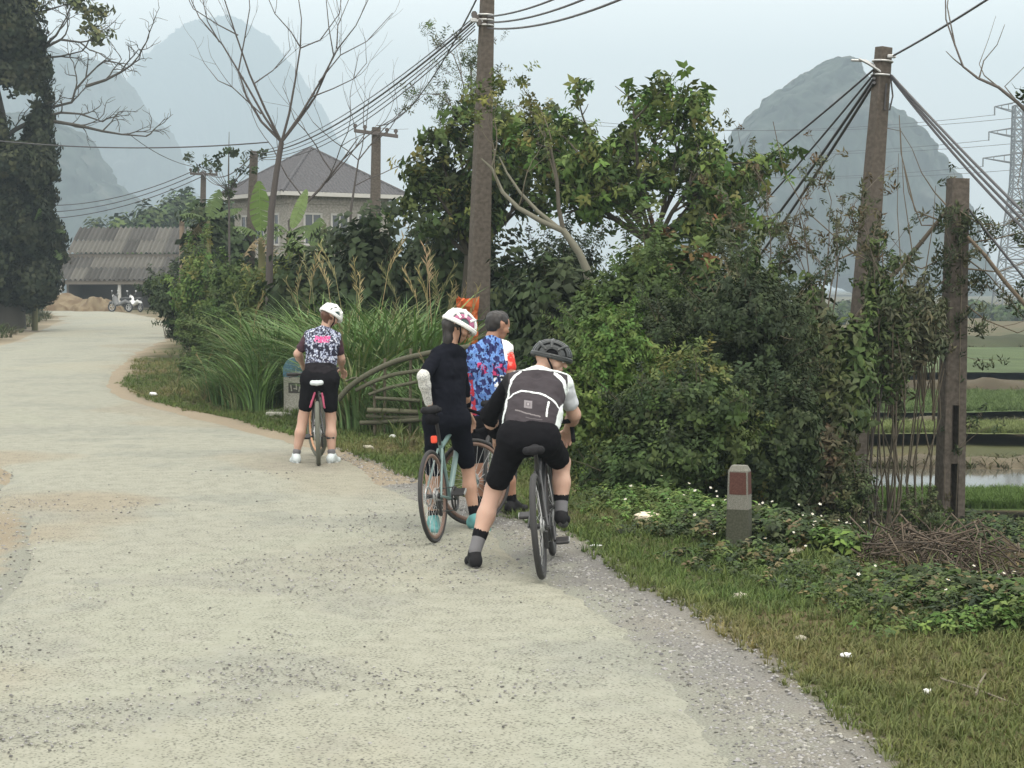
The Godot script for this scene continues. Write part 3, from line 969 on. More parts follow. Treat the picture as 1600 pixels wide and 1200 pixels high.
	mb.tube([b] + pxs([[15, 420], [5, 300], [-5, 180], [-30, 60], [-40, -60]], 74.0), [0.6, 0.5, 0.42, 0.36, 0.28, 0.2], 9, dk, false)
	var zig := {"seg": 4, "wob": 0.34, "up": 0.06, "kids": 3, "fork": 0.85, "shrink": 0.62, "thin": 0.58, "leafy": -1, "taper": 0.5, "col": dk}
	for w in [[[0, 225], [22, 204], [52, 188], [85, 190], [122, 196], [160, 205], [190, 210], [228, 213]], [[52, 188], [80, 168], [112, 160], [118, 140], [134, 122], [152, 104], [165, 95]], [[134, 135], [165, 125], [190, 112], [205, 102], [218, 86]], [[0, 130], [30, 100], [60, 80], [88, 55], [105, 25]], [[20, 110], [55, 92], [95, 88], [128, 80]], [[60, 80], [95, 62], [125, 66], [140, 78]], [[52, 188], [95, 176], [125, 178], [160, 190]], [[-5, 60], [30, 35], [60, 20], [100, 8]]]:
		var l := pxs(w, 74.0, 0.25)
		var ra := []
		for k in l.size(): ra.append(lerpf(0.12 if w[0][0] < 10 else 0.07, 0.025, float(k) / (l.size() - 1)))
		mb.tube(l, ra, 5, dk, false)
		for k in range(1, l.size()):
			var dd: Vector3 = (Vector3(l[k]) - Vector3(l[k - 1])).normalized()
			grow(mb, l[k], (dd + Vector3(rv(-0.3, 0.6), rv(-0.5, 1.1), rv(-0.7, 0.7))).normalized(), rv(0.6, 1.25), 0.035, 2, tips, zig)
	part(mb, "trunk", M.bark_v, t)
	var tf := []
	var cs := []
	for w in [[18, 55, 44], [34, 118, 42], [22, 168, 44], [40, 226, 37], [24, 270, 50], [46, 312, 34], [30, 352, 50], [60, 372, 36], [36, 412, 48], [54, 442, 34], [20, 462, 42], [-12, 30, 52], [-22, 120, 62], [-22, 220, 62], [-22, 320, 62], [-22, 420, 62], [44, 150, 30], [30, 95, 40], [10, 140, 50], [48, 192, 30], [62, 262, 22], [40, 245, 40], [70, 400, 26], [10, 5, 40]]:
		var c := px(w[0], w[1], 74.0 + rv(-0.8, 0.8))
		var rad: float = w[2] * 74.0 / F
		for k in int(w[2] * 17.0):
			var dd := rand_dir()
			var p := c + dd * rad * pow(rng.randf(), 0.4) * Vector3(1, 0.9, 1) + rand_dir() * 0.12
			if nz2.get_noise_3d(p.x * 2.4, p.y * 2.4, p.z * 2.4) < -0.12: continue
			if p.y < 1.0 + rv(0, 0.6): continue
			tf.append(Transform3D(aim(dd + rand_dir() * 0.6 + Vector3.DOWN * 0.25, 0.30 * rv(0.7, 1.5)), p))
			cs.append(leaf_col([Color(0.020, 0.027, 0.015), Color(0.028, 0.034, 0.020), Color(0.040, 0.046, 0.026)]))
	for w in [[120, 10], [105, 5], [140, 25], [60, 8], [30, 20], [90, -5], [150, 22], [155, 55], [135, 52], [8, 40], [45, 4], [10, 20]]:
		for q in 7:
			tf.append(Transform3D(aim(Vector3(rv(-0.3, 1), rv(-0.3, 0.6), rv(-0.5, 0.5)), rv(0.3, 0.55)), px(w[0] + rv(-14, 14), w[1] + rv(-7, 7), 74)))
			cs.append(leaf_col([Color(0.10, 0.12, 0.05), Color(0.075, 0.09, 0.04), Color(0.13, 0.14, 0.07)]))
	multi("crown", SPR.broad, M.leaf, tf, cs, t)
	bush("dark spreading bush behind the foot of the creeper-clad tree", 15, 92.0, 110, 425, 2600, "small", 0.42, DARK)
	# overhanging bare branch top right; its trunk stands outside the frame
	b = on_ground(1790, 21.0)
	t = tree("bare_tree", "bare tree at the field edge whose curved branch hangs past the lattice tower", b)
	mb = MB.new(); tips = []
	mb.tube([b] + pxs([[1790, 500], [1780, 330], [1740, 250], [1700, 215]], 21.0), [0.13, 0.11, 0.09, 0.06, 0.045], 7, bk, false)
	var br := pxs([[1700, 215], [1650, 205], [1612, 182], [1590, 160], [1560, 136], [1528, 122], [1505, 104], [1492, 70], [1478, 30], [1477, -20]], 21.0)
	mb.tube(br, [0.045, 0.036, 0.028, 0.022, 0.019, 0.016, 0.013, 0.011, 0.009, 0.006], 5, Color(0.13, 0.12, 0.11), false)
	for w in [[4, [[1560, 136], [1538, 118], [1530, 100], [1545, 60], [1556, 25]]], [4, [[1530, 122], [1537, 95], [1558, 70], [1570, 38]]], [3, [[1590, 160], [1570, 135], [1590, 115], [1610, 95]]], [6, [[1505, 104], [1490, 92], [1478, 80]]], [7, [[1492, 70], [1480, 10], [1484, -20]]], [2, [[1612, 182], [1600, 235], [1590, 290], [1600, 330]]]]:
		mb.tube(pxs(w[1], 21.0, 0.05), [0.010, 0.007, 0.005, 0.003, 0.002], 4, Color(0.14, 0.13, 0.12), false)
	for w in [[1597, 138], [1602, 142], [1606, 135]]:
		tips.append([px(w[0], w[1], 21), Vector3(0.5, -0.4, 0)])
	part(mb, "trunk", M.bark_v, t)
	leaf_out(t, tips, "big", 0.14, 1, DARK, 0.03, -0.3, 1.0)
	# bare twiggy shoots through the top of the hedge
	for w in [["thin bare shoots rising from the middle of the hedge", 1180, 21.2, 300], ["tangle of bare shoots at the hedge top left of the leaning pole", 1275, 20.6, 318], ["bare brown shoots beside the foot of the leaning pole", 1365, 20.9, 345]]:
		b = on_ground(w[1], w[2])
		t = tree("bare_sapling", w[0], b, "bare shoots in the hedge")
		mb = MB.new(); tips = []
		for q in (6 if w[1] < 1300 else 2):
			var c := px(w[1] + rv(-34, 34), 500 + rv(-30, 30), w[2])
			var b1 := b.lerp(c, 0.3) * Vector3(0, 1, 0) + b * Vector3(1, 0, 1) + Vector3(rv(-0.06, 0.06), 0, rv(-0.05, 0.05))
			mb.tube([b, b1, b.lerp(c, 0.62) + rand_dir() * 0.09, c], [0.014, 0.011, 0.009, 0.008], 4, bk, false)
			grow(mb, c, (px(w[1] + rv(-70, 70), w[3] + rv(-20, 50), w[2]) - c).normalized(), c.distance_to(px(w[1], w[3], w[2])) * rv(0.7, 1.05), 0.010, 2, tips, {"seg": 6, "wob": 0.16, "kids": 3, "fork": 0.7, "shrink": 0.4, "thin": 0.55, "leafy": 0, "taper": 0.4, "col": Color(0.12, 0.105, 0.085)})
		part(mb, "trunk", M.bark_v, t)
		leaf_out(t, tips, "droop", 0.11, 1, GREYISH + [Color(0.10, 0.075, 0.045)], 0.03, -0.5, 0.35)
	# far trees in the haze
	var far := [[212, 332, 150, 70, "left"], [250, 312, 160, 80, "left"], [292, 300, 165, 90, "left"], [330, 318, 150, 70, "left"], [160, 350, 170, 60, "left"]]
	var txt := ["dark hazy tree with a rounded crown above the shed roof's middle", "taller hazy tree above the right end of the shed roof", "hazy tree beside the far crossarm pole", "hazy tree between the far crossarm pole and the house", "low hazy tree above the left end of the shed roof"]
	for k in far.size():
		far_tree(txt[k], far[k][0], far[k][1], far[k][2], far[k][3], "hazy trees behind the shed")
	var u := 1180
	while u < 1680:
		far_tree("small hazy tree in the tree line beyond the rice fields", u, 492 + rv(-14, 12), 190 + rv(-30, 40), rv(46, 76), "tree line beyond the rice fields")
		u += 34

func far_tree(label: String, u: float, top: float, d: float, wpx: float, group: String) -> void:
	var b := on_ground(u, d)
	var w := wpx * d / F
	var h := px(u, top, d).y - b.y
	var t := tree("distant_tree", label, b, group)
	var mb := MB.new()
	mb.tube([b, b + Vector3(0.1, h * 0.5, 0), b + Vector3(0, h * 0.8, 0)], [0.22, 0.16, 0.06], 5, Color(0.07, 0.06, 0.05), false)
	var tf := []
	var cs := []
	for k in 7:
		var c := b + Vector3(rv(-0.34, 0.34) * w, h * lerpf(0.35, 0.82, k / 6.0), rv(-0.3, 0.3) * w)
		mb.tube([b + Vector3(0, h * 0.3, 0), c], [0.08, 0.03], 3, Color(0.07, 0.06, 0.05), false)
		for q in 60:
			var dd := rand_dir()
			tf.append(Transform3D(aim(dd + Vector3.UP * 0.3, rv(0.6, 1.1)), c + dd * Vector3(0.26 * w, 0.2 * h, 0.26 * w) * pow(rng.randf(), 0.5)))
			cs.append(leaf_col(DARK + MID))
	part(mb, "trunk", M.bark_v, t)
	multi("crown", SPR.broad, M.leaf, tf, cs, t)

# ---------------------------------------------------------------- banana plants
func banana_leaf(root: Vector3, dir: Vector3, l: float, w: float, bend: float, torn: float, col: Color, roll: float) -> MB:
	var mb := MB.new()
	var d := dir.normalized()
	var side := d.cross(Vector3.UP).normalized().rotated(d, roll)
	var pts := []
	var p := root
	var n := 22
	for k in n + 1:
		pts.append(p)
		d = (d + Vector3.DOWN * bend / n).normalized()
		p += d * l / n
	for k in n:
		var f0 := float(k) / n
		var f1 := float(k + 1) / n
		if f1 < 0.14: continue
		for s in [-1.0, 1.0]:
			var w0 := w * 0.5 * pow(sin(PI * clampf((f0 - 0.1) / 0.92, 0, 1)), 0.6)
			var w1 := w * 0.5 * pow(sin(PI * clampf((f1 - 0.1) / 0.92, 0, 1)), 0.6)
			var dr := rv(0.0, torn)
			var up := side.cross(d).normalized() * -1.0
			var a: Vector3 = pts[k]
			var b: Vector3 = pts[k + 1]
			var fold := Vector3.DOWN * 0.22
			var e0: Vector3 = a + side * s * w0 + fold * w0 - Vector3.UP * dr * w0
			var e1: Vector3 = a.lerp(b, 1.0 - 0.25 * minf(torn, 1.0)) + side * s * w1 + fold * w1 - Vector3.UP * dr * w1
			var cc := col * rv(0.85, 1.15)
			mb.quad(a, b, e1, e0, cc, Vector3.UP)
	mb.tube(pts, [0.028, 0.02, 0.012, 0.006], 5, col * 1.3, false)
	return mb

func banana(label: String, u: float, d: float, stem_top: float, leaves: Array) -> void:
	var b := on_ground(u, d)
	var t := thing("banana_plant", label, "plant", b, "banana plants in front of the house")
	var top := px(u, stem_top, d)
	var mb := MB.new()
	mb.tube([b, b.lerp(top, 0.5) + Vector3(0.04, 0, 0), top], [0.13, 0.11, 0.07], 9, Color(0.13, 0.13, 0.07), true)
	part(mb, "stem", M.bark_v, t)
	for k in leaves:
		var e := px(k[0], k[1], d + k[5])
		part(banana_leaf(top, (e - top) + Vector3.UP * k[2] * 0.45 * (e - top).length(), (e - top).length() * 1.12, k[3], k[2], k[4], k[6], k[7]), "leaf", M.leaf, t)

func build_bananas() -> void:
	var g := Color(0.10, 0.155, 0.05)
	var g2 := Color(0.075, 0.11, 0.045)
	var dr := Color(0.16, 0.13, 0.08)
	banana("banana plant with an upright bright leaf beside the bare forked tree", 408, 40.0, 372, [[405, 292, 0.15, 0.52, 0.2, 0.0, g, 1.2], [370, 350, 1.0, 0.4, 0.9, 0.3, g2, 0.2], [440, 360, 1.0, 0.45, 0.8, -0.3, g2, 0.3], [385, 400, 1.2, 0.35, 1.0, -0.4, dr, 0.4], [430, 410, 1.3, 0.3, 1.0, -0.5, dr, 0.2]])
	banana("banana plant with a pale slanting leaf before the house wall", 452, 41.0, 365, [[476, 303, 0.1, 0.40, 0.1, 0.0, Color(0.14, 0.195, 0.08), 0.9], [420, 345, 1.1, 0.45, 0.7, 0.4, g2, 0.3], [495, 350, 1.0, 0.5, 0.5, 0.5, g2, 0.2], [505, 372, 1.3, 0.5, 0.7, -0.6, g2, 0.1], [470, 405, 1.2, 0.5, 1.0, -0.7, g, 0.5]])
	banana("low banana plant with drooping torn leaves behind the cane grass", 490, 37.0, 395, [[478, 430, 1.4, 0.6, 0.9, -0.6, g, 0.4], [530, 372, 1.0, 0.55, 0.4, 0.3, g2, 0.2], [450, 378, 1.0, 0.5, 0.6, 0.4, g2, 0.2], [528, 405, 1.3, 0.5, 0.6, -0.5, g2, 0.3], [500, 345, 0.5, 0.45, 0.3, 0.4, g2, 0.7]])
	banana("banana plant under the far crossarm pole with an arching pale midrib", 325, 57.0, 345, [[285, 330, 1.2, 0.5, 0.8, 0.0, g2, 0.2], [372, 322, 0.9, 0.5, 0.8, 0.2, g2, 0.2], [340, 300, 0.4, 0.5, 0.4, 0.5, g2, 0.6], [300, 370, 1.4, 0.5, 1.0, 0.4, dr, 0.2], [352, 372, 1.4, 0.5, 1.0, 0.3, g2, 0.2]])
	banana("banana plant among the dark foliage at the creeper-clad tree", 54, 75.0, 380, [[60, 330, 0.2, 0.7, 0.3, -2.4, g, 0.9], [98, 352, 1.2, 0.7, 0.6, -1.0, g2, 0.2], [95, 400, 1.4, 0.6, 0.8, -1.0, g2, 0.2], [40, 360, 1.2, 0.7, 0.8, -0.4, g2, 0.2]])

# ---------------------------------------------------------------- poles and wires
func gnd(u: float, v: float) -> Vector3:       # where the line of sight through a pixel meets the ground
	var r := ray(u, v)
	var d := 5.0
	while d < 150.0:
		var p := Vector3(0, CAM_H, 0) + r * d
		if p.y <= ground_y(p.x, p.z):
			return p
		d += 0.04 + d * 0.001
	return Vector3(0, CAM_H, 0) + r * d

func prism(mb: MB, a: Vector3, b: Vector3, x: Vector3, z: Vector3, wa: Vector2, wb: Vector2, ch := 0.12, col := Color.WHITE) -> void:   # tapered square shaft with chamfered corners
	var ring := [Vector2(-1, -1 + ch), Vector2(-1 + ch, -1), Vector2(1 - ch, -1), Vector2(1, -1 + ch), Vector2(1, 1 - ch), Vector2(1 - ch, 1), Vector2(-1 + ch, 1), Vector2(-1, 1 - ch)]
	for k in 8:
		var p: Vector2 = ring[k]
		var q: Vector2 = ring[(k + 1) % 8]
		var a0 := a + x * p.x * wa.x / 2 + z * p.y * wa.y / 2
		var a1 := a + x * q.x * wa.x / 2 + z * q.y * wa.y / 2
		var b0 := b + x * p.x * wb.x / 2 + z * p.y * wb.y / 2
		var b1 := b + x * q.x * wb.x / 2 + z * q.y * wb.y / 2
		mb.quad(a0, b0, b1, a1, col, x * (p.x + q.x) + z * (p.y + q.y))
		mb.tri(b, b0, b1, col, b - a)
		mb.tri(a, a0, a1, col, a - b)

func pole(label: String, base: Vector3, top: Vector3, w0: float, w1: float, yaw: float, slots: Array, group := "concrete utility poles") -> Node3D:
	var t := thing("utility_pole", label, "pole", base, group)
	var mb := MB.new()
	var up := (top - base).normalized()
	var x := Vector3(cos(yaw), 0, -sin(yaw))
	x = (x - up * x.dot(up)).normalized()
	var z := x.cross(up)
	base -= up * 0.4
	var cut := [0.0]
	for s in slots:
		cut.append(s[0]); cut.append(s[1])
	cut.append(1.0)
	for k in cut.size() - 1:
		var a: float = cut[k]
		var b: float = cut[k + 1]
		var wa := lerpf(w0, w1, a)
		var wb := lerpf(w0, w1, b)
		var pa := base.lerp(top, a)
		var pb := base.lerp(top, b)
		if k % 2 == 0:
			prism(mb, pa, pb, x, z, Vector2(wa, wa * 0.85), Vector2(wb, wb * 0.85))
		else:
			for s in [-1.0, 1.0]:
				prism(mb, pa + x * s * wa * 0.33, pb + x * s * wb * 0.33, x, z, Vector2(wa * 0.34, wa * 0.85), Vector2(wb * 0.34, wb * 0.85))
			prism(mb, pa - z * wa * 0.25, pb - z * wb * 0.25, x, z, Vector2(wa * 0.34, wa * 0.2), Vector2(wb * 0.34, wb * 0.2))
	part(mb, "shaft", M.concrete, t)
	return t

func crossarm(t: Node3D, a: Vector3, b: Vector3, th: float, pegs: Array, mt: Material) -> void:
	var mb := MB.new()
	var d := (b - a).normalized()
	var x := d.cross(Vector3.UP).normalized()
	mb.box((a + b) / 2, Vector3(a.distance_to(b), th, th), Basis(d, Vector3.UP, x), Color.WHITE, th * 0.1)
	part(mb, "crossarm", mt, t)
	for f in pegs:
		var p := a.lerp(b, f)
		mb = MB.new()
		mb.tube([p + Vector3.UP * th * 0.4, p + Vector3.UP * th * 0.9, p + Vector3.UP * th * 1.2, p + Vector3.UP * th * 1.7, p + Vector3.UP * th * 2.0], [th * 0.25, th * 0.3, th * 0.62, th * 0.55, th * 0.3], 8)
		part(mb, "insulator", M.insulator, t)

func wire(label: String, a: Vector3, b: Vector3, sag: float, r: float, group: String, called := "overhead_wire") -> void:
	var pts := []
	var o := a
	for k in 29:
		var f := k / 28.0
		pts.append(a.lerp(b, f) - Vector3.UP * sag * 4.0 * f * (1.0 - f))
	var mb := MB.new()
	mb.tube(pts, [r], 5)
	var w := part(mb, called, M.cable)
	tag(w, label, "wire", group)

func build_poles() -> void:
	# the tall pole behind the people
	var b := on_ground(740, 27.4)
	var top := px(763, -60, 27.4)
	var t := pole("tall square concrete pole behind the group of riders", b, top, 0.38, 0.17, 0.35, [[0.165, 0.20], [0.215, 0.25]])
	var mb := MB.new()
	for k in 3:
		var p := px(759, 24 + k * 8.0, 27.4)
		mb = MB.new(); mb.torus(p, Vector3(0.03, 1, 0).normalized(), 0.115, 0.018, 16, 6)
		part(mb, "clamp_band", M.steel, t)
	mb = MB.new(); mb.box(px(748, 32, 27.3), Vector3(0.26, 0.06, 0.06), Basis(Vector3.UP, 0.4), Color.WHITE, 0.008)
	part(mb, "bracket", M.steel, t)
	for k in 3:
		mb = MB.new()
		var p := px(741 + k * 4.0, 28 + k * 6.0, 27.3)
		mb.tube([p, p + Vector3.UP * 0.03, p + Vector3.UP * 0.07, p + Vector3.UP * 0.1], [0.03, 0.045, 0.045, 0.025], 8)
		part(mb, "insulator", M.insulator, t)
	# crumpled orange sheet tied to its foot
	var sh := thing("plastic_sheet", "crumpled orange plastic sheet tied round the tall pole", "plastic sheet", px(736, 530, 27.1))
	mb = MB.new()
	for a in 14:
		for c in 12:
			var q := []
			for w in [[a, c], [a + 1, c], [a + 1, c + 1], [a, c + 1]]:
				var th: float = lerpf(-2.6, 0.35, w[0] / 14.0)
				var y: float = lerpf(498, 465, w[1] / 12.0) - 6.0 * nz2.get_noise_2d(w[0] * 9.0, w[1] * 4.0) * (1.0 if w[1] > 8 else 0.3)
				var rr: float = 0.21 + 0.07 * nz2.get_noise_2d(w[0] * 12.0, w[1] * 11.0) + (0.05 if w[1] > 9 else 0.0)
				q.append(px(740, y + 45.0 * (1.0 - w[1] / 12.0), 27.4) + Vector3(sin(th) * rr, 0, cos(th) * rr))
			mb.quad(q[0], q[1], q[2], q[3], Color.WHITE.darkened(rng.randf() * 0.12), Vector3.BACK)
	smooth_normals(mb)
	part(mb, "sheet", M.orange, sh)
	mb = MB.new(); mb.torus(px(740, 500, 27.4), Vector3.UP, 0.235, 0.012, 20, 5)
	part(mb, "tie", M.cable, sh)
	# leaning pole on the right
	b = on_ground(1326, 25.0)
	var top2 := px(1381, 74, 25.0)
	t = pole("leaning concrete pole with thick cable bundles at the hedge's right end", b, top2, 0.36, 0.19, 0.5, [])
	mb = MB.new(); mb.tube(pxs([[1376, 108], [1352, 95], [1330, 94]], 25.0), [0.022, 0.02, 0.018], 6)
	part(mb, "bracket", M.steel, t)
	mb = MB.new(); mb.tube(pxs([[1376, 112], [1358, 100], [1342, 92]], 24.9), [0.02, 0.02, 0.016], 6)
	part(mb, "bracket", M.steel, t)
	for w in [[1379, 96], [1377, 118]]:
		mb = MB.new(); mb.torus(px(w[0], w[1], 25.0), (top2 - b).normalized(), 0.135, 0.016, 18, 6)
		part(mb, "clamp_band", M.steel, t)
	mb = MB.new(); mb.box(px(1393, 88, 24.9), Vector3(0.12, 0.05, 0.05), Basis.IDENTITY, Color.WHITE, 0.01)
	part(mb, "bracket", M.steel, t)
	mb = MB.new(); mb.tube(pxs([[1391, 116], [1395, 150], [1390, 172], [1382, 172], [1385, 130]], 24.9), [0.012], 6)
	part(mb, "cable_loop", M.cable, t)
	# broken stub post in front of the field
	b = gnd(1482, 838)
	var d := -b.z
	t = pole("short broken concrete post wrapped in creepers at the field edge", b, px(1497, 279, d), 0.34, 0.24, 0.2, [[0.02, 0.10], [0.13, 0.27], [0.30, 0.42]])
	# poles by the house and the bend
	b = on_ground(583, 52.0)
	t = pole("dark concrete pole with a crossarm in front of the house", b, px(588, 199, 52.0), 0.36, 0.24, 0.2, [])
	crossarm(t, px(553, 204, 51.8), px(622, 213, 51.8), 0.10, [0.03, 0.25, 0.75, 0.95], M.insulator)
	b = on_ground(385, 58.0)
	t = pole("dark pole with leafy top beside the upright banana leaf", b, px(397, 236, 58.0), 0.36, 0.25, 0.2, [])
	b = on_ground(314, 84.0)
	t = pole("small far pole with a crossarm above the banana leaves", b, px(318, 268, 84.0), 0.36, 0.24, 0.2, [])
	crossarm(t, px(297, 271, 83.8), px(340, 273, 83.8), 0.12, [0.02, 0.3, 0.75, 0.97], M.insulator)
	for w in [[283, 345, 60.0, "slim brown wooden post left of the far banana plant"], [312, 332, 60.0, "slim wooden post behind the far banana plant's stem"]]:
		b = on_ground(w[0], w[2])
		var q := thing("wooden_post", w[3], "post", b)
		mb = MB.new(); mb.tube([b, b.lerp(px(w[0], w[1], w[2]), 0.5) + Vector3(0.03, 0, 0), px(w[0] + 1, w[1], w[2])], [0.10, 0.09, 0.08], 8, Color(0.20, 0.16, 0.12))
		part(mb, "shaft", M.bark_v, q)
		mb = MB.new(); mb.tube([px(w[0] + 1, w[1] + 8, w[2]), px(w[0] + 1, w[1] + 4, w[2])], [0.095], 8, Color(0.12, 0.10, 0.08))
		part(mb, "binding", M.bark_v, q)
	# wires from the tall pole back along the bend
	var g := "wires running back from the tall pole"
	for k in 5:
		wire("overhead wire from the tall pole past the bare forked tree to the bend", px(742, 26 + k * 5.0, 27.3), px(394 + k * 1.5, 238 + k * 2.5, 58.0), 0.42 + 0.05 * k, 0.010 if k != 1 else 0.018, g)
	wire("overhead wire from the tall pole's top dropping behind the bare tree", px(750, -12, 27.4), px(588, 196, 52.0), 0.55, 0.014, g)
	for k in 2:
		wire("overhead wire between the dark pole by the house and the far crossarm pole", px(395, 242 + k * 8.0, 58.0), px(316, 266 + k * 4.0, 84.0), 0.5 + 0.2 * k, 0.02, "wires along the bend")
	wire("wire running left from the bend past the bare zigzag limbs", px(420, 222, 58.0), px(-120, 205, 62.0), 0.35, 0.022, "wires along the bend")
	wire("thin wire slanting down from the bare limbs to the far pole", px(200, 208, 74.0), px(316, 262, 84.0), 0.3, 0.016, "wires along the bend")
	for k in 3:
		wire("wire slung low across the hazy hill to the far crossarm pole", px(-60, 300 + k * 16.0, 95.0), px(300 + k * 16.0, 268, 84.0), 1.1, 0.022, "wires across the hazy hill")
	for k in 3:
		wire("wire from the tall pole up and over towards the road", px(762, 26 + k * 9.0, 27.3), px(1250, -250 + k * 50.0, 12.0), 0.25, 0.014, "wires from the tall pole over the road")
	# cables of the leaning pole
	for k in 4:
		wire(["topmost", "second highest", "third highest", "lowest"][k] + " black cable from the leaning pole down behind the leafy tree", px(1366, 108 + k * 7.0, 24.9), px(960 + k * 14.0, [400, 520, 590, 610][k], 44.0), 0.25 + 0.06 * k, 0.016 if k < 2 else 0.024, "cables left of the leaning pole")
	for k in 3:
		wire("thick cable from the leaning pole down to the right", px(1393, 118 + k * 2.0, 24.9), px(1760 + k * 5.0, 488 + k * 14.0, 17.5), 0.05 + 0.05 * k, 0.018, "cables right of the leaning pole")
	wire("single cable rising from the leaning pole's top over the field", px(1396, 87, 24.9), px(1800, -178, 15.0), 0.06, 0.015, "", "overhead_wire")

# ---------------------------------------------------------------- creepers and props at the stub post
func build_creepers() -> void:
	var d := -gnd(1482, 838).z
	var bk := Color(0.13, 0.11, 0.085)
	var b := gnd(1340, 700)
	var t := thing("bamboo_prop", "dark slanting prop leaning on the broken post from the left", "pole", px(1345, 485, d - 0.3))
	var mb := MB.new(); mb.tube(pxs([[1330, 505], [1350, 480], [1400, 425], [1440, 378], [1486, 320]], d - 0.2), [0.03, 0.03, 0.034, 0.03, 0.022], 6, Color(0.075, 0.065, 0.05))
	part(mb, "culm", M.bark_v, t)
	for k in 5:
		var f := pxs([[1350, 480], [1400, 425], [1440, 378], [1462, 351], [1378, 449]], d - 0.2)
		mb = MB.new(); mb.torus(f[k], (f[2] - f[0]).normalized(), 0.034, 0.007, 10, 5, Color(0.09, 0.08, 0.06))
		part(mb, "node", M.bark_v, t)
	t = thing("bamboo_prop", "brown slanting prop leaning on the broken post from the right", "pole", px(1600, 485, d - 0.5))
	mb = MB.new(); mb.tube(pxs([[1510, 368], [1540, 400], [1570, 440], [1640, 520], [1720, 640]], d - 0.3), [0.022, 0.026, 0.028, 0.03, 0.03], 6, Color(0.14, 0.11, 0.085))
	part(mb, "culm", M.bark_v, t)
	for k in 3:
		var f := pxs([[1540, 400], [1570, 440], [1605, 480]], d - 0.3)
		mb = MB.new(); mb.torus(f[k], (f[2] - f[0]).normalized(), 0.03, 0.007, 10, 5, Color(0.10, 0.09, 0.07))
		part(mb, "node", M.bark_v, t)
	wire("reddish brown cable hanging down to the right from the broken post", px(1510, 322, d), px(1690, 540, d - 1.0), 0.02, 0.018, "")
	# creeper
	t = thing("creeper", "leafy creeper with hanging leaves climbing the broken post", "vine", gnd(1480, 840))
	mb = MB.new()
	var tips := []
	for w in [[[1478, 320], [1460, 300], [1440, 270], [1425, 232], [1408, 205], [1385, 200]], [[1500, 330], [1530, 350], [1570, 352], [1610, 330]], [[1480, 400], [1440, 420], [1400, 405], [1370, 390], [1345, 388]], [[1485, 430], [1455, 455], [1440, 490], [1430, 520]], [[1505, 400], [1545, 430], [1580, 470], [1600, 500]], [[1490, 350], [1488, 420], [1482, 520], [1478, 640], [1476, 760], [1480, 836]], [[1500, 330], [1503, 430], [1500, 540], [1498, 700], [1492, 836]], [[1340, 392], [1300, 410], [1260, 440]], [[1395, 430], [1330, 392], [1260, 330], [1225, 270], [1208, 190]], [[1470, 345], [1430, 330], [1408, 240], [1405, 180]], [[1475, 352], [1440, 352], [1420, 300], [1412, 260]], [[1510, 380], [1560, 372], [1640, 352]], [[1512, 420], [1560, 425], [1640, 395]], [[1500, 470], [1540, 500], [1590, 520], [1640, 500]]]:
		var l := pxs(w, d - 0.12, 0.08)
		mb.tube(l, [0.012, 0.009, 0.007, 0.005], 4, bk, false)
		for k in range(1, l.size()):
			for q in 3:
				var p: Vector3 = Vector3(l[k - 1]).lerp(l[k], rng.randf())
				if rng.randf() < 0.72 and w[-1][1] > 260: tips.append([p, Vector3(rv(-0.4, 0.4), -0.7, rv(-0.3, 0.5))])
				if rng.randf() < 0.35 and w[-1][1] > 260: grow(mb, p, Vector3(rv(-1, 1), rv(-0.2, 1), rv(-0.5, 0.5)).normalized(), rv(0.25, 0.6), 0.005, 1, tips, {"seg": 3, "wob": 0.3, "kids": 2, "leafy": 0, "col": bk})
	for k in 110:
		var v := rv(320, 560)
		tips.append([px(1494 + rv(-34, 34) * lerpf(0.7, 1.5, (v - 320) / 240.0), v, d - 0.15 + rv(-0.2, 0.1)), Vector3(rv(-0.5, 0.5), -0.6, 0.4)])
	part(mb, "stems", M.bark_v, t)
	leaf_out(t, tips, "droop", 0.13, 1, GREYISH + DARK, 0.04, -0.8, 1.0)
	# bare thin saplings between the poles
	t = tree("bare_sapling", "wispy bare sapling standing between the leaning pole and the broken post", on_ground(1400, 22.0))
	mb = MB.new(); tips = []
	for w in [[[1402, 560], [1408, 420], [1402, 330], [1404, 240]], [[1402, 480], [1425, 390], [1412, 300], [1407, 200]], [[1402, 520], [1380, 420], [1375, 330]], [[1402, 500], [1445, 430], [1458, 350], [1462, 290]]]:
		mb.tube(pxs(w, 22.0, 0.15), [0.011, 0.008, 0.005, 0.003], 4, bk, false)
	mb.tube([on_ground(1400, 22.0), px(1402, 560, 22.0)], [0.016, 0.011], 4, bk, false)
	part(mb, "trunk", M.bark_v, t)
	leaf_out(t, [[px(1404, 290, 22.0), Vector3.RIGHT], [px(1378, 350, 22.0), Vector3.LEFT], [px(1460, 320, 22.0), Vector3.RIGHT]], "droop", 0.12, 1, GREYISH, 0.02, -0.6, 1.0)
	# dead brush heaped on the slope at the right
	var bp := on_ground(1520, 12.6)
	t = thing("brush_pile", "heap of dead brown twigs on the slope at the field edge", "brush pile", bp)
	mb = MB.new()
	for k in 900:
		var p := bp + Vector3(rv(-0.7, 0.9), 0, rv(-0.8, 0.7))
		p.y = ground_y(p.x, p.z) + rv(0.0, 0.62) * exp(-pow((p.x - bp.x - 0.1) / 0.8, 2.0))
		var dd := (rand_dir() * Vector3(1, 0.55, 1)).normalized()
		var ln := rv(0.15, 0.55)
		mb.tube([p - dd * ln / 2, p + rand_dir() * 0.03, p + dd * ln / 2 + Vector3.DOWN * 0.03], [0.008, 0.006, 0.003], 3, Color(0.075, 0.060, 0.046) * rv(0.6, 1.7), false)
	part(mb, "twigs", M.bark_v, t).set_meta("kind", "stuff")
	var lt := []
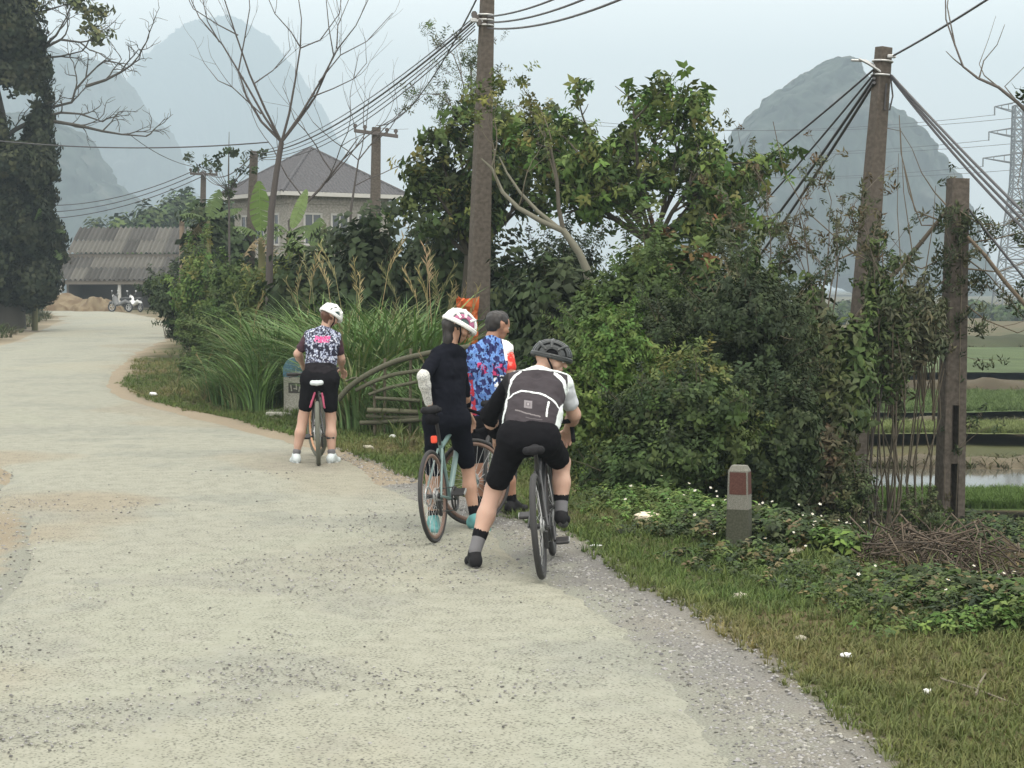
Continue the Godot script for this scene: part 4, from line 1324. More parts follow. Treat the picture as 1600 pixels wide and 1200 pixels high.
	for k in 60: lt.append([bp + Vector3(rv(-0.8, 1.0), rv(0.0, 0.4), rv(-0.5, 0.5)), rand_dir()])
	leaf_out(t, lt, "lance", 0.14, 1, [Color(0.10, 0.085, 0.05), Color(0.08, 0.085, 0.045)], 0.05, 0.0, 1.0)
	for w in [[[1395, 820], [1425, 828], [1455, 842], [1478, 850]], [[1470, 1070], [1520, 1085], [1560, 1100], [1590, 1112]], [[1525, 1095], [1530, 1078], [1540, 1062]], [[1180, 850], [1240, 905], [1290, 930]], [[1440, 905], [1500, 925], [1590, 905]]]:
		t = thing("fallen_branch", ["thin grey stick lying across the ditch beside the broken post", "long bare stick lying in the grass of the lower verge", "short forked twig beside the long stick in the grass", "dark bent twig on the slope below the marker post", "thin dry branch resting on the heap of twigs"][[820, 1070, 1095, 850, 905].find(w[0][1])], "branch", gnd(w[0][0], w[0][1]))
		var l := []
		for p in w: l.append(gnd(p[0], p[1]) + Vector3.UP * 0.03)
		mb = MB.new(); mb.tube(l, [0.007, 0.006, 0.005, 0.003], 5, Color(0.17, 0.15, 0.115) if w[0][1] != 850 else Color(0.09, 0.075, 0.06))
		part(mb, "stick", M.bark_v, t)

# ---------------------------------------------------------------- markers, fence, litter
func arch_prism(mb: MB, w: float, h: float, arch: float, dp: float, y0: float, col: Color) -> void:    # upright slab with an arched top, front towards +z
	var pr := [Vector2(-w / 2, y0), Vector2(w / 2, y0), Vector2(w / 2, h - arch)]
	for k in range(1, 9):
		var a := PI * k / 9.0
		pr.append(Vector2(cos(a) * w / 2, h - arch + sin(a) * arch))
	pr.append(Vector2(-w / 2, h - arch))
	var c := Vector2(0, (y0 + h) / 2)
	for k in pr.size():
		var p: Vector2 = pr[k]
		var q: Vector2 = pr[(k + 1) % pr.size()]
		for s in [-1.0, 1.0]:
			mb.tri(Vector3(c.x, c.y, s * dp / 2), Vector3(p.x, p.y, s * dp / 2), Vector3(q.x, q.y, s * dp / 2), col, Vector3(0, 0, s))
		var o := Vector2(q.y - p.y, p.x - q.x)
		mb.quad(Vector3(p.x, p.y, -dp / 2), Vector3(q.x, q.y, -dp / 2), Vector3(q.x, q.y, dp / 2), Vector3(p.x, p.y, dp / 2), col, Vector3(o.x, o.y, 0))

func build_markers() -> void:
	var b := gnd(466, 643)
	var t := thing("milestone", "arched concrete milestone with a blue top beside the cane grass", "milestone", b)
	t.rotation.y = -0.42
	t.scale = Vector3.ONE * 0.93
	var mb := MB.new(); arch_prism(mb, 0.48, 0.90, 0.0, 0.2, -0.1, Color.WHITE)
	mb = MB.new()
	var slab := MB.new()
	slab.box(Vector3(0, 0.28, 0), Vector3(0.46, 0.60, 0.2), Basis.IDENTITY, Color.WHITE, 0.015)
	part(slab, "slab", M.old_white, t, true)
	arch_prism(mb, 0.46, 0.90, 0.17, 0.2, 0.582, Color.WHITE)
	part(mb, "blue_top", M.blue_paint, t, true)
	mb = MB.new()          # pale rim along the arch
	var pts := []
	for k in 12:
		var a := PI * k / 11.0
		pts.append(Vector3(cos(a) * 0.235, 0.73 + sin(a) * 0.17, 0.0))
	pts.push_front(Vector3(0.235, 0.6, 0)); pts.append(Vector3(-0.235, 0.6, 0))
	mb.tube(pts, [0.03], 6)
	part(mb, "rim", M.pale_blue, t, true)
	mb = MB.new(); mb.box(Vector3(0.01, 0.40, 0.101), Vector3(0.27, 0.17, 0.006))
	part(mb, "dark_panel", M.dark_paint, t, true)
	for k in [[-0.07, 0.40, 0.022, 0.11, 0.15], [0.0, 0.39, 0.05, 0.02, 0.0], [0.03, 0.42, 0.02, 0.10, 0.1], [0.09, 0.40, 0.02, 0.12, -0.2]]:
		mb = MB.new(); mb.box(Vector3(k[0], k[1], 0.105), Vector3(k[2], k[3], 0.004), Basis(Vector3.BACK, k[4]))
		part(mb, "painted_stroke", M.old_white, t, true)
	for k in [[0.02, 0.70, 0.02, 0.08, 0.0], [0.08, 0.67, 0.10, 0.02, 0.1], [0.09, 0.76, 0.06, 0.025, 0.5]]:
		mb = MB.new(); mb.box(Vector3(k[0], k[1], 0.102), Vector3(k[2], k[3], 0.005), Basis(Vector3.BACK, k[4]))
		part(mb, "painted_stroke", M.pale_blue, t, true)
	mb = MB.new(); mb.box(Vector3(-0.05, -0.01, 0.05), Vector3(0.82, 0.09, 0.5), Basis.IDENTITY, Color.WHITE, 0.02)
	part(mb, "plinth", M.old_white, t, true)
	b = gnd(432, 650)
	t = thing("broken_slab", "broken pale concrete strip lying in front of the milestone", "slab", b)
	t.rotation.y = -0.1
	mb = MB.new(); mb.box(Vector3(0, 0.03, 0), Vector3(0.30, 0.06, 0.12), Basis.IDENTITY, Color.WHITE, 0.012)
	part(mb, "block", M.old_white, t, true)
	mb = MB.new(); mb.box(Vector3(0.19, 0.025, 0.02), Vector3(0.07, 0.05, 0.10), Basis(Vector3.UP, 0.4), Color.WHITE, 0.012)
	part(mb, "chip", M.old_white, t, true)
	# marker post
	b = on_ground(1157, 13.2)
	t = thing("marker_post", "short square marker post with faded red and white paint on the verge", "marker post", b)
	t.rotation.y = -0.35
	t.scale = Vector3(0.86, 1, 0.86)
	var s := -b.z / F
	var hh := px(1157, 727, 13.2).y - b.y
	mb = MB.new()
	prism(mb, Vector3(0, -0.1, 0), Vector3(0, hh * 0.48, 0), Vector3.RIGHT, Vector3.BACK, Vector2(0.205, 0.17), Vector2(0.188, 0.155), 0.1)
	part(mb, "foot", M.mossy, t, true)
	mb = MB.new()
	prism(mb, Vector3(0, hh * 0.48 + 0.001, 0), Vector3(0, hh * 0.94, 0), Vector3.RIGHT, Vector3.BACK, Vector2(0.187, 0.154), Vector2(0.172, 0.142), 0.1)
	prism(mb, Vector3(0, hh * 0.94, 0), Vector3(0, hh, 0), Vector3.RIGHT, Vector3.BACK, Vector2(0.172, 0.142), Vector2(0.125, 0.10), 0.2)
	part(mb, "shaft", M.worn_white, t, true)
	mb = MB.new()
	var y0 := hh * 0.66
	var y1 := hh * 0.925
	mb.quad(Vector3(-0.070, y0, 0.0775), Vector3(0.078, y0, 0.0775), Vector3(0.074, y1, 0.0745), Vector3(-0.068, y1, 0.0745), Color.WHITE, Vector3.BACK)
	mb.quad(Vector3(0.093, y0, 0.062), Vector3(0.093, y0, -0.062), Vector3(0.0885, y1, -0.06), Vector3(0.0885, y1, 0.06), Color.WHITE, Vector3.RIGHT)
	part(mb, "red_band", M.red_paint, t, true)

func build_fence() -> void:
	var d := 23.0
	var b := on_ground(615, d)
	var t := thing("bamboo_fence", "bent grey bamboo rails stacked into a low fence beside the cane grass", "fence", b)
	var rails := [[[[528, 625], [548, 603], [580, 582], [620, 564], [660, 554], [700, 546], [735, 542]], 0.036], [[[556, 610], [582, 597], [612, 586], [650, 580], [700, 575], [740, 572]], 0.026], [[[576, 617], [600, 608], [635, 600], [665, 594], [700, 588], [740, 584]], 0.022], [[[586, 622], [625, 624], [660, 626], [700, 624], [740, 622]], 0.024], [[[574, 641], [610, 642], [660, 644], [700, 642], [740, 640]], 0.034], [[[562, 661], [600, 659], [650, 656], [700, 651], [740, 648]], 0.030], [[[572, 650], [620, 652], [670, 650], [730, 646]], 0.022], [[[540, 596], [556, 590], [572, 598], [590, 612]], 0.014]]
	for r in rails:
		var l := pxs(r[0], d, 0.03)
		var mb := MB.new()
		var pts := []
		for k in l.size() - 1:
			for q in 4:
				pts.append(Vector3(l[k]).cubic_interpolate(l[k + 1], l[maxi(k - 1, 0)], l[mini(k + 2, l.size() - 1)], q / 4.0))
		pts.append(l[-1])
		mb.tube(pts, [r[1]], 8, Color(0.125, 0.125, 0.088) * rv(0.8, 1.2))
		var o := part(mb, "rail", M.bamboo, t)
	for w in [[600, 560], [640, 545], [690, 538], [585, 600], [662, 575]]:
		var mb := MB.new()
		var p := on_ground(w[0], d + 0.08)
		mb.tube([p, px(w[0] + rv(-2, 2), w[1], d + 0.08)], [0.024, 0.02], 6, Color(0.17, 0.15, 0.11))
		part(mb, "stake", M.bamboo, t)
	for w in [[[560, 480], [575, 560], [590, 630]], [[640, 505], [625, 560], [610, 600]]]:
		pass

func lump(r: Vector3, rough: float, sd: float) -> MB:
	var mb := MB.new()
	mb.ellipsoid(Vector3.ZERO, r, Basis.IDENTITY, 14, 9)
	for k in mb.v.size():
		var p := mb.v[k] / r
		mb.v[k] += p * r * rough * (nz2.get_noise_3d(p.x * 26.0 + sd, p.y * 26.0, p.z * 26.0) + 0.5 * nz2.get_noise_3d(p.x * 60.0 + sd, p.y * 60.0, p.z * 60.0))
		if mb.v[k].y < -r.y * 0.5: mb.v[k].y = -r.y * 0.5
	smooth_normals(mb)
	return mb

func build_litter() -> void:
	var items := [["plastic_bag", "crumpled cream plastic bag on the grass between the rider and the marker post", "bag", 1010, 816, Vector3(0.11, 0.045, 0.07), "bag"],
		["paper_scrap", "small flat white paper scrap at the gravel edge", "paper", 930, 856, Vector3(0.045, 0.008, 0.02), "white"],
		["stone", "pale rounded stone in the verge below the marker post", "stone", 1157, 938, Vector3(0.05, 0.022, 0.035), "stone"],
		["stone", "small pale stone in the turf halfway down the verge", "stone", 1252, 1003, Vector3(0.035, 0.015, 0.025), "stone"],
		["plastic_scrap", "bluish white plastic scrap lying in the low turf", "plastic", 1322, 1030, Vector3(0.03, 0.015, 0.02), "white"],
		["plastic_scrap", "tiny bright white plastic scrap near the reddish earth", "plastic", 1448, 1088, Vector3(0.022, 0.016, 0.018), "white"],
		["stone", "brownish stone in the ground cover right of the marker post", "stone", 1243, 868, Vector3(0.05, 0.03, 0.035), "bag"],
		["wood_chip", "pale split piece of wood at the top of the ditch", "wood", 1405, 948, Vector3(0.09, 0.015, 0.02), "stone"],
		["stone", "white pebble on the verge near the two small stones", "stone", 1231, 914, Vector3(0.022, 0.016, 0.02), "white"],
		["stone", "pale stone in the grass by the far rider's right foot", "stone", 575, 703, Vector3(0.07, 0.03, 0.05), "stone"],
		["stone", "white stone in the grass below the bamboo rails", "stone", 603, 668, Vector3(0.06, 0.03, 0.05), "stone"],
		["stone", "small white stone lower in the grass below the bamboo rails", "stone", 614, 685, Vector3(0.045, 0.025, 0.04), "white"],
		["stone", "white stone at the road edge on the inside of the bend", "stone", 239, 619, Vector3(0.07, 0.04, 0.06), "white"]]
	for k in items.size():
		var w: Array = items[k]
		var p := gnd(w[3], w[4])
		var mb := lump(w[5], 0.9 if w[0] == "plastic_bag" else 0.5, k * 7.3)
		var o := part(mb, w[0], M[{"bag": "bag", "white": "white", "stone": "stone"}[w[6]]])
		o.position = p + Vector3.UP * (w[5].y * 0.5 + 0.012)
		o.rotation.y = rv(-0.5, 0.5)
		tag(o, w[1], w[2], "")
	# loose gravel on the shoulder and the road
	var st := [lump(Vector3(1, 0.6, 0.8), 0.7, 1.0).mesh(), lump(Vector3(0.8, 0.55, 1), 0.8, 5.0).mesh()]
	for g in 2:
		var tf := []
		var cs := []
		for k in 60000:
			var d := 6.0 + pow(rng.randf(), 1.3) * 15.0
			var x := lerpf(-0.32, 0.30, rng.randf()) * d
			var e := edge_side(x, -d, R_EDGE)
			var l := edge_side(x, -d, L_EDGE)
			var y := 0.0
			var s := 0.0
			if e > -shoulder(d) - 0.18 and e < 0.22:
				if rng.randf() > 0.9 * exp(-pow((e + shoulder(d) * 0.45) / 0.24, 2.0)) + 0.05: continue
				y = ground_y(x, -d)
				s = rv(0.003, 0.0075) * (1.0 + 0.02 * d)
				if rng.randf() < 0.05: s *= 1.8
			elif e < -0.4 and l > 0.2:
				if rng.randf() < smoothstep(11.0, 20.0, d): continue
				if rng.randf() > 0.012 + 0.22 * smoothstep(0.05, 0.4, nz.get_noise_2d(x * 5.0 + 30.0, -d * 3.4)): continue
				y = 0.012 + 0.012 * nz.get_noise_2d(x * 2.2, -d * 2.2)
				s = rv(0.0025, 0.0075) * (0.7 + 0.04 * d)
			elif l < 0.2 and l > -2.0:
				if rng.randf() > 0.10: continue
				y = maxf(ground_y(x, -d), 0.0)
				s = rv(0.004, 0.012)
			else:
				continue
			tf.append(Transform3D(Basis(Vector3.UP, rv(0, TAU)).scaled(Vector3.ONE * s), Vector3(x, y, -d)))
			var v := rv(0.10, 0.36)
			cs.append(Color(v, v * 0.99, v * rv(0.86, 1.04)))
		tag(multi("gravel", st[g], M.gravel, tf, cs), ["loose grey gravel along the road shoulder", "coarser loose chippings scattered over the road"][g], "gravel", "", "stuff")

# ---------------------------------------------------------------- rice fields
func build_fields() -> void:
	var rows := [[24.2, 26.3, Color(0.095, 0.15, 0.045), 0.05, "rice"], [27.0, 30.4, Color(0, 0, 0), 0.0, "water"], [30.4, 31.6, Color(0.15, 0.13, 0.095), 0.30, "bund"], [37.0, 39.5, Color(0.15, 0.18, 0.075), 0.12, "rice"], [39.5, 40.6, Color(0.13, 0.115, 0.08), 0.22, "bund"], [43.5, 52.0, Color(0.09, 0.13, 0.05), 0.12, "rice"], [53.0, 55.0, Color(0.10, 0.085, 0.06), 0.42, "bund"], [64.0, 92.0, Color(0.085, 0.12, 0.05), 0.20, "rice"], [94.0, 97.0, Color(0.07, 0.08, 0.045), 0.7, "bund"]]
	var names := ["bright green rice plot nearest the broken post", "", "dark earth bund behind the flooded plot", "yellow-green rice strip behind the dark bund", "low dark bund between two green plots", "wide mid-green rice plot in the middle of the fields", "brown earth bund before the farthest plot", "farthest hazy green rice plot below the tree line", "far overgrown bund under the tree line"]
	for k in rows.size():
		var r: Array = rows[k]
		var x0: float = r[0] * 0.10
		var x1: float = r[1] * 0.42 + 8.0
		var mb := MB.new()
		var na := 90
		var nb := 14
		for b in nb + 1:
			for a in na + 1:
				var x := lerpf(x0, x1, float(a) / na)
				var z := -lerpf(r[0], r[1], float(b) / nb) + 0.25 * nz.get_noise_1d(x * 3.0 + k * 50.0)
				var y: float = FIELD + 0.14
				if r[4] == "bund": y += (r[3] * sin(PI * b / nb) + 0.22 * nz.get_noise_2d(x * 5.0, z * 5.0)) - 0.14
				elif r[4] == "rice": y += 0.06 + 0.03 * nz.get_noise_2d(x * 5.0, z * 5.0)
				mb.v.append(Vector3(x, y, z)); mb.n.append(Vector3.UP); mb.t.append(Vector2.ZERO)
				mb.c.append(Color(r[2]) * (1.0 + 0.5 * nz.get_noise_2d(x * 3.0, z * 5.0)))
		for b in nb:
			for a in na:
				var q := b * (na + 1) + a
				mb.i.append_array([q, q + na + 1, q + 1, q + 1, q + na + 1, q + na + 2])
		smooth_normals(mb)
		var o := part(mb, "water" if r[4] == "water" else ("field" if r[4] == "rice" else "earth_bank"), M.water if r[4] == "water" else M.field)
		tag(o, names[k], "", "", "structure")
	# young rice on the near plots, tussocks on the bunds
	var tf := []
	var cs := []
	for k in 26000:
		var r: Array = rows[[0, 3, 5][k % 3]]
		var x := lerpf(r[0] * 0.12, r[1] * 0.34, rng.randf())
		var z := -lerpf(r[0] + 0.2, r[1] - 0.2, rng.randf())
		tf.append(Transform3D(Basis(Vector3.UP, rv(0, TAU)).scaled(Vector3.ONE * rv(0.8, 1.5)), Vector3(x, FIELD + 0.19, z)))
		cs.append(Color(r[2]) * rv(0.8, 1.3))
	tag(multi("young_rice", tuft(8, 0.16, 0.014, 0.7), M.grass, tf, cs), "young rice shoots standing on the green plots", "rice", "", "stuff")
	tf = []; cs = []
	for k in 4200:
		var r: Array = rows[[2, 4, 6, 8][k % 4]]
		var x := lerpf(r[0] * 0.12, r[1] * 0.36, rng.randf())
		var z := -lerpf(r[0], r[1], rng.randf())
		tf.append(Transform3D(Basis(Vector3.UP, rv(0, TAU)).scaled(Vector3.ONE * rv(0.5, 1.1)), Vector3(x, FIELD + 0.1, z)))
		cs.append(leaf_col([Color(0.07, 0.075, 0.04), Color(0.10, 0.095, 0.055), Color(0.06, 0.07, 0.035)]))
	tag(multi("bund_grass", tuft(9, 0.32, 0.02, 0.9, 3), M.grass, tf, cs), "rough dry grass on the bunds between the plots", "grass", "", "stuff")

# ---------------------------------------------------------------- buildings
func build_house() -> void:
	var d := 75.0
	var b := on_ground(487, d)
	b.y = minf(b.y, 0.0)
	var t := thing("house", "pale house with a grey hipped roof behind the bare forked tree", "house", b)
	t.rotation.y = 0.62
	var eave: float = px(487, 307, d).y - b.y
	var peak: float = px(487, 231, d).y - b.y
	var hw := 2.35
	var mb := MB.new()
	for s in [[Vector3(0, eave / 2, hw - 0.1), Vector3(hw * 2, eave, 0.2)], [Vector3(0, eave / 2, -hw + 0.1), Vector3(hw * 2, eave, 0.2)]]:
		mb = MB.new(); mb.box(s[0], s[1]); part(mb, "wall", M.plaster, t, true)
	for s in [-1.0, 1.0]:
		mb = MB.new(); mb.box(Vector3(s * (hw - 0.1), eave / 2, 0), Vector3(0.2, eave, hw * 2 - 0.41)); part(mb, "wall", M.plaster, t, true)
	mb = MB.new(); mb.box(Vector3(0, eave - 0.35, 0), Vector3(hw * 2 + 0.12, 0.18, hw * 2 + 0.12)); part(mb, "string_course", M.plaster, t, true)
	var ov := hw + 0.62
	var ap := Vector3(0, peak, 0)
	var cs := [Vector3(-ov, eave, ov), Vector3(ov, eave, ov), Vector3(ov, eave, -ov), Vector3(-ov, eave, -ov)]
	for k in 4:
		var p: Vector3 = cs[k]
		var q: Vector3 = cs[(k + 1) % 4]
		mb = MB.new()
		var n := 34
		var out := (p + q) * Vector3(1, 0, 1) + Vector3.UP * 3
		for a in n:           # ribs of the sheet roof
			var a0 := p.lerp(q, float(a) / n)
			var am := p.lerp(q, (a + 0.5) / n)
			var a1 := p.lerp(q, float(a + 1) / n)
			var lift := (q - p).cross(ap - p).normalized()
			if lift.y < 0: lift = -lift
			lift *= 0.035
			var f0 := 1.0 - absf(2.0 * a / n - 1.0)
			var f1 := 1.0 - absf(2.0 * (a + 1.0) / n - 1.0)
			var u0 := a0 + ((ap - (p + q) / 2)) * f0
			var u1 := a1 + ((ap - (p + q) / 2)) * f1
			mb.quad(a0, am + lift, (u0 + u1) / 2 + lift, u0, Color.WHITE, out)
			mb.quad(am + lift, a1, u1, (u0 + u1) / 2 + lift, Color.WHITE, out)
		var sl := part(mb, "roof_slope", M.roof_grey, t, true)
		mb = MB.new(); mb.tube([p, ap], [0.09, 0.07], 6)
		part(mb, "ridge_cap", M.roof_grey, t, true)
		mb = MB.new(); mb.box((p + q) / 2 + Vector3(0, -0.07, 0), Vector3(ov * 2 + 0.05 * (k % 2), 0.16, 0.06), Basis(Vector3.UP, k * PI / 2))
		part(mb, "fascia", M.pale_grey, t, true)
	mb = MB.new(); mb.box(Vector3(0, eave - 0.02, 0), Vector3(ov * 2 - 0.1, 0.03, ov * 2 - 0.1)); part(mb, "soffit", M.pale_grey, t, true)
	for k in 4:
		for s in [-1.25, 0.0, 1.25]:
			var o := Node3D.new()
			o.name = "window"
			t.add_child(o, true)
			o.rotation.y = k * PI / 2
			o.position = Basis(Vector3.UP, k * PI / 2) * Vector3(s, eave - 1.45, hw + 0.01)
			mb = MB.new()
			for e in [[Vector3(0, 0.62, 0), Vector3(0.86, 0.08, 0.1)], [Vector3(0, -0.62, 0), Vector3(0.86, 0.08, 0.1)], [Vector3(-0.39, 0, 0), Vector3(0.08, 1.15, 0.1)], [Vector3(0.39, 0, 0), Vector3(0.08, 1.15, 0.1)], [Vector3(0, 0, 0), Vector3(0.05, 1.15, 0.07)]]:
				mb.box(e[0], e[1])
			part(mb, "frame", M.pale_grey, o, true)
			mb = MB.new(); mb.box(Vector3(0, 0, 0.004), Vector3(0.7, 1.16, 0.02))
			part(mb, "pane", M.dark_glass, o, true)

func corrugated(w: float, l: float, waves: int, amp: float) -> ArrayMesh:
	var mb := MB.new()
	var n := waves * 6
	for a in n + 1:
		for b in 2:
			mb.v.append(Vector3(w * (float(a) / n - 0.5), amp * sin(TAU * waves * a / n), l * (0.5 - b)))
			mb.n.append(Vector3.UP); mb.c.append(Color.WHITE); mb.t.append(Vector2(float(a) / n, b))
	for a in n:
		mb.i.append_array([a * 2, a * 2 + 1, a * 2 + 2, a * 2 + 2, a * 2 + 1, a * 2 + 3])
	smooth_normals(mb)
	if mb.n[0].y < 0:
		for k in mb.n.size(): mb.n[k] = -mb.n[k]
		for k in range(0, mb.i.size(), 3):
			var s := mb.i[k + 1]; mb.i[k + 1] = mb.i[k + 2]; mb.i[k + 2] = s
	return mb.mesh()

func build_shed() -> void:
	var d0 := 118.0
	var b := hit(185, 478)
	var x0 := px(86, 430, d0).x
	var x1 := px(292, 430, d0).x
	var gy := rise(120.0)
	var t := thing("shed", "open shed with two tiers of grey corrugated roofing at the road's far end", "shed", Vector3((x0 + x1) / 2, gy, -d0))
	var tiers := [[px(180, 437, d0), px(180, 401, d0 + 3.4)], [px(180, 395, d0 + 3.2), px(180, 357, d0 + 7.0)]]
	for k in 2:
		var a: Vector3 = tiers[k][0]
		var c: Vector3 = tiers[k][1]
		var run := Vector3(0, c.y - a.y, c.z - a.z)
		var len := run.length()
		var bs := Basis(Vector3.RIGHT, -run.normalized(), Vector3.ZERO)
		var fw := -run.normalized()
		var up := fw.cross(Vector3.RIGHT)
		if up.y < 0: up = -up
		var n := 9
		var w := (x1 - x0 - k * 0.3) / n
		for half in 2:
			var ms := [corrugated(w + 0.08, len / 2 + 0.12, 3, 0.085)]
			for q in n:
				var o := part(ms[0], "roof_sheet", [M.sheet_a, M.sheet_b, M.sheet_c][rng.randi() % 3], t, true)
				var mid := a + run * (0.25 + 0.5 * half)
				o.transform = Transform3D(Basis(Vector3.RIGHT, up, fw), Vector3(x0 + w * (q + 0.5) + rv(-0.02, 0.02), mid.y + 0.03 * half + 0.012 * (q % 2), mid.z) - t.position)
		var mb := MB.new(); mb.box(Vector3((x0 + x1) / 2, a.y - 0.17 - 0.04 * k, a.z - 0.1) - t.position, Vector3(x1 - x0 - 0.2, 0.28, 0.1))
		part(mb, "fascia", M.dark_wood, t, true)
	for f in [0.03, 0.48, 0.95]:
		var mb := MB.new()
		var p := Vector3(lerpf(x0, x1, f), gy - 0.2, -d0 - 0.3)
		mb.box(Vector3(p.x, (tiers[0][0].y + gy - 0.3) / 2, p.z) - t.position, Vector3(0.2, tiers[0][0].y - gy + 0.1, 0.2), Basis.IDENTITY, Color.WHITE, 0.02)
		part(mb, "post", M.pale_grey, t, true)
	var hb: float = tiers[1][0].y - gy
	for s in [[Vector3((x0 + x1) / 2, gy + hb / 2, -d0 - 6.4), Vector3(x1 - x0 - 0.3, hb, 0.15)], [Vector3(x0 + 0.2, gy + hb / 2 - 0.3, -d0 - 4.4), Vector3(0.15, hb - 0.6, 3.8)], [Vector3(x1 - 0.2, gy + hb / 2 - 0.3, -d0 - 4.4), Vector3(0.15, hb - 0.6, 3.8)]]:
		var mb := MB.new(); mb.box(Vector3(s[0]) - t.position, s[1])
		part(mb, "wall", M.dark_wood, t, true)
	var rail := MB.new(); rail.box(Vector3(lerpf(x0, x1, 0.83), gy + 1.75, -d0 - 0.5) - t.position, Vector3(2.0, 0.12, 0.08))
	part(rail, "rail", M.pale_grey, t, true)
	# heaps of sandy earth before it
	for w in [[108, 481, 118.0, 2.3, 1.15, "wide heap of sandy earth in front of the shed's left half"], [152, 480, 116.0, 1.7, 1.05, "smaller heap of brown earth beside the parked motorbikes"]]:
		var p := px(w[0], 478, w[2] - 5.0)
		p.y = ground_y(p.x, p.z)
		var mb := MB.new()
		var n := 40
		for bq in n + 1:
			for a in n + 1:
				var q := Vector2(lerpf(-1, 1, float(a) / n), lerpf(-1, 1, float(bq) / n))
				var r := q.length() + 0.28 * nz.get_noise_2d(q.x * 24.0 + w[0], q.y * 24.0)
				var h: float = w[4] * (0.25 * smoothstep(1.0, 0.75, r) + 0.75 * smoothstep(1.0, 0.05, r)) * (0.9 + 0.35 * nz2.get_noise_2d(q.x * 16.0 + w[0], q.y * 16.0))
				mb.v.append(Vector3(q.x * w[3], h - 0.06, q.y * w[3] * 0.8)); mb.n.append(Vector3.UP); mb.t.append(Vector2.ZERO)
				mb.c.append(Color(0.17, 0.125, 0.08).lerp(Color(0.26, 0.21, 0.14), clampf(0.5 + 1.6 * nz2.get_noise_2d(q.x * 40.0, q.y * 40.0 + w[0]), 0, 1)))
		for bq in n:
			for a in n:
				var q := bq * (n + 1) + a
				mb.i.append_array([q, q + 1, q + n + 1, q + 1, q + n + 2, q + n + 1])
		smooth_normals(mb)
		var o := part(mb, "earth_heap", M.field)
		o.position = p
		tag(o, w[5], "earth heap", "earth heaps before the shed")
	motorbike(px(188, 478, 109.0), 1.15, "parked motorbike with grey side panels next to the earth heap", M.bike_grey)
	motorbike(px(211, 478, 110.0), 0.75, "parked white motorbike with a round mirror standing nearer the roadside bushes", M.white)

func motorbike(at: Vector3, yaw: float, label: String, body: Material) -> void:
	at.y = ground_y(at.x, at.z)
	var t := thing("motorbike", label, "motorbike", at, "motorbikes parked before the shed")
	t.rotation.y = yaw
	for z in [-0.62, 0.62]:
		var w := Node3D.new()
		w.name = "wheel"
		t.add_child(w, true)
		w.position = Vector3(0, 0.30, z)
		var mb := MB.new(); mb.torus(Vector3.ZERO, Vector3.RIGHT, 0.25, 0.05, 26, 8); part(mb, "tyre", M.rubber, w, true)
		mb = MB.new(); mb.torus(Vector3.ZERO, Vector3.RIGHT, 0.19, 0.02, 22, 6)
		for k in 5:
			var a := TAU * k / 5
			mb.tube([Vector3.ZERO, Vector3(0, cos(a), sin(a)) * 0.19], [0.015], 5)
		part(mb, "rim", M.steel, w, true)
	var mb := MB.new()
	mb.tube([Vector3(0, 0.55, 0.75), Vector3(0, 0.68, 0.45), Vector3(0, 0.55, 0.1), Vector3(0, 0.45, -0.12)], [0.06, 0.15, 0.13, 0.08], 8)
	part(mb, "body", body, t, true)
	mb = MB.new(); mb.tube([Vector3(0, 0.42, -0.2), Vector3(0, 0.62, -0.34), Vector3(0, 0.92, -0.44), Vector3(0, 1.0, -0.46)], [0.16, 0.19, 0.14, 0.06], 8)
	part(mb, "front_shield", body, t, true)
	mb = MB.new(); mb.tube([Vector3(0, 0.80, 0.78), Vector3(0, 0.80, 0.4), Vector3(0, 0.78, 0.02)], [0.09, 0.12, 0.09], 8)
	part(mb, "seat", M.rubber, t, true)
	mb = MB.new(); mb.tube([Vector3(-0.34, 1.04, -0.36), Vector3(-0.1, 1.02, -0.46), Vector3(0.1, 1.02, -0.46), Vector3(0.34, 1.04, -0.36)], [0.02], 6)
	part(mb, "handlebar", M.rubber, t, true)
	mb = MB.new(); mb.ellipsoid(Vector3(0, 0.98, -0.52), Vector3(0.09, 0.08, 0.05), Basis.IDENTITY, 10, 6); part(mb, "headlight", M.white, t, true)
	for s in [-1.0, 1.0]:
		mb = MB.new(); mb.tube([Vector3(s * 0.24, 1.03, -0.42), Vector3(s * 0.30, 1.25, -0.40)], [0.008], 5)
		mb.ellipsoid(Vector3(s * 0.30, 1.28, -0.39), Vector3(0.07, 0.05, 0.02), Basis.IDENTITY, 10, 6); part(mb, "mirror", M.steel, t, true)
		mb = MB.new(); mb.tube([Vector3(s * 0.07, 0.3, -0.62), Vector3(s * 0.07, 0.62, -0.5), Vector3(s * 0.05, 0.95, -0.44)], [0.025], 6); part(mb, "fork", M.steel, t, true)
	mb = MB.new(); mb.tube([Vector3(0, 0.62, -0.62), Vector3(0, 0.58, -0.82)], [0.07, 0.05], 6); part(mb, "mudguard", body, t, true)

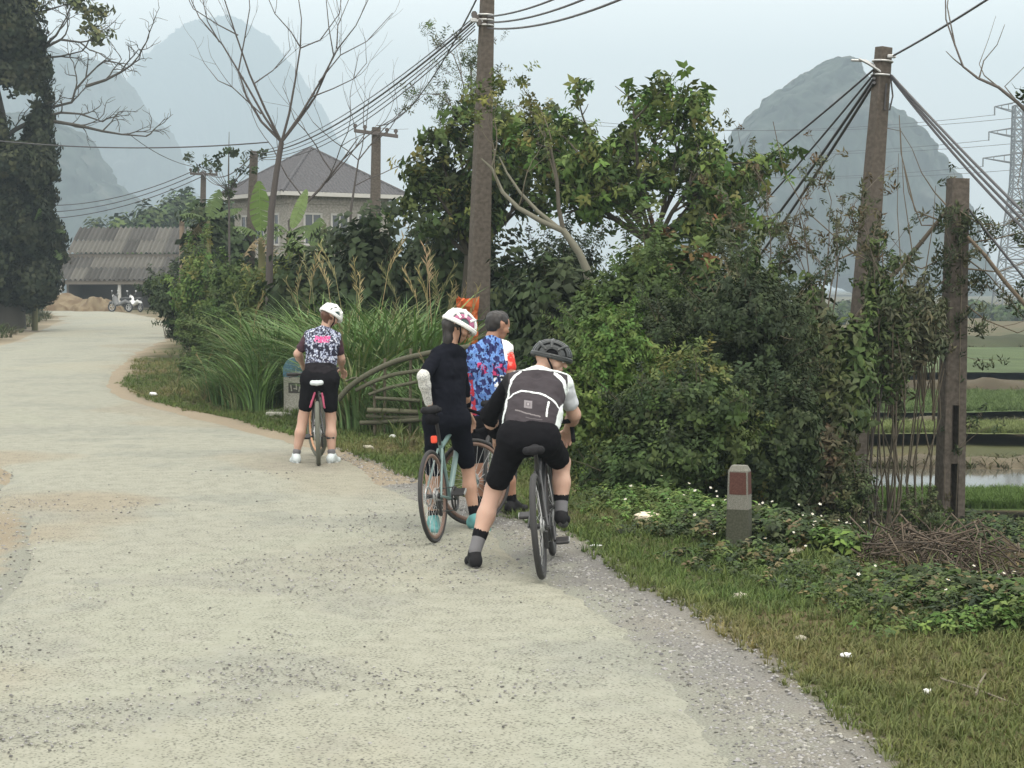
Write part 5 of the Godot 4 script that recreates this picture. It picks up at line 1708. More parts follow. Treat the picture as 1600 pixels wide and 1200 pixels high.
# ---------------------------------------------------------------- lattice tower
func build_pylon() -> void:
	var d := 330.0
	var b := px(1588, 470, d)
	b.y = -1.4
	var t := thing("lattice_tower", "tall hazy steel lattice transmission tower beyond the fields", "tower", b)
	var top: float = px(1588, 165, d).y - b.y
	var half := func(y: float) -> float: return lerpf(3.6, 1.15, clampf(y / (top * 0.62), 0, 1)) if y < top * 0.62 else lerpf(1.15, 0.95, (y - top * 0.62) / (top * 0.38))
	for sx in [-1.0, 1.0]:
		for sz in [-1.0, 1.0]:
			var mb := MB.new()
			var pts := []
			for k in 11:
				var y := top * k / 10.0
				pts.append(Vector3(sx * half.call(y), y, sz * half.call(y)))
			mb.tube(pts, [0.17], 4); part(mb, "leg", M.galvanised, t, true)
	var n := 17
	for k in n:
		var mb := MB.new()
		var y0 := top * k / n
		var y1 := top * (k + 1.0) / n
		var a: float = half.call(y0)
		var c: float = half.call(y1)
		for f in 4:
			var bs := Basis(Vector3.UP, f * PI / 2)
			mb.tube([bs * Vector3(-a, y0, a), bs * Vector3(c, y1, c)], [0.09], 4)
			mb.tube([bs * Vector3(a, y0, a), bs * Vector3(-c, y1, c)], [0.09], 4)
			mb.tube([bs * Vector3(-c, y1, c), bs * Vector3(c, y1, c)], [0.09], 4)
		part(mb, "bracing", M.galvanised, t, true)
	for w in [[0.995, 4.5], [0.87, 5.5], [0.74, 6.5]]:
		for s in [-1.0, 1.0]:
			var mb := MB.new()
			var y: float = top * w[0]
			var tip := Vector3(s * w[1], y, 0)
			for z in [-1.0, 1.0]:
				mb.tube([Vector3(s * 0.95, y + 0.7, z), tip], [0.10], 4)
				mb.tube([Vector3(s * 0.95, y - 0.9, z), tip], [0.10], 4)
			for q in [0.33, 0.66]:
				mb.tube([Vector3(s * 0.95, y + 0.7, 1).lerp(tip, q), Vector3(s * 0.95, y - 0.9, 1).lerp(tip, q)], [0.07], 4)
			part(mb, "crossarm", M.galvanised, t, true)
			mb = MB.new(); mb.tube([tip, tip + Vector3(0, -1.6, 0)], [0.14], 5); part(mb, "insulator", M.galvanised, t, true)
			wire("faint power line from the lattice tower's " + {0.995: "top", 0.87: "middle", 0.74: "lowest"}[w[0]] + (" crossarm, near side" if s < 0 else " crossarm, far side"), b + tip + Vector3(0, -1.5, 0), b + Vector3(-90 + tip.x, y + 4.0, -60), 3.0, 0.05, "power lines of the lattice tower")

# ---------------------------------------------------------------- bodies: a smooth union of tapered capsules meshed as surface nets
func field(bones: Array, cell: float, k: float) -> MB:
	var lo := Vector3(1e9, 1e9, 1e9)
	var hi := -lo
	for b in bones:
		var r: float = maxf(b[2], b[3])
		lo = lo.min(Vector3(b[0]) - Vector3.ONE * r).min(Vector3(b[1]) - Vector3.ONE * r)
		hi = hi.max(Vector3(b[0]) + Vector3.ONE * r).max(Vector3(b[1]) + Vector3.ONE * r)
	lo -= Vector3.ONE * cell * 3.0
	hi += Vector3.ONE * cell * 3.0
	var nx := int((hi.x - lo.x) / cell) + 2
	var ny := int((hi.y - lo.y) / cell) + 2
	var nzz := int((hi.z - lo.z) / cell) + 2
	var g := PackedFloat32Array()
	g.resize(nx * ny * nzz)
	g.fill(9.0)
	for bo in bones:
		var a: Vector3 = bo[0]
		var ba: Vector3 = Vector3(bo[1]) - a
		var l2 := maxf(ba.length_squared(), 1e-9)
		var r0: float = bo[2]
		var dr: float = bo[3] - bo[2]
		var rm := maxf(bo[2], bo[3]) + k * 0.5 + cell * 2.0
		var l := a.min(a + ba) - Vector3.ONE * rm - lo
		var h := a.max(a + ba) + Vector3.ONE * rm - lo
		var i0 := maxi(int(l.x / cell), 0)
		var j0 := maxi(int(l.y / cell), 0)
		var k0 := maxi(int(l.z / cell), 0)
		var i1 := mini(int(h.x / cell) + 1, nx - 1)
		var j1 := mini(int(h.y / cell) + 1, ny - 1)
		var k1 := mini(int(h.z / cell) + 1, nzz - 1)
		for kk in range(k0, k1 + 1):
			for jj in range(j0, j1 + 1):
				var row := (kk * ny + jj) * nx
				for ii in range(i0, i1 + 1):
					var p := lo + Vector3(ii, jj, kk) * cell - a
					var t := clampf(p.dot(ba) / l2, 0.0, 1.0)
					var d := (p - ba * t).length() - r0 - dr * t
					var o := g[row + ii]
					if o > 8.0:
						g[row + ii] = d
					else:
						var m := maxf(k - absf(d - o), 0.0)
						g[row + ii] = minf(d, o) - m * m * 0.25 / k
	var mb := MB.new()
	var idx := PackedInt32Array()
	idx.resize(nx * ny * nzz)
	idx.fill(-1)
	var offs := [0, 1, nx, nx + 1, nx * ny, nx * ny + 1, nx * ny + nx, nx * ny + nx + 1]
	var act := PackedInt32Array()
	var lim := cell * 2.2
	for kk in nzz - 1:
		for jj in ny - 1:
			var row := (kk * ny + jj) * nx
			for ii in nx - 1:
				var v0 := g[row + ii]
				if v0 > lim or v0 < -lim: continue
				var q := row + ii
				var mask := 0
				for c in 8:
					if g[q + offs[c]] < 0.0: mask |= 1 << c
				if mask == 0 or mask == 255: continue
				var sum := Vector3.ZERO
				var n := 0
				for c in 8:
					for ax in 3:
						var bit := 1 << ax
						if c & bit: continue
						var c2 := c | bit
						if ((mask >> c) & 1) == ((mask >> c2) & 1): continue
						var va: float = g[q + offs[c]]
						var vb: float = g[q + offs[c2]]
						var p := Vector3(c & 1, (c >> 1) & 1, (c >> 2) & 1)
						p[ax] += va / (va - vb)
						sum += p; n += 1
				idx[q] = mb.v.size()
				mb.v.append(lo + (Vector3(ii, jj, kk) + sum / n) * cell)
				act.append(q)
	mb.n.resize(mb.v.size()); mb.c.resize(mb.v.size()); mb.c.fill(Color.WHITE); mb.t.resize(mb.v.size())
	var st := [1, nx, nx * ny]
	for q in act:
		for ax in 3:
			if q + st[ax] >= g.size(): continue
			var va := g[q]
			var vb := g[q + st[ax]]
			if (va < 0.0) == (vb < 0.0): continue
			var s1: int = st[(ax + 1) % 3]
			var s2: int = st[(ax + 2) % 3]
			if q - s1 - s2 < 0: continue
			var a := idx[q - s1 - s2]
			var b := idx[q - s2]
			var c := idx[q]
			var d := idx[q - s1]
			if a < 0 or b < 0 or c < 0 or d < 0: continue
			if va < 0.0: mb.i.append_array([a, c, b, a, d, c])
			else: mb.i.append_array([a, b, c, a, c, d])
	smooth_normals(mb)
	return mb

func crease(mb: MB, amp: float) -> MB:       # soft folds in cloth
	for k in mb.v.size():
		var v := mb.v[k]
		var f := nz.get_noise_3d(v.x * 130.0 + v.y * 60.0, v.y * 190.0, v.z * 130.0) + 0.6 * nz2.get_noise_3d(v.x * 330.0, v.y * 420.0, v.z * 330.0)
		mb.v[k] = v + mb.n[k] * amp * f
	smooth_normals(mb)
	return mb

func join(a: MB, b: MB) -> void:
	var k := a.v.size()
	a.v.append_array(b.v); a.n.append_array(b.n); a.c.append_array(b.c); a.t.append_array(b.t)
	for q in b.i: a.i.append(q + k)

func hand_field(w: Vector3, dir: Vector3, palm: Vector3, s: float, curl: float) -> MB:     # palm: the way the palm faces; s: +1 when the thumb lies along dir x palm
	var d := dir.normalized()
	var p := (palm - d * palm.dot(d)).normalized()
	var x := d.cross(p) * s                 # towards the thumb
	var bones := []
	for k in 4:
		var kn := w + d * (0.088 - 0.006 * absf(k - 1)) + x * (0.030 - 0.020 * k)
		bones.append([w + x * (0.014 - 0.010 * k), kn, 0.014, 0.0115])
		var l: float = [0.040, 0.045, 0.041, 0.032][k]
		var dd := d
		var q := kn
		for sg in 3:
			dd = dd.rotated(x, curl * s * (0.6 if sg == 0 else 0.9))
			if dd.dot(p) < d.dot(p) - 0.01 and sg == 0:
				dd = d.rotated(x, -curl * s * 0.6)
			var e: Vector3 = q + dd * l * [1.0, 0.68, 0.5][sg]
			bones.append([q, e, 0.0098 - 0.0008 * sg, 0.0092 - 0.0008 * sg])
			q = e
	var t0 := w + d * 0.022 + x * 0.018
	var t1 := t0 + (d * 0.55 + x * 0.75 + p * 0.3).normalized() * 0.038
	var t2 := t1 + (d * 0.8 + x * 0.35 + p * 0.45).normalized() * 0.03
	bones.append([t0, t1, 0.013, 0.011])
	bones.append([t1, t2, 0.011, 0.009])
	bones.append([t2, t2 + (d * 0.85 + p * 0.5).normalized() * 0.022, 0.0095, 0.008])
	return field(bones, 0.005, 0.007)

func helmet(t: Node3D, c: Vector3, fw: Vector3, up: Vector3, shell: Material, liner: Material, accent: Material) -> void:
	var z := -fw.normalized()
	var y := (up - z * up.dot(z)).normalized()
	var x := y.cross(z)
	var bs := Basis(x, y, z)
	var o := c + y * 0.022 - z * 0.006
	var R := Vector3(0.104, 0.108, 0.137)
	var holder := Node3D.new()
	holder.name = "helmet"
	t.add_child(holder, true)
	holder.position = -origin_of(t)
	var mb := MB.new()
	mb.ellipsoid(o, R * 0.92, bs, 22, 8, Color.WHITE, -0.12, PI / 2)
	part(mb, "liner", liner, holder, true)
	var pt := func(al: float, ph: float, k: float) -> Vector3:     # al: across, ph: from the brow (-) over the crown to the nape (+)
		var d := Vector3(sin(al), cos(al) * cos(ph), cos(al) * sin(ph))
		return o + bs * (d * R * k)
	for j in 5:
		var al0 := -1.04 + j * 0.52
		mb = MB.new()
		var n := 16
		for q in n:
			var p0 := lerpf(-1.45, 1.52, float(q) / n)
			var p1 := lerpf(-1.45, 1.52, float(q + 1) / n)
			var wd := func(ph: float) -> float: return 0.15 + 0.035 * absf(ph)
			var a0: Vector3 = pt.call(al0 - wd.call(p0), p0, 1.0)
			var a1: Vector3 = pt.call(al0 + wd.call(p0), p0, 1.0)
			var b0: Vector3 = pt.call(al0 - wd.call(p1), p1, 1.0)
			var b1: Vector3 = pt.call(al0 + wd.call(p1), p1, 1.0)
			var m0: Vector3 = pt.call(al0, p0, 1.035)
			var m1: Vector3 = pt.call(al0, p1, 1.035)
			var out := (m0 - o)
			mb.quad(a0, b0, m1, m0, Color.WHITE, out)
			mb.quad(m0, m1, b1, a1, Color.WHITE, out)
			mb.quad(a0, b0, o + (b0 - o) * 0.9, o + (a0 - o) * 0.9, Color.WHITE, a0 - a1)
			mb.quad(a1, b1, o + (b1 - o) * 0.9, o + (a1 - o) * 0.9, Color.WHITE, a1 - a0)
		part(mb, "rib", accent if j in [0, 4] else shell, holder, true)
	for ph in [-0.75, 0.1, 0.85]:       # bridges across the vents
		mb = MB.new()
		var arc := []
		for q in 15: arc.append(pt.call(lerpf(-1.15, 1.15, q / 14.0), ph + 0.12 * absf(q - 7) / 7.0, 0.975))
		mb.tube(arc, [0.012], 6)
		part(mb, "bridge", shell, holder, true)
	mb = MB.new()
	for b in 2:
		var ring := []
		for q in 29:
			var a := TAU * q / 28.0
			ring.append(o + bs * (Vector3(cos(a), -0.06 - 0.10 * b, sin(a)) * R * Vector3(0.99, 1, 0.99)))
		mb.tube(ring, [0.014], 6)
	part(mb, "rim", shell, holder, true)
	mb = MB.new()
	for s in [-1.0, 1.0]:
		mb.tube([o + bs * Vector3(s * 0.092, -0.02, 0.03), c + bs * Vector3(s * 0.085, -0.055, -0.02), c + bs * Vector3(s * 0.03, -0.115, -0.055)], [0.007], 5)
	part(mb, "strap", M.black_cloth, holder, true)

func head_part(bo: MB, c: Vector3, fw: Vector3, up: Vector3, neck: Vector3, nr: float) -> void:
	var f := fw.normalized()
	var y := (up - f * up.dot(f)).normalized()
	var x := f.cross(y)
	var bones := [[c + f * 0.018 + y * 0.022, c - f * 0.022 + y * 0.018, 0.083, 0.084], [c + f * 0.040 - y * 0.018, c + f * 0.046 - y * 0.06, 0.058, 0.046], [c + f * 0.062 - y * 0.088, c + f * 0.05 - y * 0.088, 0.024, 0.03], [neck, c - f * 0.02 - y * 0.04, nr, nr * 0.92], [c + f * 0.094 + y * 0.005, c + f * 0.113 - y * 0.030, 0.009, 0.0135], [c + f * 0.088 + x * 0.03 + y * 0.016, c + f * 0.092 - x * 0.03 + y * 0.016, 0.014, 0.014], [c + f * 0.086 - y * 0.058 + x * 0.016, c + f * 0.086 - y * 0.058 - x * 0.016, 0.010, 0.010]]
	for s in [-1.0, 1.0]:
		bones.append([c + x * s * 0.082 - f * 0.006 + y * 0.010, c + x * s * 0.078 - y * 0.022, 0.015, 0.009])
		bones.append([c + x * s * 0.05 + f * 0.05 - y * 0.03, c + x * s * 0.05 + f * 0.04 - y * 0.03, 0.03, 0.03])
	join(bo, field(bones, 0.0065, 0.014))

func face_bits(t: Node3D, c: Vector3, fw: Vector3, up: Vector3) -> void:
	var f := fw.normalized()
	var y := (up - f * up.dot(f)).normalized()
	var x := f.cross(y)
	for s in [-1.0, 1.0]:
		var mb := MB.new(); mb.ellipsoid(c + f * 0.088 + x * s * 0.032 - y * 0.004, Vector3(0.013, 0.009, 0.011), Basis(x, y, -f), 10, 6)
		var e := part(mb, "eye", M.eye_white, t)
		mb = MB.new(); mb.ellipsoid(c + f * 0.098 + x * s * 0.032 - y * 0.004, Vector3(0.006, 0.006, 0.0025), Basis(x, y, -f), 8, 5)
		part(mb, "iris", M.hair_black, e)
	var mb := MB.new(); mb.tube([c + f * 0.083 - y * 0.0575 + x * 0.024, c + f * 0.0965 - y * 0.0575, c + f * 0.083 - y * 0.0575 - x * 0.024], [0.004, 0.0065, 0.004], 6)
	part(mb, "mouth", M.lips, t)

func img_mat(im: Image) -> StandardMaterial3D:
	var m := StandardMaterial3D.new()
	m.albedo_texture = ImageTexture.create_from_image(im)
	m.roughness = 0.85
	m.metallic_specular = 0.25
	return m

func stroke(im: Image, pts: Array, w: float, c: Color) -> void:
	for k in pts.size() - 1:
		var a: Vector2 = pts[k]
		var b: Vector2 = pts[k + 1]
		var n := int(a.distance_to(b)) + 1
		for q in n + 1:
			var p := a.lerp(b, float(q) / n)
			im.fill_rect(Rect2i(int(p.x - w / 2), int(p.y - w / 2), maxi(int(w), 1), maxi(int(w), 1)), c)

# J: joints in the world; look: radii factor, materials, sleeve and short lengths
func person(label: String, J: Dictionary, L: Dictionary) -> Node3D:
	var base: Vector3 = (J.ankL + J.ankR) / 2
	base.y = minf(J.toeL.y, J.toeR.y) - 0.03
	var t := thing("person", label, "person", base, "cyclists stopped on the road edge")
	var s: float = L.get("s", 1.0)
	var hm: Vector3 = (J.hipL + J.hipR) / 2
	var sm: Vector3 = (J.shL + J.shR) / 2
	var rx: Vector3 = (J.shR - J.shL).normalized()
	var hx: Vector3 = (J.hipR - J.hipL).normalized()
	var wm := hm.lerp(sm, 0.42)
	var tor := []
	for k in [-1.0, 1.0]:
		tor.append([hm + hx * k * 0.062 * s + (sm - hm) * 0.06, wm + rx * k * 0.052 * s, 0.108 * s, 0.098 * s * L.get("belly", 1.0)])
		tor.append([wm + rx * k * 0.052 * s, hm.lerp(sm, 0.80) + rx * k * 0.078 * s, 0.098 * s * L.get("belly", 1.0), 0.098 * s])
		tor.append([hm.lerp(sm, 0.80) + rx * k * 0.078 * s, sm + rx * k * 0.11 * s - (sm - hm).normalized() * 0.02, 0.094 * s, 0.062 * s])
	tor.append([J.shL, sm + (J.neck - sm) * 0.5, 0.054 * s, 0.06 * s])
	tor.append([J.shR, sm + (J.neck - sm) * 0.5, 0.054 * s, 0.06 * s])
	var pel := [[J.hipL, J.hipR, 0.108 * s, 0.108 * s]]
	var arms := {}
	var legs := {}
	for q in ["L", "R"]:
		var sh: Vector3 = J["sh" + q]
		var el: Vector3 = J["elb" + q]
		var wr: Vector3 = J["wri" + q]
		arms[q] = [[sh, el, 0.053 * s, 0.040 * s], [el, el.lerp(wr, 0.3), 0.040 * s, 0.041 * s], [el.lerp(wr, 0.3), wr, 0.041 * s, 0.026 * s]]
		var hp: Vector3 = J["hip" + q]
		var kn: Vector3 = J["knee" + q]
		var an: Vector3 = J["ank" + q]
		var back: Vector3 = L.back
		legs[q] = [[hp, kn, 0.092 * s, 0.058 * s], [kn, an, 0.054 * s, 0.036 * s], [kn.lerp(an, 0.15), kn.lerp(an, 0.42) + back * 0.014, 0.045 * s, 0.053 * s], [kn.lerp(an, 0.42) + back * 0.014, kn.lerp(an, 0.75), 0.053 * s, 0.038 * s]]
	var bo := field(tor + pel + arms.L + arms.R + legs.L + legs.R, 0.0135, 0.035)
	head_part(bo, J.head, L.face, L.up, J.neck, 0.054 * s)
	for q in ["L", "R"]:
		if J.has("hand" + q):
			join(bo, hand_field(J["wri" + q], J["hand" + q], J.get("palm" + q, Vector3.DOWN), -1.0 if q == "L" else 1.0, L.get("curl", 0.55)))
		var an: Vector3 = J["ank" + q]
		var to: Vector3 = J["toe" + q]
		var ff := ((to - an) * Vector3(1, 0, 1)).normalized()
		var ft := an + ff * 0.12 + Vector3.DOWN * (an.y - to.y - 0.0)
		if L.get("pedal" + q, false): ft = an.lerp(to, 0.9)
		join(bo, field([[an, an.lerp(ft, 0.4), 0.032, 0.026], [an.lerp(ft, 0.4), ft, 0.026, 0.017]], 0.012, 0.02))
	part(bo, "body", L.skin, t)
	face_bits(t, J.head, L.face, L.up)
	# jersey
	var fat := func(b: Array, add: float) -> Array:
		var o := []
		for k in b: o.append([k[0], k[1], k[2] + add, k[3] + add])
		return o
	var je := field(fat.call(tor, 0.016), 0.0115, 0.035)
	var ux := rx
	var uy := (sm - hm).normalized()
	for k in je.v.size():
		var w := je.v[k] - hm
		je.t[k] = Vector2(0.5 + w.dot(ux) / 0.6, 1.0 - (w.dot(uy) + 0.05) / 0.75)
	part(crease(je, 0.007), "jersey", L.jersey, t)
	for q in ["L", "R"]:
		var sh: Vector3 = J["sh" + q]
		var el: Vector3 = J["elb" + q]
		var wr: Vector3 = J["wri" + q]
		var f: float = L["sleeve" + q]
		var b := [[sh, sh.lerp(el, minf(f, 1.0)), 0.068 * s, lerpf(0.066, 0.054, minf(f, 1.0)) * s]]
		if f > 1.0: b.append([el, el.lerp(wr, f - 1.0), 0.054 * s, 0.040 * s])
		var sl := field(b, 0.0125, 0.03)
		for k in sl.v.size(): sl.t[k] = Vector2(sl.v[k].dot(ux) * 2.0, sl.v[k].y * 2.0)
		part(crease(sl, 0.006), "sleeve", L["cloth" + q], t)
		if L.has("warmer" + q):
			part(field([[sh.lerp(el, minf(f, 1.0) * 0.96), el, 0.051 * s, 0.047 * s], [el, el.lerp(wr, 0.3), 0.047 * s, 0.048 * s], [el.lerp(wr, 0.3), el.lerp(wr, 0.95), 0.048 * s, 0.034 * s]], 0.0115, 0.025), "arm_warmer", L["warmer" + q], t)
	# shorts
	var sb := [[J.hipL, J.hipR, 0.121 * s, 0.121 * s], [hm + (sm - hm) * 0.05 - hx * 0.05, hm + (sm - hm) * 0.2 - hx * 0.05, 0.112 * s, 0.106 * s], [hm + (sm - hm) * 0.05 + hx * 0.05, hm + (sm - hm) * 0.2 + hx * 0.05, 0.112 * s, 0.106 * s]]
	for q in ["L", "R"]:
		var f: float = L.shorts
		sb.append([J["hip" + q], J["hip" + q].lerp(J["knee" + q], f), 0.106 * s, lerpf(0.106, 0.073, f) * s])
	part(crease(field(sb, 0.0115, 0.04), 0.005), "shorts", L.shorts_mat, t)
	if L.has("trim"):
		for q in ["L", "R"]:
			var hp: Vector3 = J["hip" + q]
			var kn: Vector3 = J["knee" + q]
			var inn: Vector3 = hx * (1.0 if q == "L" else -1.0)
			var a := hp.lerp(kn, 0.35) + inn * 0.072 - Vector3(0, 0, -0.055)
			var b2 := hp.lerp(kn, float(L.shorts)) + inn * 0.050 - Vector3(0, 0, -0.05)
			part(field([[a, b2, 0.014, 0.02]], 0.009, 0.01), "trim", L.trim, t)
	for q in ["L", "R"]:
		var kn: Vector3 = J["knee" + q]
		var an: Vector3 = J["ank" + q]
		var to: Vector3 = J["toe" + q]
		if L.has("sock"):
			var so := part(field([[kn.lerp(an, L.sock_from), an, 0.047 * s, 0.041 * s]], 0.008, 0.02), "sock", L.sock, t)
			if L.has("sock_band"):
				part(field([[kn.lerp(an, float(L.sock_from) - 0.02), kn.lerp(an, float(L.sock_from) + 0.06), 0.0505 * s, 0.0485 * s]], 0.006, 0.01), "band", L.sock_band, so)
		var fd := (to - an) * Vector3(1, 0.0, 1)
		fd = fd.normalized()
		var gy: float = to.y - 0.02
		var heel := Vector3(an.x, gy + 0.035, an.z) - fd * 0.035
		var ball := Vector3(an.x, gy + 0.022, an.z) + fd * 0.13
		if L.get("pedal" + q, false):
			heel = an - fd * 0.03 + Vector3.DOWN * 0.055
			ball = to
		var tip := ball + fd * 0.065
		var sd := fd.cross(Vector3.UP).normalized()
		var sho := part(field([[heel, heel + fd * 0.07, 0.040, 0.040], [heel + Vector3.UP * 0.02, an + Vector3.DOWN * 0.01, 0.041, 0.040], [an + Vector3.DOWN * 0.015 + fd * 0.02, ball, 0.042, 0.034], [ball - sd * 0.016, tip - sd * 0.008, 0.030, 0.024], [ball + sd * 0.018, tip + sd * 0.008, 0.030, 0.022]], 0.008, 0.02), "shoe", L.shoe, t)
		var mb := MB.new()
		mb.tube([heel - fd * 0.045 + Vector3.DOWN * 0.03, heel + fd * 0.05 + Vector3.DOWN * 0.032, ball + Vector3.DOWN * 0.026, tip + fd * 0.02 + Vector3.DOWN * 0.016], [0.012, 0.030, 0.036, 0.016], 8)
		for k in mb.v.size(): mb.v[k].y = lerpf(mb.v[k].y, heel.y - 0.03, 0.55) if not L.get("pedal" + q, false) else mb.v[k].y
		part(mb, "sole", L.get("sole", M.rubber), sho)
		for e in 3:
			var cc: Vector3 = an.lerp(ball, 0.35 + 0.2 * e) + Vector3.UP * 0.022
			mb = MB.new(); mb.tube([cc - sd * 0.034 + Vector3.DOWN * 0.022, cc + Vector3.UP * 0.002, cc + sd * 0.034 + Vector3.DOWN * 0.022], [0.006], 5)
			part(mb, "lace", L.get("sole", M.rubber), sho)
	if L.has("hair"):
		var hb := []
		var f: Vector3 = L.face.normalized()
		var y: Vector3 = (L.up - f * L.up.dot(f)).normalized()
		var c: Vector3 = J.head
		hb.append([c - f * 0.022 + y * 0.026, c + f * 0.012 + y * 0.036, 0.088, 0.084])
		hb.append([c - f * 0.045 - y * 0.02, c - f * 0.035 + y * 0.03, 0.06, 0.07])
		if L.has("tail"):
			var pr: Vector3 = c - f * 0.085 - y * 0.03
			for w in L.tail:
				var nx: Vector3 = c + w[0]
				hb.append([pr, nx, w[1], w[2]])
				pr = nx
		var hm2 := field(hb, 0.008, 0.02)
		for k in hm2.v.size():
			hm2.v[k] += hm2.n[k] * 0.010 * nz2.get_noise_3d(hm2.v[k].x * 260.0, hm2.v[k].y * 120.0, hm2.v[k].z * 260.0)
		smooth_normals(hm2)
		part(hm2, "hair", L.hair, t)
	if L.has("helmet"):
		helmet(t, J.head, L.face, L.up, L.helmet, L.liner, L.accent)
	return t

func build_people() -> void:
	# ---- the near rider, one foot down
	var im := Image.create(256, 256, false, Image.FORMAT_RGB8)
	im.fill(Color8(62, 58, 62))
	var T := func(u: float, v: float) -> Vector2: return Vector2(128 + (u - 824) * 1.75, 239 - (682 - v) * 1.593)
	var wh := Color8(214, 222, 222)
	im.fill_rect(Rect2i(0, 0, 256, int(T.call(820, 573).y)), wh)
	im.fill_rect(Rect2i(int(T.call(884, 600).x), 0, 60, 256), wh)
	im.fill_rect(Rect2i(0, 0, int(T.call(787, 600).x), 256), Color8(36, 36, 38))
	stroke(im, [T.call(806, 578), T.call(792, 596), T.call(788, 622), T.call(786, 645), T.call(781, 668), T.call(776, 700)], 7, wh)
	stroke(im, [T.call(864, 578), T.call(878, 588), T.call(885, 606), T.call(879, 628), T.call(873, 648), T.call(868, 676), T.call(866, 690)], 9, wh)
	stroke(im, [T.call(787, 632), T.call(797, 626), T.call(811, 621), T.call(828, 622), T.call(844, 625), T.call(860, 631), T.call(874, 639)], 5, wh)
	stroke(im, [T.call(856, 638), T.call(854, 650), T.call(853, 660)], 5, wh)
	stroke(im, [T.call(803, 657), T.call(820, 661), T.call(843, 663)], 3, Color8(120, 116, 118))
	stroke(im, [T.call(820, 668), T.call(846, 668)], 2, Color8(95, 92, 95))
	var q0: Vector2 = T.call(816, 640)
	im.fill_rect(Rect2i(int(q0.x), int(q0.y), 23, 20), Color8(128, 124, 128))
	im.fill_rect(Rect2i(int(q0.x) + 5, int(q0.y) + 5, 13, 10), Color8(104, 100, 104))
	im.fill_rect(Rect2i(int(q0.x) + 9, int(q0.y) + 7, 5, 6), Color8(150, 146, 150))
	var d := 11.8
	var J := {"hipL": px(806, 684, d), "hipR": px(846, 684, d + 0.02), "kneeL": px(772, 764, d + 0.22), "kneeR": px(877, 722, d + 0.42), "ankL": px(742, 862, d + 0.02), "ankR": px(877, 798, d + 0.30), "shL": px(801, 598, d + 0.32), "shR": px(879, 599, d + 0.30), "neck": px(844, 582, d + 0.36), "head": px(860, 560, d + 0.42), "elbL": px(764, 648, d + 0.52), "wriL": px(776, 688, d + 0.68), "elbR": px(897, 648, d + 0.42), "wriR": px(886, 672, d + 0.66)}
	J.toeL = hit(733, 893) + Vector3(-0.0, 0.025, -0.32)
	J.ankL.y = 0.11
	J.toeR = J.ankR + Vector3(0.02, -0.075, -0.13)
	J.handL = Vector3(0.1, -0.3, -0.5); J.palmL = Vector3(0.2, -0.8, 0.1)
	J.handR = Vector3(0.02, -0.35, -0.5); J.palmR = Vector3(-0.2, -0.8, 0.1)
	person("rider in black helmet and black jersey with white piping, one foot on road", J, {"s": 1.04, "belly": 1.22, "back": Vector3.BACK, "face": Vector3(0.97, -0.22, 0.05), "up": Vector3(0.18, 1, -0.1), "skin": M.skin_fair, "jersey": img_mat(im), "clothL": M.black_cloth, "clothR": M.sleeve_grey, "sleeveL": 1.75, "sleeveR": 0.62, "shorts": 0.80, "shorts_mat": M.black_cloth, "sock": M.grey_cloth, "sock_from": 0.70, "sock_band": M.black_cloth, "shoe": M.black_shoe, "pedalR": true, "helmet": M.helmet_black, "liner": M.black_cloth, "accent": M.helmet_black})
	# ---- standing woman in black with a white arm warmer
	d = 13.5
	J = {"hipL": px(682, 656, d), "hipR": px(714, 656, d + 0.08), "kneeL": px(676, 742, d + 0.12), "kneeR": px(731, 728, d + 0.30), "ankL": px(677, 815, d + 0.15), "ankR": px(741, 812, d + 0.22), "shL": px(685, 556, d + 0.0), "shR": px(715, 554, d + 0.18), "neck": px(705, 540, d + 0.08), "head": px(716, 509, d + 0.10), "elbL": px(661, 588, d - 0.16), "wriL": px(670, 632, d - 0.06), "elbR": px(724, 608, d + 0.34), "wriR": px(733, 648, d + 0.50)}
	J.toeL = hit(679, 834) + Vector3(0.0, 0.025, -0.10)
	J.toeR = hit(768, 833) + Vector3(0.0, 0.025, 0.0)
	J.ankL.y = 0.10; J.ankR.y = 0.10
	J.handL = Vector3(0.15, -0.7, -0.25); J.palmL = Vector3(0.5, -0.4, -0.2)
	J.handR = Vector3(0.15, -0.5, -0.4); J.palmR = Vector3(-0.2, -0.7, 0.1)
	var wim := Image.create(64, 64, false, Image.FORMAT_RGB8)
	for a in 64:
		for b in 64:
			wim.set_pixel(a, b, Color8(205, 206, 202) if nz2.get_noise_2d(a * 5.0, b * 5.0) < 0.22 else Color8(120, 122, 124))
	var wm := img_mat(wim)
	wm.uv1_triplanar = true; wm.uv1_scale = Vector3.ONE * 4.0
	person("standing rider in all black with white patterned arm warmers and a white and pink helmet", J, {"s": 0.89, "belly": 0.98, "back": Vector3(-0.6, 0, 0.8), "face": Vector3(0.80, -0.48, -0.30), "up": Vector3(0.35, 1, -0.15), "skin": M.skin_tan, "jersey": M.navy_cloth, "clothL": M.navy_cloth, "clothR": M.navy_cloth, "sleeveL": 0.80, "sleeveR": 1.6, "warmerL": wm, "shorts": 0.90, "shorts_mat": M.navy_cloth, "sock": M.black_cloth, "sock_from": 0.74, "shoe": M.teal, "sole": M.pale_teal, "hair": M.hair_black, "tail": [[Vector3(-0.075, -0.10, 0.04), 0.045, 0.04], [Vector3(-0.09, -0.20, 0.06), 0.04, 0.02]], "helmet": M.helmet_white, "liner": M.helmet_dark, "accent": M.helmet_pink})
	# ---- bareheaded rider in the blue and red jersey
	im = Image.create(256, 256, false, Image.FORMAT_RGB8)
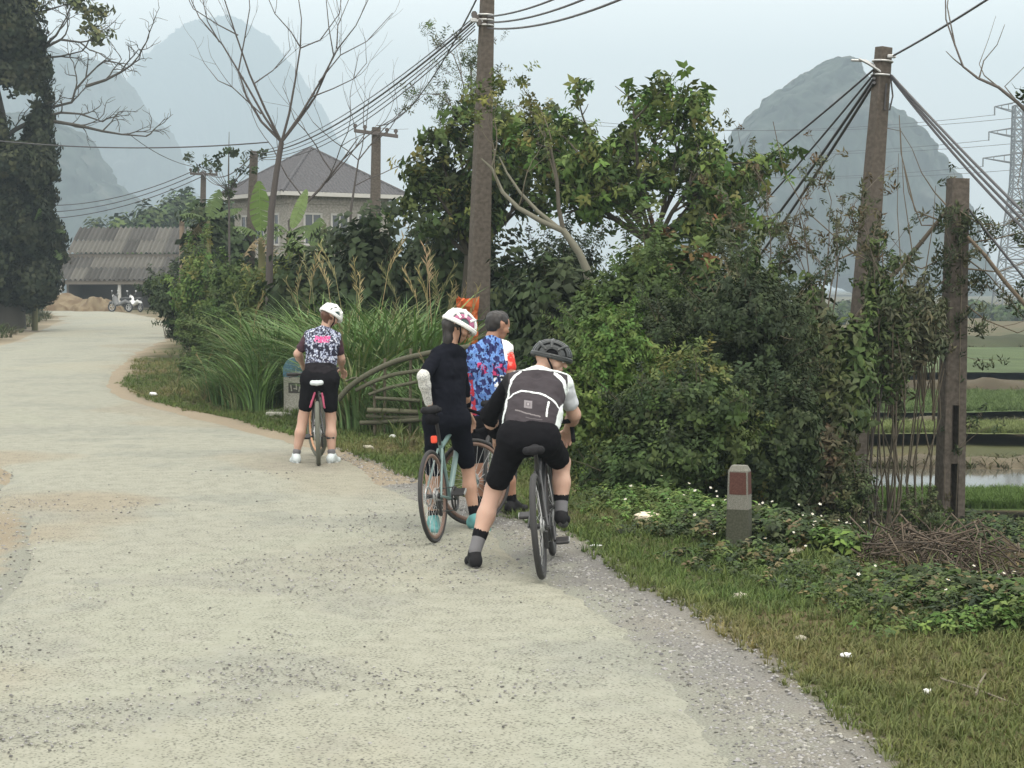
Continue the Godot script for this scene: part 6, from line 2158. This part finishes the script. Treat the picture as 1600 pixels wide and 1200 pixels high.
	for b in 256:
		for a in 256:
			var n := nz2.get_noise_2d(a * 0.62, b * 0.62)
			var n2 := nz2.get_noise_2d(a * 0.9 + 300.0, b * 0.9)
			var c := Color8(102, 138, 192)
			if n > 0.10: c = Color8(48, 54, 98)
			elif n < -0.22: c = Color8(80, 112, 172)
			if n2 > 0.26: c = Color8(30, 34, 74)
			var low := b > 150
			if a < 82:
				c = Color8(178, 62, 60) if n > -0.05 else Color8(198, 150, 150)
				if n2 > 0.16: c = Color8(70, 40, 64)
				if b < 96: c = Color8(44, 40, 46)
				if b < 74: c = Color8(226, 226, 226)
			elif a < 98 and n2 > -0.05 and b > 110: c = Color8(160, 52, 66)
			if a > 168 and b > 110 and b < 176 and n2 < 0.02: c = Color8(36, 38, 48) if n > 0.02 else Color8(216, 218, 222)
			if a > 216 and b < 70: c = Color8(226, 226, 226)
			if b > 78 and b < 112 and a > 118 and n > 0.0: c = Color8(74, 34, 80) if n2 > 0.0 else Color8(190, 66, 110)
			im.set_pixel(a, b, c)
	d = 14.6
	J = {"hipL": px(742, 655, d), "hipR": px(776, 655, d - 0.02), "kneeL": px(752, 726, d - 0.02), "kneeR": px(790, 728, d + 0.1), "ankL": px(752, 790, d + 0.0), "ankR": px(800, 788, d + 0.1), "shL": px(742, 552, d - 0.04), "shR": px(788, 546, d - 0.02), "neck": px(768, 530, d + 0.04), "head": px(777, 508, d + 0.08), "elbL": px(728, 605, d + 0.1), "wriL": px(742, 640, d + 0.34), "elbR": px(800, 590, d - 0.08), "wriR": px(806, 632, d + 0.20)}
	J.toeL = hit(752, 806) + Vector3(0.0, 0.025, -0.12)
	J.toeR = hit(802, 803) + Vector3(0.03, 0.025, -0.10)
	J.ankL.y = 0.10; J.ankR.y = 0.10
	J.handL = Vector3(0.0, -0.4, -0.5); J.palmL = Vector3(0.2, -0.8, 0.1)
	J.handR = Vector3(0.0, -0.4, -0.5); J.palmR = Vector3(-0.2, -0.8, 0.1)
	var rim := Image.create(64, 64, false, Image.FORMAT_RGB8)
	for a in 64:
		for b in 64:
			rim.set_pixel(a, b, Color8(208, 62, 56) if nz2.get_noise_2d(a * 3.0, b * 3.0) < 0.2 else Color8(222, 128, 118))
	person("bareheaded rider with short black hair in a blue jersey with red sleeves", J, {"s": 1.0, "back": Vector3.BACK, "face": Vector3(0.80, -0.22, -0.55), "up": Vector3(0.08, 1, -0.05), "skin": M.skin_brown, "jersey": img_mat(im), "clothL": img_mat(rim), "clothR": img_mat(rim), "sleeveL": 0.66, "sleeveR": 0.62, "shorts": 0.85, "shorts_mat": M.black_cloth, "sock": M.black_cloth, "sock_from": 0.72, "shoe": M.black_shoe, "hair": M.hair_black})
	# ---- far rider at the milestone
	im = Image.create(256, 256, false, Image.FORMAT_RGB8)
	for b in 256:
		for a in 256:
			var n := nz2.get_noise_2d(a * 0.8, b * 0.8 + 90.0)
			var n2 := nz2.get_noise_2d(a * 1.6 + 500.0, b * 1.6)
			var c := Color8(84, 88, 108)
			if n > 0.08: c = Color8(138, 146, 168)
			if n < -0.14: c = Color8(48, 48, 62)
			if n2 > 0.30: c = Color8(196, 202, 214)
			if n2 < -0.28: c = Color8(44, 42, 56)
			if b > 118 and b < 158 and n < 0.05: c = Color8(40, 40, 54)
			if b > 84 and b < 112 and a > 92 and a < 164 and nz2.get_noise_2d(a * 2.2, b * 1.2) > -0.12: c = Color8(206, 84, 136)
			if a < 44 or a > 212: c = Color8(52, 32, 44)
			if b > 186: c = Color8(34, 32, 36)
			im.set_pixel(a, b, c)
	d = 18.9
	J = {"hipL": px(486, 592, d), "hipR": px(514, 593, d), "kneeL": px(474, 652, d + 0.06), "kneeR": px(517, 654, d + 0.08), "ankL": px(463, 706, d + 0.0), "ankR": px(518, 706, d + 0.0), "shL": px(484, 525, d + 0.14), "shR": px(524, 527, d + 0.14), "neck": px(508, 513, d + 0.16), "head": px(516, 493, d + 0.20), "elbL": px(465, 553, d + 0.16), "wriL": px(474, 572, d + 0.42), "elbR": px(533, 560, d + 0.22), "wriR": px(534, 577, d + 0.46)}
	J.toeL = hit(456, 722) + Vector3(-0.02, 0.025, -0.10)
	J.toeR = hit(534, 721) + Vector3(0.0, 0.025, -0.06)
	J.ankL.y = 0.10; J.ankR.y = 0.10
	J.handL = Vector3(0.1, -0.2, -0.5); J.palmL = Vector3(0.2, -0.8, 0.1)
	J.handR = Vector3(0.1, -0.2, -0.5); J.palmR = Vector3(-0.2, -0.8, 0.1)
	person("rider in white helmet and grey floral jersey straddling a bicycle by the milestone", J, {"s": 0.94, "back": Vector3.BACK, "face": Vector3(0.55, -0.50, -0.65), "up": Vector3(0.42, 1, -0.25), "skin": M.skin_fair, "jersey": img_mat(im), "clothL": M.wine, "clothR": M.wine, "sleeveL": 0.66, "sleeveR": 0.66, "shorts": 0.70, "shorts_mat": M.black_cloth, "trim": M.pink, "sock": M.grey_cloth, "sock_from": 0.93, "shoe": M.pale_shoe, "sole": M.white, "hair": M.hair_brown, "tail": [[Vector3(-0.03, -0.10, 0.05), 0.04, 0.025]], "helmet": M.helmet_white, "liner": M.helmet_dark, "accent": M.helmet_white})

# ---------------------------------------------------------------- bicycles
func wheel(t: Node3D, at: Vector3, bs: Basis, R: float, tw: float, rimm: Material, tyre: Material) -> Node3D:
	var w := Node3D.new()
	w.name = "wheel"
	t.add_child(w, true)
	w.transform = Transform3D(bs, at)
	var mb := MB.new(); mb.torus(Vector3.ZERO, Vector3.RIGHT, R - tw, tw, 56, 10); part(mb, "tyre", tyre, w, true)
	mb = MB.new(); mb.torus(Vector3.ZERO, Vector3.RIGHT, R - tw * 2.0 - 0.012, 0.012, 56, 6, Color.WHITE, 1.4); part(mb, "rim", rimm, w, true)
	mb = MB.new(); mb.tube([Vector3(-0.05, 0, 0), Vector3(-0.03, 0, 0), Vector3(0.03, 0, 0), Vector3(0.05, 0, 0)], [0.022, 0.016, 0.016, 0.022], 10); part(mb, "hub", M.black_metal, w, true)
	mb = MB.new()
	for k in 28:
		var a := TAU * k / 28 + (0.15 if k % 2 else -0.15)
		var c := TAU * k / 28
		mb.tube([Vector3(0.03 if k % 2 else -0.03, cos(a) * 0.022, sin(a) * 0.022), Vector3(0, cos(c), sin(c)) * (R - tw * 2.0 - 0.015)], [0.0016], 3)
	part(mb, "spokes", M.steel, w, true)
	mb = MB.new(); mb.torus(Vector3(-0.035, 0, 0), Vector3.RIGHT, 0.07, 0.006, 22, 5, Color.WHITE, 1.6); part(mb, "brake_disc", M.steel, w, true)
	return w

func bicycle(label: String, at: Vector3, yaw: float, lean: float, steer: float, o: Dictionary) -> Node3D:
	var t := thing("bicycle", label, "bicycle", at, "bicycles of the stopped riders")
	t.basis = Basis(Vector3.UP, yaw) * Basis(Vector3.BACK, lean)
	var R: float = o.get("R", 0.34)
	var tw: float = o.get("tyre", 0.016)
	var fr: Material = o.frame
	var wb := 1.02
	var ra := Vector3(0, R, 0)
	var bb := Vector3(0, R - 0.065, -0.42)
	var st := bb + Vector3(0, 0.955, 0.295) * 0.46
	var sd := Vector3(0, o.saddle, 0)
	sd.z = bb.z + (o.saddle - bb.y) * 0.31
	var ht := Vector3(0, 0.86, -0.80)
	var hb := Vector3(0, 0.72, -0.845)
	var ax := (ht - hb).normalized()
	var sb := Basis(ax, steer)
	var S := func(p: Vector3) -> Vector3: return hb + sb * (p - hb)
	wheel(t, ra, Basis.IDENTITY, R, tw, o.get("rim", M.black_metal), o.get("rubber", M.rubber))
	var fa: Vector3 = S.call(Vector3(0, R, -wb))
	fa.y = R
	wheel(t, fa, Basis(Vector3.UP, steer), R, tw, o.get("rim", M.black_metal), o.get("rubber", M.rubber))
	var tubes := [["top_tube", st - Vector3(0, 0.05, 0.0), ht - ax * 0.03, 0.017], ["down_tube", bb, hb + ax * 0.03, 0.022], ["seat_tube", bb, st, 0.017], ["head_tube", hb, ht, 0.021]]
	for k in tubes:
		var mb := MB.new(); mb.tube([k[1], k[2]], [k[3]], 10); part(mb, k[0], fr, t, true)
	for s in [-1.0, 1.0]:
		var mb := MB.new(); mb.tube([bb + Vector3(s * 0.03, 0, 0.03), ra + Vector3(s * 0.062, 0, 0)], [0.011, 0.009], 8); part(mb, "chain_stay", fr, t, true)
		mb = MB.new(); mb.tube([st + Vector3(s * 0.016, -0.05, 0.01), ra + Vector3(s * 0.062, 0, 0)], [0.009, 0.008], 8); part(mb, "seat_stay", fr, t, true)
		mb = MB.new(); mb.tube([S.call(hb + Vector3(s * 0.035, -0.03, 0)), S.call(hb + Vector3(s * 0.055, -0.08, -0.01)), fa + sb * Vector3(s * 0.055, 0, 0)], [0.016, 0.015, 0.010], 8); part(mb, "fork_blade", o.get("fork", fr), t, true)
	var mb := MB.new(); mb.tube([S.call(hb + Vector3(-0.036, -0.03, 0)), S.call(hb + Vector3(0.036, -0.03, 0))], [0.018], 8); part(mb, "fork_crown", o.get("fork", fr), t, true)
	# seat post, saddle, light
	mb = MB.new(); mb.tube([st - Vector3(0, 0.02, 0), sd - Vector3(0, 0.03, 0)], [0.0135], 8); part(mb, "seat_post", M.black_metal, t, true)
	var sa := field([[sd + Vector3(0, 0, 0.12), sd + Vector3(0, 0.004, 0.02), 0.03, 0.03], [sd + Vector3(-0.045, 0.004, 0.12), sd + Vector3(0, 0.0, -0.02), 0.028, 0.025], [sd + Vector3(0.045, 0.004, 0.12), sd + Vector3(0, 0.0, -0.02), 0.028, 0.025], [sd + Vector3(0, 0, -0.02), sd + Vector3(0, -0.006, -0.14), 0.026, 0.017]], 0.008, 0.02)
	part(sa, "saddle", o.get("saddle_mat", M.black_shoe), t, true)
	if o.has("bag"):
		part(field([[sd + Vector3(0, -0.06, 0.12), sd + Vector3(0, -0.07, 0.03), 0.045, 0.04]], 0.009, 0.02), "saddle_bag", M.black_cloth, t, true)
	if o.has("light"):
		mb = MB.new(); mb.box(sd + Vector3(0, -0.215, 0.075), Vector3(0.045, 0.055, 0.03), Basis.IDENTITY, Color.WHITE, 0.008); part(mb, "tail_light", M.red_lens, t, true)
	# cranks, chain
	var ca: float = o.get("crank", 0.9)
	mb = MB.new(); mb.torus(bb + Vector3(0.045, 0, 0), Vector3.RIGHT, 0.085, 0.008, 30, 6, Color.WHITE, 1.6)
	for k in 4:
		var a := TAU * k / 4
		mb.tube([bb + Vector3(0.045, 0, 0), bb + Vector3(0.045, cos(a) * 0.085, sin(a) * 0.085)], [0.008], 5)
	part(mb, "chainring", M.black_metal, t, true)
	for s in [1.0, -1.0]:
		var dv: Vector3 = Vector3(0, cos(ca), sin(ca)) * 0.172 * s
		var a0: Vector3 = bb + Vector3(s * 0.06, 0, 0)
		mb = MB.new(); mb.tube([a0, a0 + dv + Vector3(s * 0.018, 0, 0)], [0.014, 0.011], 8); part(mb, "crank", M.black_metal, t, true)
		mb = MB.new(); mb.box(a0 + dv + Vector3(s * 0.068, 0, 0), Vector3(0.085, 0.022, 0.085), Basis(Vector3.RIGHT, o.get("pedal_tilt", 0.5)), Color.WHITE, 0.006)
		var pd := part(mb, "pedal", M.black_metal, t, true)
		mb = MB.new(); mb.box(a0 + dv + Vector3(s * 0.113, 0, 0), Vector3(0.006, 0.018, 0.07), Basis(Vector3.RIGHT, o.get("pedal_tilt", 0.5))); part(mb, "reflector", M.steel, pd, true)
	for k in 4:
		mb = MB.new(); mb.torus(ra + Vector3(0.020 + 0.006 * k, 0, 0), Vector3.RIGHT, 0.058 - 0.009 * k, 0.0035, 22, 5, Color.WHITE, 1.5); part(mb, "sprocket", M.steel, t, true)
	mb = MB.new()
	mb.tube([bb + Vector3(0.045, 0.087, 0), ra + Vector3(0.03, 0.05, 0), ra + Vector3(0.03, 0.02, 0.05), ra + Vector3(0.03, -0.06, 0.02), ra + Vector3(0.03, -0.14, -0.02), ra + Vector3(0.03, -0.12, -0.07), bb + Vector3(0.045, -0.087, 0), bb + Vector3(0.045, -0.03, -0.082), bb + Vector3(0.045, 0.05, -0.07), bb + Vector3(0.045, 0.087, 0)], [0.004], 4)
	part(mb, "chain", M.black_metal, t, true)
	mb = MB.new(); mb.box(ra + Vector3(0.045, -0.09, -0.015), Vector3(0.02, 0.12, 0.03), Basis(Vector3.RIGHT, 0.2), Color.WHITE, 0.005); part(mb, "derailleur", M.black_metal, t, true)
	# cockpit
	var sm := ht + ax * 0.06
	var cl: Vector3 = S.call(sm + Vector3(0, 0.01, -0.09))
	mb = MB.new(); mb.tube([S.call(ht), S.call(sm), cl], [0.015, 0.016, 0.015], 8); part(mb, "stem", M.black_metal, t, true)
	if o.get("drop", false):
		for s in [-1.0, 1.0]:
			var pl := [Vector3(0, 0, 0), Vector3(s * 0.13, 0.004, 0), Vector3(s * 0.19, 0.004, -0.01), Vector3(s * 0.205, 0.0, -0.06), Vector3(s * 0.208, -0.04, -0.10), Vector3(s * 0.212, -0.10, -0.07), Vector3(s * 0.215, -0.125, 0.0), Vector3(s * 0.217, -0.125, 0.05)]
			var pts := []
			for p in pl: pts.append(cl + sb * p)
			mb = MB.new(); mb.tube(pts, [0.014, 0.014, 0.016, 0.016, 0.016, 0.016, 0.016, 0.016], 8); part(mb, "handlebar", M.black_cloth, t, true)
			mb = MB.new(); mb.tube([cl + sb * Vector3(s * 0.206, 0.0, -0.06), cl + sb * Vector3(s * 0.207, 0.02, -0.11), cl + sb * Vector3(s * 0.208, 0.05, -0.135), cl + sb * Vector3(s * 0.209, -0.03, -0.155)], [0.017, 0.019, 0.014, 0.006], 8); part(mb, "brake_lever", M.black_metal, t, true)
	else:
		mb = MB.new(); mb.tube([cl + sb * Vector3(-0.31, 0.03, 0.04), cl + sb * Vector3(-0.1, 0.01, 0), cl + sb * Vector3(0.1, 0.01, 0), cl + sb * Vector3(0.31, 0.03, 0.04)], [0.012, 0.014, 0.014, 0.012], 8); part(mb, "handlebar", M.black_metal, t, true)
		for s in [-1.0, 1.0]:
			mb = MB.new(); mb.tube([cl + sb * Vector3(s * 0.20, 0.02, 0.02), cl + sb * Vector3(s * 0.32, 0.031, 0.041)], [0.018], 8); part(mb, "grip", M.rubber, t, true)
			mb = MB.new(); mb.tube([cl + sb * Vector3(s * 0.17, 0.018, 0.01), cl + sb * Vector3(s * 0.18, 0.0, -0.05), cl + sb * Vector3(s * 0.28, -0.005, -0.045)], [0.008], 6); part(mb, "brake_lever", M.black_metal, t, true)
	if o.has("bottle"):
		mb = MB.new()
		var c := bb.lerp(hb, 0.45) + Vector3(0, 0.05, 0.02)
		var dd := (hb - bb).normalized()
		mb.tube([c - dd * 0.1, c - dd * 0.09, c + dd * 0.05, c + dd * 0.07, c + dd * 0.10], [0.03, 0.036, 0.036, 0.02, 0.016], 10); part(mb, "bottle", o.bottle, t, true)
	return t

func build_bikes() -> void:
	bicycle("black bicycle under the rider in the black helmet", hit(848, 905), -0.09, 0.085, 0.02, {"frame": M.frame_black, "saddle": 0.81, "crank": 2.0, "tyre": 0.021, "drop": true, "pedal_tilt": 0.3})
	bicycle("pale teal bicycle with a red tail light beside the standing rider in black", hit(682, 848), -0.24, 0.075, -0.75, {"frame": M.frame_teal, "fork": M.frame_teal, "saddle": 0.96, "bag": true, "light": true, "drop": true, "tyre": 0.015, "crank": 1.2, "rim": M.brown_rim})
	bicycle("dark bicycle held by the bareheaded rider, mostly hidden behind the near rider's leg", hit(768, 811), -0.10, 0.03, -0.2, {"frame": M.frame_black, "saddle": 0.92, "tyre": 0.016, "crank": 0.8})
	bicycle("bicycle with a grey rear tyre straddled by the far rider at the milestone", hit(498, 728), 0.10, 0.02, 0.30, {"frame": M.frame_black, "saddle": 0.86, "tyre": 0.024, "rim": M.copper, "saddle_mat": M.pale_shoe, "crank": 1.5, "rubber": M.grey_rubber})

# ---------------------------------------------------------------- materials
func init_materials() -> void:
	var fine := noise_tex(512, 0.09, FastNoiseLite.TYPE_SIMPLEX, 3, Color(0.70, 0.70, 0.68), Color(1, 1, 1), 0.8, 5)
	var soft := noise_tex(512, 0.05, FastNoiseLite.TYPE_SIMPLEX, 13, Color(0.93, 0.93, 0.92), Color(1, 1, 1), 0.8, 5)
	var grit := noise_tex(1024, 0.11, FastNoiseLite.TYPE_CELLULAR, 8, Color(0.50, 0.50, 0.50), Color(1, 1, 1), 0.7, 3)
	var coarse := noise_tex(512, 0.03, FastNoiseLite.TYPE_SIMPLEX, 5, Color(0.68, 0.68, 0.66), Color(1, 1, 1), 0.9, 6)
	M.ground = tri_mat(fine, 0.9, 0.95, true, grit, 1.2)
	var speck := speckle_tex(1024)
	M.road = tri_mat(speck, 3.3, 0.92, true, fine, 0.6)
	M.road.detail_enabled = true
	M.road.detail_albedo = soft
	M.road.detail_blend_mode = BaseMaterial3D.BLEND_MODE_MUL
	M.road.uv2_triplanar = true; M.road.uv2_world_triplanar = true; M.road.uv2_scale = Vector3.ONE / 5.3
	M.road.detail_uv_layer = BaseMaterial3D.DETAIL_UV_2
	M.hill = tri_mat(coarse, 60.0, 0.95, true)
	M.field = tri_mat(fine, 1.2, 0.95, true, grit, 1.5)
	M.gravel = vmat(0.9)
	M.leaf = vmat(0.7, Color(0.35, 0.42, 0.18))
	M.grass = vmat(0.7, Color(0.40, 0.45, 0.18))
	M.leaf.metallic_specular = 0.22; M.grass.metallic_specular = 0.2
	M.petal = vmat(0.7)
	M.bark_v = vmat(0.9)
	M.bamboo = tri_mat(coarse, 0.25, 0.7, true)
	M.concrete = tri_mat(coarse, 1.4, 0.9, false, fine, 0.15); M.concrete.albedo_color = lin(0.125, 0.108, 0.094)
	M.insulator = mat(0.07, 0.06, 0.055, 0.5)
	M.steel = mat(0.45, 0.46, 0.46, 0.45, 0.7)
	M.galvanised = mat(0.12, 0.13, 0.14, 0.6, 0.2)
	M.cable = mat(0.045, 0.045, 0.05, 0.6)
	M.orange = vmat(0.5); M.orange.albedo_color = lin(0.62, 0.14, 0.045); M.orange.backlight_enabled = true; M.orange.backlight = Color(0.4, 0.2, 0.1)
	M.old_white = tri_mat(coarse, 0.5, 0.85, false, fine, 0.3); M.old_white.albedo_color = lin(0.48, 0.48, 0.43)
	M.worn_white = tri_mat(coarse, 0.22, 0.9, false, fine, 0.3); M.worn_white.albedo_color = lin(0.23, 0.23, 0.205)
	M.mossy = tri_mat(coarse, 0.35, 0.95, false, fine, 0.4); M.mossy.albedo_color = lin(0.085, 0.09, 0.068)
	M.blue_paint = tri_mat(coarse, 0.5, 0.7, false); M.blue_paint.albedo_color = lin(0.12, 0.25, 0.36)
	M.pale_blue = tri_mat(coarse, 0.5, 0.7, false); M.pale_blue.albedo_color = lin(0.38, 0.47, 0.48)
	M.dark_paint = tri_mat(coarse, 0.2, 0.8, false); M.dark_paint.albedo_color = lin(0.10, 0.10, 0.10)
	M.red_paint = tri_mat(coarse, 0.3, 0.8, false); M.red_paint.albedo_color = lin(0.115, 0.055, 0.046)
	M.bag = mat(0.70, 0.62, 0.48, 0.6)
	M.white = mat(0.72, 0.74, 0.74, 0.55)
	M.stone = tri_mat(coarse, 0.2, 0.9, false); M.stone.albedo_color = lin(0.45, 0.43, 0.35)
	M.water = mat(0.10, 0.095, 0.075, 0.08)
	M.plaster = tri_mat(coarse, 2.0, 0.9, false); M.plaster.albedo_color = lin(0.40, 0.385, 0.355)
	M.pale_grey = mat(0.40, 0.40, 0.38, 0.8)
	M.roof_grey = tri_mat(coarse, 1.7, 0.75, false); M.roof_grey.albedo_color = lin(0.115, 0.115, 0.128)
	M.dark_glass = mat(0.05, 0.06, 0.07, 0.15)
	M.sheet_a = tri_mat(coarse, 1.1, 0.85, false); M.sheet_a.albedo_color = lin(0.10, 0.095, 0.09)
	M.sheet_b = tri_mat(coarse, 0.9, 0.85, false); M.sheet_b.albedo_color = lin(0.15, 0.143, 0.13)
	M.sheet_c = tri_mat(coarse, 1.3, 0.85, false); M.sheet_c.albedo_color = lin(0.075, 0.07, 0.065)
	M.bike_grey = mat(0.14, 0.145, 0.15, 0.5)
	M.dark_wood = mat(0.13, 0.115, 0.095, 0.9)
	M.rubber = mat(0.025, 0.025, 0.026, 0.75)
	M.grey_rubber = mat(0.10, 0.105, 0.085, 0.85)
	M.black_metal = mat(0.03, 0.03, 0.032, 0.4, 0.3)
	M.black_cloth = mat(0.010, 0.010, 0.012, 0.95)
	M.navy_cloth = mat(0.009, 0.010, 0.015, 0.95)
	M.black_cloth.metallic_specular = 0.15; M.navy_cloth.metallic_specular = 0.15
	M.grey_cloth = mat(0.13, 0.13, 0.14, 0.9)
	M.sleeve_grey = mat(0.50, 0.53, 0.57, 0.85)
	M.wine = mat(0.045, 0.018, 0.028, 0.85)
	M.pink = mat(0.58, 0.12, 0.22, 0.8)
	M.black_shoe = mat(0.018, 0.018, 0.020, 0.7); M.black_shoe.metallic_specular = 0.2
	M.pale_shoe = mat(0.52, 0.58, 0.60, 0.6)
	M.teal = mat(0.09, 0.27, 0.27, 0.5)
	M.pale_teal = mat(0.36, 0.55, 0.53, 0.6)
	M.helmet_black = mat(0.022, 0.026, 0.028, 0.35)
	M.helmet_white = mat(0.74, 0.76, 0.76, 0.3)
	M.helmet_dark = mat(0.05, 0.09, 0.09, 0.6)
	M.helmet_pink = mat(0.34, 0.10, 0.20, 0.4)
	M.frame_black = mat(0.035, 0.037, 0.04, 0.35, 0.2)
	M.frame_teal = mat(0.125, 0.195, 0.19, 0.4)
	M.brown_rim = mat(0.16, 0.10, 0.075, 0.5)
	M.copper = mat(0.50, 0.28, 0.16, 0.4, 0.3)
	M.red_lens = mat(0.75, 0.07, 0.03, 0.3)
	M.skin_fair = mat(0.43, 0.275, 0.21, 0.6)
	M.skin_tan = mat(0.36, 0.215, 0.15, 0.6)
	M.skin_brown = mat(0.30, 0.16, 0.105, 0.6)
	for k in ["skin_fair", "skin_tan", "skin_brown"]:
		M[k].subsurf_scatter_enabled = true; M[k].subsurf_scatter_strength = 0.12
	M.eye_white = mat(0.7, 0.68, 0.65, 0.3)
	M.lips = mat(0.36, 0.14, 0.12, 0.5)
	M.hair_black = mat(0.012, 0.010, 0.010, 0.5)
	M.hair_brown = mat(0.09, 0.04, 0.025, 0.5)

func speckle_tex(size: int) -> ImageTexture:       # dusty surface with darker and paler stone chips showing in clusters
	var ims := []
	for w in [[0.11, 31, 2], [0.012, 32, 3], [0.07, 33, 3], [0.10, 34, 2]]:
		var f := FastNoiseLite.new()
		f.noise_type = FastNoiseLite.TYPE_SIMPLEX
		f.frequency = w[0]; f.seed = w[1]; f.fractal_octaves = w[2]
		var im := f.get_seamless_image(size, size)
		im.convert(Image.FORMAT_L8)
		ims.append(im.get_data())
	var dst := PackedByteArray()
	dst.resize(size * size * 3)
	for k in size * size:
		var mask: float = ims[1][k] / 255.0
		var s: float = ims[0][k] / 255.0 + (mask - 0.5) * 0.22
		var v: float = 0.95 + 0.05 * (ims[2][k] / 255.0)
		if s > 0.70: v *= lerpf(1.0, 0.70, minf((s - 0.70) * 10.0, 1.0))
		var b: float = ims[3][k] / 255.0 + (mask - 0.5) * 0.3
		if b < 0.20: v = minf(v * 1.1, 1.0)
		elif b > 0.86: v *= 0.88
		dst[k * 3] = int(v * 255); dst[k * 3 + 1] = int(v * 255); dst[k * 3 + 2] = int(v * 250)
	return ImageTexture.create_from_image(Image.create_from_data(size, size, false, Image.FORMAT_RGB8, dst))

func _ready() -> void:
	rng.seed = 20240
	nz.seed = 11; nz.frequency = 0.08; nz.fractal_octaves = 3
	nz2.seed = 23; nz2.frequency = 0.06; nz2.fractal_octaves = 3
	# camera, sky, sun
	var cam := Camera3D.new()
	cam.name = "camera"
	cam.position = Vector3(0, CAM_H, 0)
	cam.rotation.x = -PITCH
	cam.fov = rad_to_deg(2.0 * atan(600.0 / F))
	cam.far = 6000.0
	add_child(cam)
	var env := Environment.new()
	env.background_mode = Environment.BG_SKY
	var sky := Sky.new()
	var sm := ProceduralSkyMaterial.new()
	sm.sky_top_color = Color(0.99, 0.965, 0.935)
	sm.sky_horizon_color = Color(0.985, 0.965, 0.94)
	sm.ground_horizon_color = Color(0.80, 0.83, 0.83)
	sm.ground_bottom_color = Color(0.45, 0.46, 0.42)
	sm.sky_curve = 0.2
	sm.sun_angle_max = 1.0
	sky.sky_material = sm
	env.sky = sky
	env.tonemap_mode = Environment.TONE_MAPPER_LINEAR
	env.tonemap_exposure = 3.3
	env.sdfgi_enabled = true
	env.ssao_enabled = true
	env.ssil_enabled = true
	env.fog_enabled = true
	env.fog_density = 0.0008
	env.fog_light_color = Color(0.84, 0.935, 1.0)
	var we := WorldEnvironment.new()
	we.environment = env
	add_child(we)
	var sun := DirectionalLight3D.new()
	sun.name = "sun"
	sun.light_energy = 0.4
	sun.light_color = Color(1.0, 0.97, 0.92)
	sun.light_angular_distance = 40.0
	sun.shadow_enabled = true
	sun.rotation = Vector3(deg_to_rad(-66), deg_to_rad(25), 0)
	add_child(sun)
	# structure
	init_materials()
	init_sprigs()
	build_roadlines()
	cache_edges()
	build_ground()
	build_road()
	build_hills()
	build_fields()
	build_house()
	build_shed()
	build_pylon()
	build_trees()
	build_shrubs()
	build_bananas()
	build_poles()
	build_creepers()
	build_markers()
	build_fence()
	build_people()
	build_bikes()
	build_grass()
	build_tall_grass()
	build_litter()
